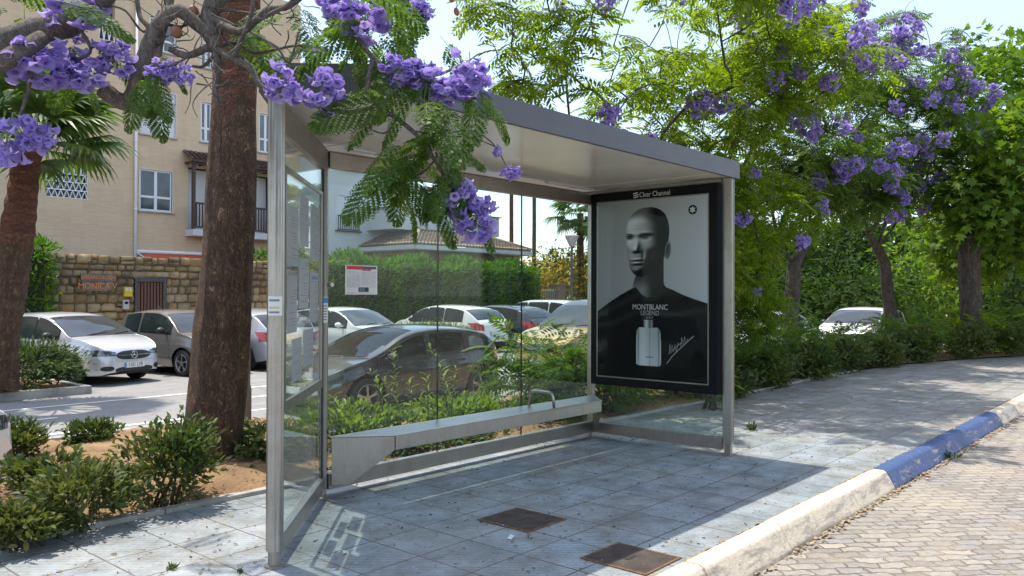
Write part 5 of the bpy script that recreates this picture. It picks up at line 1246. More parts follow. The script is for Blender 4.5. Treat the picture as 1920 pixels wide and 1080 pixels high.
def stone(x0,x1,z0,z1,y):
    nx,nz=5,5; rows=[]; bul=g.uniform(.012,.04); rx=g.normal(0,.012,8)
    cut=g.uniform(.06,.16)
    for j in range(nz):
        row=[]
        for i in range(nx):
            u=i/(nx-1)*2-1; v=j/(nz-1)*2-1
            uu=u*(1-cut*.5*abs(v)**4); vv=v*(1-cut*.5*abs(u)**4)
            edge=max(abs(u),abs(v)); d=bul*(1-edge**3)+g.normal(0,.006)
            row.append(((x0+x1)/2+(x1-x0)/2*uu+rx[i],y+.06-d-.06*(edge<.99),(z0+z1)/2+(z1-z0)/2*vv+rx[j+2]*.8))
        rows.append(row)
    b.grid(rows)
z=-.35
while z<2.5:
    h=g.uniform(.16,.27); h=min(h,2.56-z)
    if 2.56-z-h<.15: h=2.56-z
    x=3.0+g.uniform(-.3,0)
    while x<12.2:
        w=g.uniform(.18,.42); x1=x+w
        zz1=z+h
        if not (x1>GX0-.02 and x<GX1+.02 and z<GZ+.10):
            if h>.23 and g.random()<.22: m=z+h*g.uniform(.4,.6); stone(x,x1-.018,z,m-.012,YS); stone(x,x1-.018,m,zz1-.015,YS)
            else: stone(x,x1-.018,z+g.uniform(0,.02),zz1-.016+(g.uniform(-.03,.04) if zz1>2.5 else 0),YS)
        elif z<GZ:
            if x<GX0-.10: stone(x,GX0-.02,z,zz1-.016,YS)
            if x1>GX1+.14: stone(GX1+.03,x1-.018,z,zz1-.016,YS)
        x=x1
    z+=h
stone(GX0-.25,GX1+.3,GZ+.02,GZ+.17,YS-.03)
ads(b.build('stonework',m_stone(),None,True))
b=MB(); b.box((2.9,YS+.062,-.4),(GX0,YS+.5,2.52)); b.box((GX1,YS+.062,-.4),(12.2,YS+.5,2.52)); b.box((GX0,YS+.062,GZ+.05),(GX1,YS+.5,2.52)); ads(b.build('mortar',simple('dark_mortar',(.10,.08,.055),.95,0,.3,9),None))
b=MB(); fw_=.085
for (a,c,d,e) in ((GX0,-.4,GX0+fw_,GZ),(GX1-fw_,-.4,GX1,GZ),(GX0+fw_,GZ-.12,GX1-fw_,GZ)): b.box((a,YS-.01,c),(d,YS+.12,e))
gt=ads(b.build('gate',simple('grey_gate_frame',(.07,.075,.085),.5,.3),None,False,.006)); b=MB(); n=8
for k in range(n): xx=GX0+fw_+(GX1-GX0-2*fw_)*(k+.5)/n; b.box((xx-.033,YS+.03,-.3),(xx+.033,YS+.06,GZ-.13))
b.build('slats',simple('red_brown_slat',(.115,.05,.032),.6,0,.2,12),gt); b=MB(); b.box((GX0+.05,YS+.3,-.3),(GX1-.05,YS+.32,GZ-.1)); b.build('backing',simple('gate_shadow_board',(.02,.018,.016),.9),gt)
# carved name boards
SX0,_,SZ0,SZ1=facade_rect(154,529,208,545,YS); 
sg=empty('name_board',((SX0+.6),YS-.06,SZ0),0,'weathered wooden name board of two planks with orange carved letters','sign'); ofg=Vector(sg.location)
SX1=at_y(208,540,YS)[0]; T0=at_y(150,522,YS); T1=at_y(216,522,YS)
wd=simple('weathered_plank',(.15,.115,.09),.8,0,.35,9,.3,40)
b=MB(); b.box((SX0-.02,YS-.07,SZ0-.01),(SX1+.02,YS-.03,SZ1+.02)); o=b.build('plank',wd,None,False,.008); o.parent=sg; o.matrix_parent_inverse=Matrix.Translation(-ofg)
b=MB(); b.box((T0[0],YS-.066,SZ1+.03),(T1[0],YS-.03,SZ1+.24)); o2=b.build('plank',wd,None,False,.008); o2.parent=sg; o2.matrix_parent_inverse=Matrix.Translation(-ofg)
orange=simple('orange_letter_paint',(.62,.21,.06),.7,0,.3,14)
def wallM(x,y,z): return Matrix(((1,0,0,x),(0,0,-1,y),(0,1,0,z),(0,0,0,1)))
text_mesh('lettering','MONICA V',.235,orange,o,wallM((SX0+SX1)/2,YS-.0715,(SZ0+SZ1)/2+.005),.001,.92)
text_mesh('lettering','URBANIZACION',.15,orange,o2,wallM((T0[0]+T1[0])/2,YS-.0675,SZ1+.135),.001,.86)
# yellow post box and intercom
def onwall(x0,y0,x1,y1,dep=.09): r=facade_rect(x0,y0,x1,y1,YS-dep); return r
r=onwall(232,538,247,556); mbx=empty('post_box',((r[0]+r[1])/2,YS-.1,r[2]),0,'yellow metal post box on the stone wall by the gate','post box'); om=Vector(mbx.location)
b=MB(); b.box((r[0]-om.x,-.05,0),(r[1]-om.x,.07,r[3]-r[2])); b.build('case',simple('yellow_enamel',(.58,.42,.03),.4,0,.06),mbx,False,.015)
h=r[3]-r[2]; b=MB(); b.box((-.07,-.054,h*.62),(.07,-.051,h*.85)); b.build('paper_label',MAT['paper'],mbx); b=MB(); b.box((-.035,-.057,h*.70),(.04,-.0545,h*.80)); b.build('mark',MAT['ink'],mbx)
r=onwall(231,562,242,580); ic_=empty('intercom',((r[0]+r[1])/2,YS-.08,r[2]),0,'pale grey intercom panel below the yellow post box','intercom'); h=r[3]-r[2]; w=(r[1]-r[0])/2
b=MB(); b.box((-w,-.03,0),(w,.06,h)); b.build('case',simple('grey_plastic',(.42,.43,.44),.4),ic_,False,.01); b=MB(); b.box((-w*.6,-.034,h*.55),(w*.6,-.031,h*.8)); b.build('screen',MAT['blackframe'],ic_)
# fence with brown pillars at the far end of the houses
fn=empty('garden_fence',(31,20.5,-.3),0,'pale metal railing fence between brown pillars beyond the porch','fence'); of=Vector(fn.location)
def adf(o): o.parent=fn; o.matrix_parent_inverse=Matrix.Translation(-of); return o
b=MB(); b.box((28.0,20.5,1.62),(46,20.56,1.70)); b.box((28.0,20.5,.62),(46,20.56,.70))
for k in range(120): xx=28+.15*k; b.box((xx-.012,20.515,.7),(xx+.012,20.545,1.62))
adf(b.build('railing',simple('pale_rail',(.50,.51,.50),.5,.2),None)); b=MB(); b.box((28,20.4,-.4),(46,20.66,.5)); adf(b.build('base_wall',PORCH,None))
for x in (29.4,31.7,36,41): 
    b=MB(); b.box((x-.28,20.3,-.4),(x+.28,20.8,1.9)); b.box((x-.34,20.24,1.9),(x+.34,20.86,2.0)); adf(b.build('pillar',simple('pillar_brown',(.30,.21,.145),.85,0,.2,4),None,False,.015))
# ------------------------------------------------------------------ hedges and bushes
def hedge(label,x0,x1,y0,y1,z0,z1,n,size,leaf,seed,tmpl=LEAFN,rag=.12):
    g=np.random.default_rng(seed); o=empty('hedge',((x0+x1)/2,(y0+y1)/2,z0),0,label,'hedge','clipped hedges before the houses'); c=np.array(o.location)
    pos=[];D=[]
    for k in range(n):
        f=g.random()
        x=g.uniform(x0,x1); wob=rag*math.sin(x*2.1)+rag*.6*math.sin(x*5.3+1)
        if f<.55: p=[x,y0+g.normal(0,.07)+wob*.6,g.uniform(z0,z1)]; d=[g.normal(0,.5),-1,g.normal(.5,.5)]
        elif f<.9: p=[x,g.uniform(y0,y1),z1+wob+g.normal(0,.07)]; d=[g.normal(0,.5),g.normal(-.2,.5),1]
        else: e=x0 if g.random()<.5 else x1; p=[e+g.normal(0,.08),g.uniform(y0,y1),g.uniform(z0,z1)]; d=[1 if e==x1 else -1,g.normal(0,.5),g.normal(.4,.5)]
        pos.append(p);D.append(d)
    pos=np.array(pos)-c; M3=frames(D,None,g.uniform(0,6,n),size*g.uniform(.6,1.3,n)); instance_mesh('foliage',tmpl[0],tmpl[1],pos,M3,o,leaf)
    b=MB(); k=.13; b.box((x0-c[0]+k,y0-c[1]+k,-.1),(x1-c[0]-k,y1-c[1]-k,z1-z0-k)); b.build('dark_core',simple('hedge_core',(.016,.026,.010),.95,0,.4,9),o); return o  # solid dark box filling the hedge behind its leaves
hedge('tall green hedge in front of the white house',12.0,26.2,19.3,20.6,-.3,2.62,15000,.24,MAT['hedgeleaf'],51,LEAFN,.20)
hedge('tall leafy hedge at the near end of the stone wall',-6.0,4.7,18.4,19.4,-.3,2.75,7500,.24,MAT['hedgeleaf'],52,LEAFN,.16)
hedge('low clipped hedge on the verge between the parked cars',11.9,14.1,12.0,13.0,-.3,.45,2200,.12,MAT['bushlime'],53,LEAFN,.04)
def bush(name,label,c,rad,n,size,leaf,seed,tmpl=LEAF,nst=8,cl=26,group=None,cat='shrub',up=.35,tight=.2):
    g=np.random.default_rng(seed); c=np.array(c,float); rad=np.array(rad,float); o=empty(name,tuple(c),0,label,cat,group)
    C=[]
    while len(C)<cl:
        u=g.normal(0,1,3); u/=np.linalg.norm(u)
        p=u*rad*g.uniform(.45,.92); p[2]+=rad[2]*.85
        if p[2]>.03: C.append(p)
    C=np.array(C); w=g.integers(0,cl,n); ctr=np.array([0,0,rad[2]*.5])
    pos=C[w]+g.normal(0,tight,(n,3))*rad*np.array([1,1,.8]); pos[:,2]=np.abs(pos[:,2])
    D=pos-ctr; D/=np.linalg.norm(D,axis=1,keepdims=True)+1e-6; D=D+g.normal(0,.55,(n,3))+np.array([0,0,up])
    M3=frames(D,None,g.normal(0,.8,n),size*g.uniform(.4,1.35,n)); instance_mesh('foliage',tmpl[0],tmpl[1],pos,M3,o,leaf)
    b=MB()
    for k in range(nst):
        q=C[k%cl]; b.tube([(g.normal(0,.05),g.normal(0,.05),-.06),tuple(q*.5+np.array([0,0,.02])),tuple(q)],[.012,.008,.004],5)
    b.build('stem',MAT['darktwig'],o,True); return o
BG='shrubs in the planting bed'
def bed(x,y,z=.0): p=at_z(x,y,z); return p
def pxbush(label,x,y,z,wp,hp,n,size,leaf,seed,**k):
    c=at_z(x,y,z); d=(c-CAM)@FW; s=d/F_PX; bush('bed_shrub',label,c,(wp*s/2*1.05,wp*s/2*.9,hp*s/2*.95),n,size,leaf,seed,group=BG,**k)
pxbush('leafy dark shrub hugging the foot of the big palm trunk',318,940,.03,165,182,2600,.056,MAT['bushleaf'],61)
pxbush('small round green shrub alone beside the road line',172,842,-.22,88,66,1500,.062,MAT['bushleaf'],62)
pxbush('low shrub with upright shoots at the picture edge next to the road',32,862,-.2,100,80,1200,.075,MAT['bushleaf'],63,up=.6)
pxbush('sprawling dark shrub with gaps showing sandy soil near the pavement edging',150,985,.03,210,140,2200,.062,MAT['bushleaf'],64,cl=15)
pxbush('dark low shrub spilling over the pavement edging below the white car',35,1020,.03,150,85,1500,.062,MAT['bushleaf'],65)
pxbush('long straggly shrub in front of the parked white car',95,930,-.02,170,90,900,.07,MAT['bushleaf'],60,cl=14)
pxbush('little shrub peeping out behind the palm trunk beside the lamp post',445,832,-.05,58,62,700,.06,MAT['bushleaf'],66)
bush('bed_shrub','green shrub seen through the angled end pane',(.45,1.45,.02),(.45,.4,.17),1100,.085,MAT['bushleaf'],67,group=BG)
bush('bed_shrub','yellow green shrub with tall shoots against the black car wheel',(1.45,1.35,.02),(.62,.40,.20),1300,.085,MAT['bushlime'],68,group=BG,up=.9)
bush('bed_shrub','yellow green shrub with tall shoots against the black car door',(2.75,1.35,.02),(.7,.40,.17),1500,.085,MAT['bushlime'],69,group=BG,up=1.0)
bush('bed_shrub','dense low green shrub behind the bench middle',(3.9,.85,.02),(.7,.36,.17),1700,.085,MAT['bushleaf'],70,group=BG)
bush('bed_shrub','low green growth under the bench',(1.9,.75,.02),(.95,.26,.09),1300,.08,MAT['bushleaf'],71,group=BG)
def shoots(seed,c,n,h,par_label):
    g=np.random.default_rng(seed); c=np.array(c); o=empty('tall_shoot',tuple(c),0,par_label,'plant'); b=MB(); pos=[];D=[]
    for k in range(n):
        x,y=g.normal(0,.16,2); hh=h*g.uniform(.65,1.1); lean=g.normal(0,.14,2); b.tube([(x,y,-.03),(x+lean[0]*.4,y+lean[1]*.4,hh*.5),(x+lean[0],y+lean[1],hh)],[.007,.005,.003],5)
        m=int(hh/.028)
        for i in range(m):
            t=(i+4)/(m+4); a=i*2.4; pos.append([x+lean[0]*t*t,y+lean[1]*t*t,hh*t]); D.append([math.cos(a),math.sin(a),.75])
    b.build('stem',MAT['darktwig'],o,True); M3=frames(D,None,None,.10*g.uniform(.7,1.15,len(D))); instance_mesh('foliage',LEAFN[0],LEAFN[1],np.array(pos),M3,o,MAT['bushlime']); return o
shoots(81,(1.75,1.15,.02),5,.86,'upright yellow green shoots in front of the black car door')
shoots(82,(2.35,1.2,.02),4,.92,'tallest upright yellow green shoots near the pane joint')
shoots(83,(.95,1.2,.02),4,.66,'short upright green shoots by the black car front wheel')
# large feathery plants by and beyond the poster end
def feather(label,c,rad,n,size,seed,leaf,par='feathery_shrub',droop=(-.3,.9)):
    g=np.random.default_rng(seed); c=np.array(c,float); o=empty(par,tuple(c),0,label,'shrub','feathery shrubs along the planting bed'); C=[];D=[]
    while len(C)<n:
        u=g.normal(0,1,3); u/=np.linalg.norm(u); p=u*np.array(rad)*g.uniform(.25,.9); p[2]+=rad[2]*.8
        if p[2]<.05: continue
        C.append(p); D.append([u[0]+g.normal(0,.5),u[1]+g.normal(0,.5),g.uniform(*droop)])
    C=np.array(C); M3=frames(D,None,g.normal(0,.5,n),size*g.uniform(.6,1.2,n)); w=g.integers(0,4,n)
    concat_instances('foliage',[(FARF[i][0],FARF[i][1],C[w==i],M3[w==i]) for i in range(4)],o,leaf)
    b=MB()
    for k in range(9): q=C[k]; b.tube([(g.normal(0,.06),g.normal(0,.06),-.05),tuple(q*.55),tuple(q)],[.018,.012,.005],5)
    b.build('stem',MAT['darktwig'],o,True); return o
feather('big feathery shrub reaching up in front of the black car tail',(4.7,1.95,.0),(.6,.5,.62),105,.44,90,MAT['jacleaf'])
feather('feathery green shrub rising behind the bench armrest',(4.75,1.3,.0),(.8,.5,.56),200,.42,91,MAT['jacleaf'])
feather('feathery dark green shrub beneath the poster case',(5.0,.95,.0),(.9,.5,.45),190,.40,92,MAT['jacleaf'])
feather('tall feathery shrub standing beside the shelter end post',(6.7,.95,.0),(1.1,.65,.85),330,.42,93,MAT['jacleaf2'])
feather('feathery shrub leaning over the pavement past the end post',(8.6,1.0,.0),(1.2,.75,.62),380,.42,94,MAT['jacleaf'])
feather('feathery shrub at the foot of the forked jacaranda',(11.0,1.1,.0),(1.4,.8,.60),400,.42,95,MAT['jacleaf'])
feather('feathery shrub between the forked and the leaning jacaranda',(13.8,1.1,.0),(1.4,.8,.45),360,.42,96,MAT['jacleaf'])
feather('feathery shrub at the foot of the leaning jacaranda',(16.6,.5,.0),(1.5,.8,.62),420,.42,97,MAT['jacleaf'])
feather('feathery shrub around the thick dark trunk',(19.3,-.35,.0),(1.6,.9,.62),460,.42,98,MAT['jacleaf2'])
feather('feathery shrub past the thick dark trunk at the picture edge',(22.6,-.6,.0),(1.8,1.0,.8),460,.45,99,MAT['jacleaf'])
for k,(x,y,r,l) in enumerate(((7.3,.50,(.8,.34,.26),'low dark shrub on the pavement edge past the end post'),(9.0,.52,(.9,.36,.30),'low dark shrub spilling over the edging before the forked jacaranda'),(10.8,.50,(1.0,.38,.30),'low dark shrub at the pavement edge under the forked jacaranda'),(12.7,.50,(1.0,.38,.32),'low dark shrub at the pavement edge between two jacarandas'),(14.5,.36,(1.0,.40,.38),'dense dark shrub at the corner of the pavement'),(16.2,.05,(1.0,.42,.42),'dense dark shrub on the bend of the pavement edge'),(17.9,-.55,(1.0,.45,.45),'dense dark shrub before the thick trunk'),(19.6,-1.10,(1.1,.5,.45),'dense dark shrub just past the thick trunk'),(21.6,-1.35,(1.2,.5,.5),'dense dark shrub well past the thick trunk'))):
    bush('bed_shrub',l,(x,y,.0),r,2300,.10,MAT['bushleaf'],120+k,group=BG)
# hanging shoot and weeds on the pavement
o=feather('single drooping sapling shoot at the pavement edge by the end post',(6.05,.02,.0),(.22,.16,.30),16,.30,77,MAT['jacleaf'],'sapling')
def weed(label,p,s,seed):
    g=np.random.default_rng(seed); n=26; o=empty('weed',tuple(p),0,label,'weed'); pos=g.normal(0,.25*s,(n,3)); pos[:,2]=0; D=np.stack([g.normal(0,.6,n),g.normal(0,.6,n),g.uniform(.4,1.2,n)],1)
    instance_mesh('blades',LEAFN[0],LEAFN[1],pos,frames(D,None,g.uniform(0,6,n),s*g.uniform(.5,1.1,n)),o,MAT['bushleaf'])
weed('little green weed tuft in a slab joint near the round post',at_z(322,1068),.045,1); weed('green weed tuft beside the round post foot',at_z(452,1074),.035,2)
weed('green weed growing at the kerb foot below the blue paint',at_z(1777,860,-.14),.10,3); weed('small weed at the start of the blue kerb',at_z(1705,898,-.14),.07,4); weed('little weed on the slabs by the end post',at_z(1410,806),.11,5)
# juniper on the island
bush('juniper','spreading grey green juniper on the kerbed island',at_z(52,735,-.3)+np.array([0,.5,0]),(1.05,.65,.50),4200,.13,MAT['juniper'],131,LEAFN,10,34,None,'shrub',.3,.18)
bush('juniper','grey green juniper at the far end of the kerbed island',at_z(-40,720,-.3)+np.array([-.2,1.0,0]),(.9,.7,.42),2000,.13,MAT['juniper'],132,LEAFN,10,26,None,'shrub',.3,.18)
# boulder in the bed
g=np.random.default_rng(4); c=bed(458,862,.02); b=MB(); rows=[]
for i in range(12):
    ph=math.pi*i/11; rows.append([(.30*math.sin(ph)*math.cos(a)*(1+.12*math.sin(3*a+i)),.22*math.sin(ph)*math.sin(a)*(1+.1*math.cos(2*a)),.075*math.cos(ph)+.02*math.sin(4*a)*math.sin(ph)+.03) for a in np.linspace(0,2*math.pi,19)])
b.grid(rows); o=b.build('boulder',simple('sandstone_boulder',(.40,.28,.17),.9,0,.3,6,.8,25),None,True); o.location=tuple(c); tag(o,'flat sandy boulder in the bed beside the palm trunk','rock')
# ------------------------------------------------------------------ street lamps
def lamp(base,h,r,label,globe):
    o=empty('street_lamp',tuple(base),0,label,'street lamp','street lamps'); b=MB(); b.lathe([(0,-.1),(r*1.25,-.1),(r*1.25,.5),(r*1.0,.56),(r*.95,h*.32),(r*1.35,h*.322),(r*1.35,h*.34),(r*.75,h*.345),(r*.6,h)],(0,0,0),18); b.build('pole',simple('lamp_pole_'+str(int(h)),(.14,.12,.10),.55,.3,.2,6),o,False,0,40)
    b=MB(); b.lathe([(0,h),(.10,h),(.16,h+.12),(.30,h+.42),(.30,h+.47),(.06,h+.60),(0,h+.62)],(0,0,0),20); b.build('lantern',simple('lantern_'+str(int(h)),globe,.35,0,.06),o,False,0,40)
lp=at_z(460,800,-.28); lamp(lp,6.2,.062,'slim brown lamp post behind the big palm trunk',(.5,.5,.48))
lp=at_d(1072,560,36); lp[2]=-.3; lamp(lp,(at_d(1072,462,36)[2]+.3),.085,'distant street lamp with a pinkish lantern beyond the fence',(.50,.42,.44))
# ------------------------------------------------------------------ gardens far behind
TG='trees in the gardens beyond the parked cars'
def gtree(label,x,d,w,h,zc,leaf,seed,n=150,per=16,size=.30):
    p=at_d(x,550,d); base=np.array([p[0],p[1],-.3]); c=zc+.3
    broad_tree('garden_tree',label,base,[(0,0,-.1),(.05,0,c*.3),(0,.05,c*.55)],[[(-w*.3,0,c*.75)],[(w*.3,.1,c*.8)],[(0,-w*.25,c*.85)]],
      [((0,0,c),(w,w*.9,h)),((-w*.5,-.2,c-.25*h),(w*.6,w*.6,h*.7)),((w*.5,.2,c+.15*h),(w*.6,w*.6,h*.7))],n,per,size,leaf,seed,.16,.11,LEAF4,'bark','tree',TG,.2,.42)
gtree('yellow green garden tree behind the fence by the lamp',1085,44,2.0,1.3,2.3,MAT['yellowleaf'],201,110)
gtree('golden bush-like tree just beyond the tiled porch',1000,43,1.6,1.1,2.0,MAT['yellowleaf'],202,90)
gtree('dark green garden tree over the far fence',1045,50,2.0,1.6,2.6,MAT['farleaf'],203,110)
gtree('dark rounded garden tree behind the poster case',1200,42,3.0,2.4,3.2,MAT['farleaf'],204)
gtree('tall garden tree straight behind the shelter end post',1330,40,3.2,2.8,3.6,MAT['farleaf'],205,170)
gtree('bushy garden tree behind the forked jacaranda',1440,37,3.2,2.6,2.4,MAT['farleaf'],206,190)
gtree('garden tree between the forked and leaning jacarandas',1545,40,3.4,3.0,3.0,MAT['farleaf'],207,190)
gtree('garden tree behind the leaning jacaranda',1650,42,3.6,3.2,3.2,MAT['farleaf'],208,190)
gtree('low yellowish garden tree left of the thick dark trunk'.replace('left of','before'),1740,34,2.6,2.0,1.9,MAT['broadleaf'],209,170)
gtree('garden tree behind the thick dark trunk',1830,40,3.8,3.4,3.4,MAT['farleaf'],210,200)
gtree('dark garden tree at the very edge of the picture',1930,34,3.4,3.0,2.6,MAT['farleaf'],211,190)
gtree('tall dark garden tree filling the gap above the pavement end',2020,40,4.5,4.5,4.2,MAT['farleaf'],212,200)
gtree('dark garden tree low behind the leaning trunk',1600,30,2.4,1.6,1.0,MAT['farleaf'],213,150)
gtree('dark garden tree low behind the shelter end post',1400,30,2.2,1.7,1.1,MAT['farleaf'],214,150)
# slender palms against the sky
def tall_palm(x,y0,y1,d,label,seed,r=.13,size=1.1):
    p=at_d(x,y0,d); base=np.array([p[0],p[1],-.3]); top=at_d(x+2,y1,d)-base; o=empty('slender_palm',tuple(base),0,label,'palm tree','slender palms beyond the houses'); b=MB(); palm_trunk(b,[(0,0,-.1),tuple(top*.5+np.array([.05,0,0])),tuple(top)],[r*1.3,r,r*.9],seed,40,12,.006); b.build('trunk',MAT['palmbark'],o,True)
    g=np.random.default_rng(seed); nl=22; D=[];S=[]
    for k in range(nl): a=k*2.399; el=1.2-1.9*(k+.5)/nl; D.append([math.cos(a)*math.cos(el),math.sin(a)*math.cos(el),math.sin(el)]); S.append(size*g.uniform(.85,1.1))
    concat_instances('crown',[(FANS[0][0],FANS[0][1],np.tile(top,(nl,1)),frames(D,None,None,np.array(S)))],o,MAT['palmleaf'])
tall_palm(957,520,300,50,'slender palm trunk seen through the glass above the porch roof',301); tall_palm(1000,520,250,54,'tallest slender palm rising through the pane joint',302); tall_palm(1086,520,400,44,'short slender palm next to the distant street lamp',303,.2,1.2)

# the wood beyond everything, one mass of leaves
g=np.random.default_rng(77); n=9000; pos=[];D=[]
for k in range(n):
    x=g.uniform(30,95); yv=14-.25*(x-30)+g.normal(0,1.2); z=g.uniform(-.4,1)*1.0; z=-.4+(6.5+2.2*math.sin(x*.45)+1.4*math.sin(x*1.1+2))*g.random()**.8; pos.append((x,yv,z)); D.append((g.normal(0,1),g.normal(-.6,.6),g.normal(0,.7)))
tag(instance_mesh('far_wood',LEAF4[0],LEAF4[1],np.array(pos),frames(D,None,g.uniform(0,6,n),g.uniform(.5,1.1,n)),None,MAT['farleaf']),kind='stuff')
# ------------------------------------------------------------------ cars
def paint(name,c,metal=.0,rough=.28,dust=.12):
    t=NT(name); p=t.pos(); col=t.mix(t.math('MULTIPLY',t.ramp(t.noise(p,1.8,6,.65),[(.35,(0,0,0)),(.75,(1,1,1))]),dust),(*c,1),(.42,.38,.32))
    fl=t.bump(t.noise(p,500,1),.02,.001)
    return t.done(t.pbsdf(col,t.math('ADD',t.math('MULTIPLY',t.noise(p,3,4),.12),rough-.06,True),metal,fl if metal else None,1.0))
CGLASS=None
t=NT('car_glass'); _tr=t.n('ShaderNodeBsdfTransparent',{'Color':(.40,.50,.46,1)}).outputs[0]; _gl=t.n('ShaderNodeBsdfGlossy',{'Roughness':.01}).outputs[0]
CCLEAR=t.done(t.n('ShaderNodeMixShader',{0:t.n('ShaderNodeFresnel',{'IOR':1.5}).outputs[0],1:_tr,2:_gl}).outputs[0])
CGLASS=simple('tinted_car_glass',(.028,.036,.04),.05,0,.3,2,0,60,0,.9)
TRIM=simple('black_car_trim',(.018,.018,.019),.5,0,.2,6); CHROME=simple('chrome',(.62,.62,.63),.15,1,.05); ALLOY=simple('alloy_wheel',(.40,.40,.41),.3,.85,.08)
TYRE=simple('tyre_rubber',(.022,.021,.020),.8,0,.3,10,.2,80); LAMPW=simple('headlight_glass',(.13,.145,.16),.08,.5,.6,22,0,60,1.0); LAMPR=simple('tail_light_red',(.50,.015,.012),.15,0,.15,20,0,60,1.0); LAMPD=simple('headlight_inner',(.05,.055,.06),.2,.5,.3,20)
def crv(pts,x):
    """smooth curve through pts (x ascending)"""
    X=np.array([p[0] for p in pts]); Y=np.array([p[1] for p in pts]); x=np.asarray(x,float)
    h=np.diff(X); dl_=np.diff(Y)/h; m=np.zeros(len(X)); m[0]=dl_[0]; m[-1]=dl_[-1]
    for i in range(1,len(X)-1):
        m[i]=0 if dl_[i-1]*dl_[i]<=0 else 2*dl_[i-1]*dl_[i]/(dl_[i-1]+dl_[i])
    i=np.clip(np.searchsorted(X,x)-1,0,len(h)-1); t_=np.clip((x-X[i])/h[i],0,1)
    return (2*t_**3-3*t_**2+1)*Y[i]+(t_**3-2*t_**2+t_)*h[i]*m[i]+(-2*t_**3+3*t_**2)*Y[i+1]+(t_**3-t_**2)*h[i]*m[i+1]
HATCH=dict(L=4.25,W=1.78,wb=2.62,fo=.83,r=.315,
 top=[(-2.12,.48),(-2.11,.72),(-2.06,.90),(-1.98,1.0),(-1.55,1.31),(-1.2,1.395),(-.7,1.44),(-.1,1.455),(.3,1.425),(.52,1.375),(.9,1.19),(1.28,.985),(1.55,.94),(1.85,.845),(2.02,.75),(2.09,.66),(2.125,.50)],
 belt=[(-2.12,.40),(-2.05,.80),(-1.7,.93),(-.5,.91),(.9,.88),(1.3,.87),(2.0,.66),(2.125,.42)],
 plan=[(-2.125,.62),(-2.09,.74),(-1.95,.85),(-1.5,.985),(-.8,1.0),(.6,1.0),(1.3,.99),(1.75,.93),(1.95,.84),(2.08,.70),(2.125,.55)],
 low=[(-2.125,.38),(-2.0,.27),(-1.6,.22),(1.6,.20),(1.95,.21),(2.125,.27)], tumble=.27,
 side=[(-1.42,-.62,.0),(-.54,.17,0),(.22,.92,1)], ws=(.50,1.24), rw=(-1.93,-1.50))
CAB=dict(HATCH); CAB.update(L=4.08,wb=2.56,fo=.80,top=[(-2.04,.48),(-2.03,.74),(-1.99,.93),(-1.92,1.02),(-1.62,1.28),(-1.3,1.385),(-.9,1.44),(-.35,1.46),(.05,1.43),(.35,1.36),(.85,1.12),(1.25,.95),(1.5,.88),(1.8,.77),(1.95,.68),(2.01,.60),(2.04,.48)],
 belt=[(-2.04,.40),(-1.97,.84),(-1.6,.97),(-.5,.92),(.8,.86),(1.3,.84),(1.9,.60),(2.04,.40)],plan=[(-2.04,.62),(-2.0,.74),(-1.88,.86),(-1.45,.985),(-.8,1.0),(.6,1.0),(1.2,.98),(1.6,.92),(1.85,.80),(2.0,.66),(2.04,.55)],low=[(-2.04,.38),(-1.9,.27),(-1.6,.22),(1.55,.20),(1.85,.21),(2.04,.27)],side=[(-1.52,-1.05,0),(-.97,-.12,0),(-.06,.98,1)],ws=(.10,1.22),rw=(-1.86,-1.55))
SMALL=dict(L=3.56,W=1.63,wb=2.30,fo=.66,r=.30,
 top=[(-1.78,.50),(-1.77,.75),(-1.72,.95),(-1.62,1.10),(-1.35,1.36),(-1.0,1.45),(-.5,1.485),(0,1.475),(.35,1.40),(.7,1.20),(1.0,.99),(1.25,.93),(1.5,.85),(1.66,.76),(1.74,.62),(1.78,.48)],
 belt=[(-1.78,.42),(-1.7,.82),(-1.3,.95),(-.3,.93),(.8,.90),(1.1,.88),(1.6,.70),(1.78,.40)],
 plan=[(-1.78,.60),(-1.72,.74),(-1.5,.90),(-1.1,.98),(-.4,1.0),(.6,1.0),(1.1,.98),(1.45,.90),(1.65,.76),(1.74,.62),(1.78,.50)],
 low=[(-1.78,.36),(-1.6,.25),(-1.2,.21),(1.2,.20),(1.6,.23),(1.78,.28)], tumble=.28,
 side=[(-1.18,-.62,0),(-.50,.66,1)], ws=(.34,.97), rw=(-1.60,-1.30))
SUV=dict(L=4.5,W=1.84,wb=2.65,fo=.88,r=.36,
 top=[(-2.25,.55),(-2.24,.8),(-2.2,1.0),(-2.14,1.12),(-1.95,1.50),(-1.7,1.61),(-1.0,1.66),(0,1.66),(.35,1.62),(.6,1.52),(1.0,1.26),(1.25,1.09),(1.6,1.04),(1.95,.95),(2.14,.82),(2.22,.68),(2.25,.5)],
 belt=[(-2.25,.45),(-2.15,.95),(-1.8,1.02),(0,.99),(1.2,.97),(2.1,.72),(2.25,.42)],
 plan=[(-2.25,.70),(-2.2,.82),(-2.05,.92),(-1.5,1.0),(.8,1.0),(1.5,.98),(1.95,.90),(2.15,.78),(2.25,.60)],
 low=[(-2.25,.42),(-2.1,.3),(1.9,.28),(2.25,.34)], tumble=.22,
 side=[(-1.85,-1.15,0),(-1.05,-.12,0),(-.04,1.0,1)], ws=(.58,1.21), rw=(-2.10,-1.88))
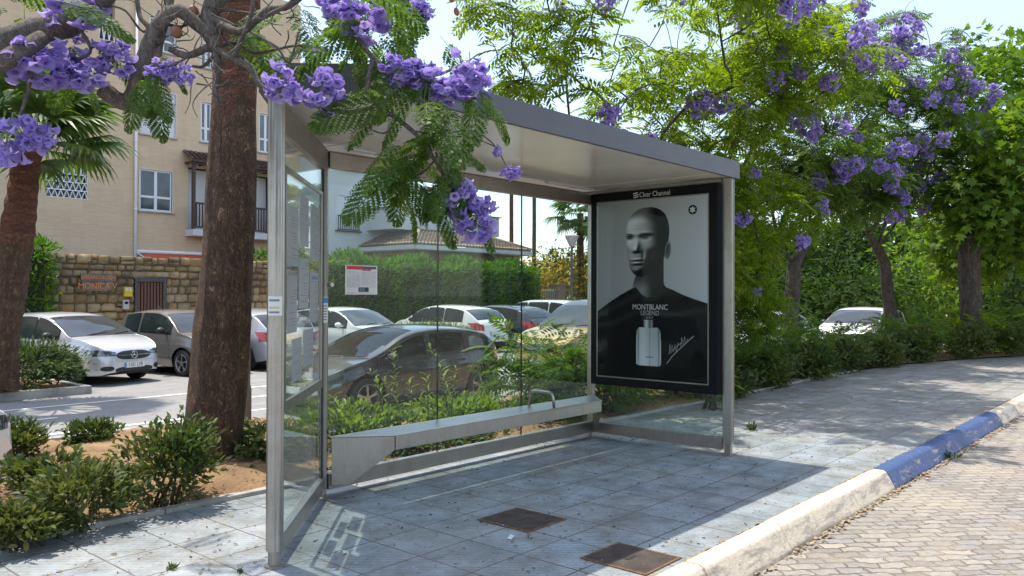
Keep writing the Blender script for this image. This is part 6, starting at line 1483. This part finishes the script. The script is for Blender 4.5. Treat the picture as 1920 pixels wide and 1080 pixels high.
def car(name,label,style,pm,loc,rz,H=None,clear=False,plate=None,star=False,roof_mat=None,dark_mirror=True,grille='wide',slats=True,plate_c='paper'):
    S=style; L=S['L']; W=S['W']/2; hs=1.0 if H is None else H/max(z for _,z in S['top']); zs=lambda z:z*hs
    o=empty(name,loc,rz,label,'car','parked cars')
    xf=L/2-S['fo']; xr=xf-S['wb']; ar=S['r']+.055; x=np.unique(np.concatenate([np.linspace(-L/2,L/2,110),L/2-np.array([.005,.012,.02,.03,.045]),-L/2+np.array([.005,.012,.02,.03,.045])]))
    zt=crv(S['top'],x)*hs; zb=np.minimum(crv(S['belt'],x)*hs,zt-.045); w=crv(S['plan'],x)*W; zl=crv(S['low'],x)
    for xc in (xf,xr): 
        d=ar*ar-(x-xc)**2; zl=np.where(d>0,np.maximum(zl,S['r']+np.sqrt(np.clip(d,0,None))),zl)
    zl=np.minimum(zl,zb-.06)
    nl_,nu_=12,16; verts=[]; K=nl_+nu_+1
    def half(i):
        out=[]
        for j in range(nl_+1):
            f=j/nl_; z=zl[i]+(zb[i]-zl[i])*f; hgt=(z-.2)/(max(zb[i],.5)-.2)
            bl=1-.075*max(0,(.30-hgt)/.30)**1.6-.05*max(0,(hgt-.62)/.38)**2+.008*math.exp(-((hgt-.72)/.05)**2)
            out.append((w[i]*bl,z))
        yb=out[-1][0]; h=zt[i]-zb[i]; sd=S['tumble']*h*.82; yr=yb-sd*min(1,h/.2); zc=zb[i]+h*.80; cr=min(.045,h*.35)
        for j in range(1,nu_+1):
            f=j/nu_
            if f<=.5:
                q=f/.5; out.append((yb+(yr-yb)*q-.012*math.sin(math.pi*q)*-1*min(1,h),zb[i]+(zc-zb[i])*q))
            else:
                q=(f-.5)/.5; a=q*math.pi/2; ee=.42
                out.append((yr*max(0,math.cos(a))**ee if q<1 else 0,zc+(zt[i]-cr-zc)*min(1,math.sin(a)**.55)+cr*(1-(math.cos(a)**ee)**2)))
        return out
    rows=[half(i) for i in range(len(x))]; b=MB(); full=[]
    for i,r in enumerate(rows):
        pts=[(x[i],y,z) for y,z in r]+[(x[i],-y,z) for y,z in reversed(r[:-1])]; full.append(pts)
    m=len(full[0]); b.grid(full)
    for e in (0,len(x)-1):                      # blunt nose and tail caps, quads across
        base=e*m
        for j in range(nl_+nu_): 
            a0,a1,c1,c0=base+j,base+j+1,base+m-2-j,base+m-1-j
            b.f.append((a0,a1,c1,c0) if a1!=c1 else (a0,a1,c0)); b.m.append(0)
    bvh=BVHTree.FromPolygons([Vector(v) for v in b.v],b.f)
    def hit_side(px_,pz,s):
        h_=bvh.ray_cast(Vector((px_,s*3,pz)),Vector((0,-s,0))); return h_[0],h_[1]
    def hit_x(py,pz,s):
        h_=bvh.ray_cast(Vector((s*4,py,pz)),Vector((-s,0,0))); return h_[0],h_[1]
    def patch(name,mat,grid,axis,s,eps,parent,smooth=True):
        rows_=[]
        for r in grid:
            row=[]
            for (u,v) in r:
                h_,n_=(hit_side(u,v,s) if axis=='y' else hit_x(u,v,s))
                if h_ is None: h_=Vector((u,s*W*.9,v)) if axis=='y' else Vector((s*L/2*.98,u,v)); n_=Vector((0,s,0)) if axis=='y' else Vector((s,0,0))
                if n_.dot(Vector((0,s,0)) if axis=='y' else Vector((s,0,0)))<0: n_=-n_
                row.append(tuple(h_+n_*eps))
            rows_.append(row)
        q=MB(); q.grid(rows_); return q.build(name,mat,parent,smooth)
    def rounded(u0,u1,v0,v1,k=.25,nu=12,nv=6):
        """grid over a rounded box in (u,v)"""
        g_=[]
        for j in range(nv+1):
            t_=j/nv*2-1; row=[]
            for i in range(nu+1):
                s_=i/nu*2-1; a=s_*(1-k*.5*abs(t_)**4); c=t_*(1-k*.5*abs(s_)**4); row.append(((u0+u1)/2+(u1-u0)/2*a,(v0+v1)/2+(v1-v0)/2*c))
            g_.append(row)
        return g_
    ztx=lambda q: float(crv(S['top'],q))*hs; zbx=lambda q: min(float(crv(S['belt'],q))*hs,ztx(q)-.045)
    def side_grid(xa,xb,lead,inset):
        g_=[]; n=14
        for j in range(7):
            f=j/6; row=[]
            for i in range(n+1):
                q=xa+(xb-xa)*i/n; z0=zbx(q)+.035+inset; z1=ztx(q)-.085*min(1,(ztx(q)-zbx(q))/.3)-inset
                if z1<z0+.012: z1=z0+.012
                row.append((q,z0+(z1-z0)*f))
            g_.append(row)
        if lead==1: pass
        return g_
    def ws_grid(xa,xb,s,inset):
        g_=[]
        for j in range(8):
            q=xa+(xb-xa)*j/7; z=ztx(q); hw=float(crv(S['plan'],q))*W-S['tumble']*max(0,z-zbx(q))*.9-.085-inset+ (.02 if j>5 else 0)
            g_.append([(hw*(i/12*2-1),z-.012-.03*abs(i/12*2-1)**2.5*min(1,(z-zbx(q))/.3)) for i in range(13)])
        return g_
    if clear:       # real openings for the side windows, with seats and wheel inside
        keep=[];km=[]
        for f_,m_ in zip(b.f,b.m):
            c=np.mean([b.v[k] for k in f_],0); inside=False
            if abs(c[1])>W*.4:
                for xa,xb,_ in S['side']:
                    if xa-.0<c[0]<xb+.0 and zbx(c[0])+.05<c[2]<ztx(c[0])-.10: inside=True
            if abs(c[1])<W*.72 and (S['ws'][0]+.03<c[0]<S['ws'][1]-.05) and c[2]>ztx(c[0])-.07 and c[2]>zbx(c[0])+.06: inside=True
            if not inside: keep.append(f_);km.append(m_)
        b.f,b.m=keep,km
    if roof_mat is not None:
        for q_,f_ in enumerate(b.f):
            c=np.mean([b.v[k] for k in f_],0)
            if c[2]>zbx(c[0])+.02 and c[0]<S['ws'][1]+.02: b.m[q_]=1
    body=b.build('body',pm if roof_mat is None else [pm,roof_mat],o,True)
    gm_=CCLEAR if clear else CGLASS
    for s in (1,-1):
        for xa,xb,ld in S['side']:
            sl=patch('window_seal',TRIM,side_grid(xa-.03,xb+.03,ld,-.022),'y',s,.0035,o) if not clear else None
            if clear:
                g0=side_grid(xa-.035,xb+.035,ld,-.03); g1=side_grid(xa+.03,xb-.03,ld,.035); ro=[]
                per=lambda G:[*G[0],*[r[-1] for r in G[1:-1]],*reversed(G[-1]),*[r[0] for r in reversed(G[1:-1])]]
                A,B=per(g0),per(g1); q=MB(); ra=[];rb=[]
                for (u,v),(u2,v2) in zip(A,B):
                    h1,n1=hit_side(u,v,s); h2,n2=hit_side(u2,v2,s)
                    if h1 is None or h2 is None: h1=h1 or h2; h2=h2 or h1
                    ra.append(tuple(h1+Vector((0,s*.004,0)))); rb.append(tuple(h2+Vector((0,s*.005,0))))
                q.grid([ra+ra[:1],rb+rb[:1]]); q.build('window_seal',TRIM,o,True)
            patch('window',gm_,side_grid(xa,xb,ld,.0),'y',s,.008 if not clear else -.004,o)
        for i in range(len(S['side'])-(2 if len(S['side'])>2 else 1),len(S['side'])):   # door gaps and handles
            xa,xb,_=S['side'][i]; zc=zbx(xa)-.11
            patch('door_handle',pm if not clear else TRIM,rounded(xa+.06,xa+.26,zc-.018,zc+.018,.5,8,4),'y',s,.022,o)
            patch('door_gap',TRIM,[[(xa-.045,z) for z in np.linspace(.32,zbx(xa)+.0,10)],[(xa-.035,z) for z in np.linspace(.32,zbx(xa)+.0,10)]],'y',s,.002,o)
        patch('door_gap',TRIM,[[(S['side'][-1][1]+.02,z) for z in np.linspace(.40,zbx(S['side'][-1][1])-.02,10)],[(S['side'][-1][1]+.03,z) for z in np.linspace(.40,zbx(S['side'][-1][1])-.02,10)]],'y',s,.002,o)
        # mirror
        xm=S['side'][-1][1]-.12; ym=float(crv(S['plan'],xm))*W; zm=zbx(xm)+.08; q=MB(); rws=[]
        for i in range(8):
            a=math.pi*i/7; rws.append([(xm+.10*math.sin(a)*math.cos(c)*.8-.02,s*(ym+.10+.11*-math.cos(a)),zm+.075*math.sin(a)*math.sin(c)+.03) for c in np.linspace(0,2*math.pi,13)])
        q.grid(rws); q.box((xm-.03,min(s*(ym-.08),s*(ym+.04)),zm-.03),(xm+.03,max(s*(ym-.08),s*(ym+.04)),zm+.015)); mr=q.build('mirror',TRIM if dark_mirror else pm,o,True)
        # wheels
        for xc in (xf,xr):
            r=S['r']; c=(xc,s*(W-.115),r); q=MB(); hw=.10
            q.lathe([(r*.66,-hw),(r*.90,-hw*1.05),(r*.985,-hw*.8),(r,-hw*.4),(r,hw*.4),(r*.985,hw*.8),(r*.90,hw*1.05),(r*.66,hw)],c,28,'y'); wh_=q.build('wheel',TYRE,o,True)
            q=MB(); yo=s*.085
            q.lathe([(r*.69,s*.10),(r*.67,s*.105),(r*.62,s*.07),(r*.60,-s*.06)],c,28,'y'); 
            for k in range(5):
                a=2*math.pi*k/5+.3; ca,sa=math.cos(a),math.sin(a)
                pts=[]
                for (rd,hw_) in ((.05,.055),(.25,.032),(.62,.060)):
                    for sg_ in (-1,1): pts.append((c[0]+r*rd*ca-sg_*hw_*r*1.5*sa,c[1]+yo+s*(.012 if rd<.5 else 0),c[2]+r*rd*sa+sg_*hw_*r*1.5*ca))
                pts2=[(p[0],p[1]-s*.03,p[2]) for p in pts]
                q.add(pts+pts2,[(0,1,3,2),(2,3,5,4),(0,2,8,6),(2,4,10,8),(1,7,9,3),(3,9,11,5)])
            q.lathe([(0,yo+s*.018),(r*.14,yo+s*.016),(r*.16,yo)],c,16,'y'); q.build('rim',ALLOY,wh_,False,0,40)
            q=MB(); q.lathe([(0,s*-.055),(r*.66,s*-.055)],c,20,'y'); q.build('hub_shadow',TRIM,wh_)
    # underbody and wheel wells
    q=MB(); q.box((-L/2+.18,-W*.78,.20),(L/2-.18,W*.78,.42)); q.box((xr-ar-.04,-W*.55,.42),(xr+ar+.04,W*.55,.75)); q.box((xf-ar-.04,-W*.55,.42),(xf+ar+.04,W*.55,.68)); q.build('underbody',TRIM,o)
    q=MB()
    for xc in (xf,xr):
        for s in (1,-1):
            q=MB(); rw_=[[(xc+(ar-.004)*math.cos(a),s*yy,S['r']+(ar-.004)*math.sin(a)) for a in np.linspace(-.35,math.pi+.35,20)] for yy in (W*.55,W*.93)]; q.grid(rw_); q.build('wheel_well',TRIM,o,True)
    # glass front and back
    if clear:
        patch('windscreen',gm_,ws_grid(S['ws'][0],S['ws'][1]-.02,1,.0),'x',1,-.003,o)
    else: 
        patch('window_seal',TRIM,ws_grid(S['ws'][0]-.02,S['ws'][1]+.03,1,-.025),'x',1,.0035,o); patch('windscreen',gm_,ws_grid(S['ws'][0],S['ws'][1],1,.0),'x',1,.008,o)
    patch('window_seal',TRIM,ws_grid(S['rw'][0]-.02,S['rw'][1]+.03,-1,-.02),'x',-1,.0035,o); patch('rear_window',CGLASS,ws_grid(S['rw'][0],S['rw'][1],-1,.0),'x',-1,.008,o)
    # nose
    zh=ztx(L/2-.14)
    for s in (1,-1):
        g_=[]
        for j in range(6):
            f=j/5; g_.append([(s*W*(.47+.42*i/9),zh-.185+.004*i/9+(.075+.085*i/9)*f*(1-.25*(i/9)**3)) for i in range(10)])
        hl=patch('headlight',LAMPW,g_,'x',1,.006,o); 
        patch('headlight_lens',LAMPD,[[(s*W*(.58+.16*i/5),zh-.135+.05*j/3) for i in range(6)] for j in range(4)],'x',1,.010,hl)
        patch('fog_lamp',TRIM,rounded(min(s*W*.55,s*W*.80),max(s*W*.55,s*W*.80),.30,.40,.5,8,5),'x',1,.006,o)
        # tail lights wrap on rear corner
        zt_=zbx(-L/2+.25); patch('tail_light',LAMPR,[[(s*W*(.56+.34*i/8),zt_-.20+.20*j/5-.03*(8-i)/8) for i in range(9)] for j in range(6)],'x',-1,.007,o)
        patch('tail_light',LAMPR,[[(-L/2+.05+.40*i/8*(.45+.55*j/5),zt_-.20+.22*j/5) for i in range(9)] for j in range(6)],'y',s,.007,o)
    if grille=='wide':
        gr=patch('grille',TRIM,rounded(-W*.46,W*.46,zh-.27,zh-.09,.45,16,6),'x',1,.007,o)
        if slats:
            for zz in ((zh-.18),): patch('grille_bar',CHROME,[[(-W*.43+W*.86*i/14,zz-.010+.020*j) for i in range(15)] for j in range(2)],'x',1,.013,gr)
    else:
        gr=patch('grille',TRIM,rounded(-W*.30,W*.30,zh-.16,zh-.07,.6,12,5),'x',1,.006,o)
    patch('intake',TRIM,rounded(-W*.52,W*.52,.245,.37,.4,16,5),'x',1,.007,o)
    if star:
        h_,_=hit_x(0,zh-.18,1); q=MB(); cx_=h_[0]+.02; q.tube([(cx_,.072*math.cos(a),zh-.18+.072*math.sin(a)) for a in np.linspace(0,2*math.pi,25)],.008,6,0,False)
        for k in range(3):
            a=math.pi/2+k*2*math.pi/3; q.add([(cx_,.07*math.cos(a),zh-.18+.07*math.sin(a)),(cx_,.014*math.cos(a+1.05),zh-.18+.014*math.sin(a+1.05)),(cx_+.012,0,zh-.18),(cx_,.014*math.cos(a-1.05),zh-.18+.014*math.sin(a-1.05))],[(0,1,2),(0,2,3)])
        q.build('emblem',CHROME,gr)
    else:
        h_,_=hit_x(0,zh-.13,1); q=MB(); cx_=h_[0]+.008; q.add([(cx_,.06*math.cos(a),zh-.13+.03*math.sin(a)) for a in np.linspace(0,2*math.pi,17)[:-1]],[tuple(range(16))]); q.build('emblem',CHROME,o)
    def plate_at(sx,z,name_):
        h_,_=hit_x(0,z,sx); X_=h_[0]+sx*.012; q=MB(); q.box((min(X_,X_+sx*.006),-.25,z-.055),(max(X_,X_+sx*.006),.25,z+.055)); pl_=q.build('licence_plate',MAT[plate_c] if sx>0 else MAT['paper'],o,False,.003)
        q=MB(); ye=-.245 if sx>0 else .245; yw=.04*(1 if sx>0 else -1); q.box((min(X_+sx*.0065,X_+sx*.0075),min(ye,ye+yw),z-.053),(max(X_+sx*.0065,X_+sx*.0075),max(ye,ye+yw),z+.053)); q.build('country_band',MAT['skyblueink'],pl_)
        if plate: text_mesh('lettering',plate,.115,TRIM,pl_,Matrix(((0,0,sx,X_+sx*.0072),(sx,0,0,.02*sx),(0,1,0,z),(0,0,0,1))),.0004,.80)
    plate_at(1,.40 if star else .45,'front'); plate_at(-1,.62,'rear')
    # wipers, aerial
    q=MB(); 
    for y0 in (-.35,.25): 
        pts=[]; 
        for k in range(5): 
            h_,n_=hit_x(y0+.11*k,ztx(S['ws'][1]-.02-.018*k)-.02,1); 
            if h_: pts.append(tuple(h_+n_*.018))
        if len(pts)>2: q.tube(pts,.007,5)
    q.tube([(S['side'][0][0]+.35,0,ztx(S['side'][0][0]+.35)-.02),(S['side'][0][0]+.22,0,ztx(S['side'][0][0]+.35)+.09)],.006,5); q.build('wiper',TRIM,o)
    if clear:
        q=MB()
        for (sx_,sy) in ((.05,.36),(.05,-.36),(-.85,.36),(-.85,-.36)):
            q.box((sx_-.05,sy-.23,.45),(sx_+.5,sy+.23,.62)); M_=Matrix.Translation((sx_-.03,sy,.6))@Matrix.Rotation(-.28,4,'Y'); q.box((-.07,-.23,0),(.05,.23,.52),0,M_); M2=Matrix.Translation((sx_-.17,sy,1.10))@Matrix.Rotation(-.2,4,'Y'); q.box((-.045,-.13,0),(.045,.13,.20),0,M2)
        q.build('seat',simple('car_seat_fabric',(.05,.05,.052),.9,0,.2),o,False,.04)
        q=MB(); q.tube([(.62+.06*math.sin(a),.36+.18*math.cos(a),.90+.17*math.sin(a)) for a in np.linspace(0,2*math.pi,21)],.017,7,0,False); q.tube([(.62,.20,.90),(.62,.52,.90)],.015,6); q.tube([(.62,.36,.90),(.85,.36,.80)],.03,8); q.build('steering_wheel',TRIM,o,True)
        q=MB(); q.box((.72,-W*.82,.62),(1.2,W*.82,.89)); q.build('dashboard',simple('dash_grey',(.10,.10,.10),.7),o,False,.04); q=MB(); q.box((-1.6,-W*.85,.22),(.9,W*.85,.30)); q.build('cabin_floor',TRIM,o)
    return o
GR=-.40
silver=paint('silver_car_paint',(.62,.64,.67),.35,.30,.05); white_=paint('white_car_paint',(.80,.80,.79),0,.3,.06); grey_=paint('warm_grey_car_paint',(.20,.185,.17),.35,.32,.08); black_=paint('black_car_paint',(.018,.018,.021),.2,.26,.20)
dgrey=paint('dark_grey_car_paint',(.06,.062,.068),.4,.3,.1); och=paint('ochre_car_paint',(.50,.33,.09),0,.3,.15); lsilver=paint('light_silver_car_paint',(.52,.54,.56),.35,.32,.06); blue_=paint('blue_car_paint',(.07,.11,.22),.4,.28,.06)
car('parked_car','silver hatchback with black grille bar and three pointed star, parked nose out beside the juniper',HATCH,silver,(3.42,14.1,GR),R(-73),1.47,False,'1101 LVR',True)
car('parked_car','small rounded warm grey car half hidden by the big palm trunk',SMALL,grey_,(6.0,13.9,GR),R(-82),1.5,False,None,False,None,True,'small',False)
car('parked_car','silver car parked tail out, between the palm trunk and the round post',HATCH,lsilver,(8.0,14.3,GR),R(90),1.50)
car('parked_car','white hatchback with wide headlights parked nose out, seen through the glass behind the black car',HATCH,white_,(11.0,14.1,GR),R(-84),1.5,False,None,False,None,False,'small',False,'yellowink')
car('parked_car','black five door hatchback parked right behind the shelter glass',CAB,black_,(5.70,5.85,GR-.05),R(180),1.40,True,None,False,None,True,'small',False)
car('parked_car','white hatchback parked tail out beyond the low hedge',HATCH,white_,(15.7,14.6,GR),R(90),1.52)
car('parked_car','dark grey hatchback parked tail out next to the white one beyond the hedge',HATCH,dgrey,(18.3,14.6,GR),R(90),1.5)
car('parked_car','white tall car behind the dark grey hatchback',SUV,white_,(20.9,14.9,GR),R(90),1.66)
car('parked_car','tall car with ochre bonnet and dark cabin parked nose to tail after the black hatchback',SUV,och,(12.0,5.9,GR),R(180),1.78,False,None,False,dgrey)
car('parked_car','white car hidden by bushes at the picture edge, only its front corner showing',HATCH,white_,(-3.15,3.75,GR+.1),R(0),1.46)
car('parked_car','pale silver car behind the forked jacaranda trunk',HATCH,lsilver,(16.4,4.1,GR),R(180),1.48)
car('parked_car','white car with sunlit bonnet behind the leaning jacaranda trunk',HATCH,white_,(23.4,3.6,GR),R(180),1.50)
car('parked_car','blue car on the far side of the road between the trees',HATCH,blue_,(31.0,12.5,GR),R(90),1.5)
# ------------------------------------------------------------------ daylight, camera
EL,AZ=R(72.8),R(90.0)          # sun stands behind the shelter (+Y)
w=bpy.data.worlds.new("World"); scene.world=w; w.use_nodes=True; nt=w.node_tree; nt.nodes.clear()
wo=nt.nodes.new('ShaderNodeOutputWorld'); bg=nt.nodes.new('ShaderNodeBackground'); sky=nt.nodes.new('ShaderNodeTexSky'); sky.sky_type='NISHITA'; sky.sun_disc=False
sky.sun_elevation=EL; sky.sun_rotation=R(0); sky.air_density=1.0; sky.dust_density=1.2; sky.ozone_density=1.0
tc=nt.nodes.new('ShaderNodeTexCoord'); mp=nt.nodes.new('ShaderNodeMapping'); mp.inputs['Scale'].default_value=(1,1,2.2); mp.inputs['Location'].default_value=(.35,.1,.2); nz=nt.nodes.new('ShaderNodeTexNoise'); nz.inputs['Scale'].default_value=2.1; nz.inputs['Detail'].default_value=7; nz.inputs['Roughness'].default_value=.6
rp=nt.nodes.new('ShaderNodeValToRGB'); rp.color_ramp.elements[0].color=(.10,.10,.10,1); rp.color_ramp.elements[0].position=.52; rp.color_ramp.elements[1].position=.80
mx=nt.nodes.new('ShaderNodeMix'); mx.data_type='RGBA'; mx.inputs[7].default_value=(9.5,9.6,9.8,1)
nt.links.new(tc.outputs['Generated'],mp.inputs[0]); nt.links.new(mp.outputs[0],nz.inputs[0]); nt.links.new(nz.outputs[0],rp.inputs[0]); nt.links.new(rp.outputs[0],mx.inputs[0]); nt.links.new(sky.outputs[0],mx.inputs[6]); nt.links.new(mx.outputs[2],bg.inputs[0]); nt.links.new(bg.outputs[0],wo.inputs[0])
bg.inputs[1].default_value=.15
sd=bpy.data.lights.new('sun','SUN'); sd.energy=3.1; sd.angle=R(.53); sd.color=(1.0,.94,.84); so=bpy.data.objects.new('sun',sd); COL.objects.link(so)
sundir=Vector((math.cos(AZ)*math.cos(EL),math.sin(AZ)*math.cos(EL),math.sin(EL))); so.rotation_euler=sundir.to_track_quat('Z','Y').to_euler(); so.location=(0,20,40)
cd=bpy.data.cameras.new('camera'); cam=bpy.data.objects.new('camera',cd); COL.objects.link(cam); cd.sensor_width=36; cd.lens=36*F_PX/1920; cd.clip_end=2000; cd.clip_start=.05
cam.matrix_world=Matrix(((RT[0],UP[0],-FW[0],CAM[0]),(RT[1],UP[1],-FW[1],CAM[1]),(RT[2],UP[2],-FW[2],CAM[2]),(0,0,0,1)))
scene.camera=cam
scene.view_settings.view_transform='Standard'; scene.view_settings.look='None'; scene.view_settings.gamma=1; scene.view_settings.exposure=.95
scene.render.engine='CYCLES'; scene.cycles.max_bounces=10; scene.cycles.transparent_max_bounces=24; scene.cycles.use_denoising=True
scene.cycles.caustics_reflective=False; scene.cycles.caustics_refractive=False; scene.cycles.sample_clamp_indirect=6
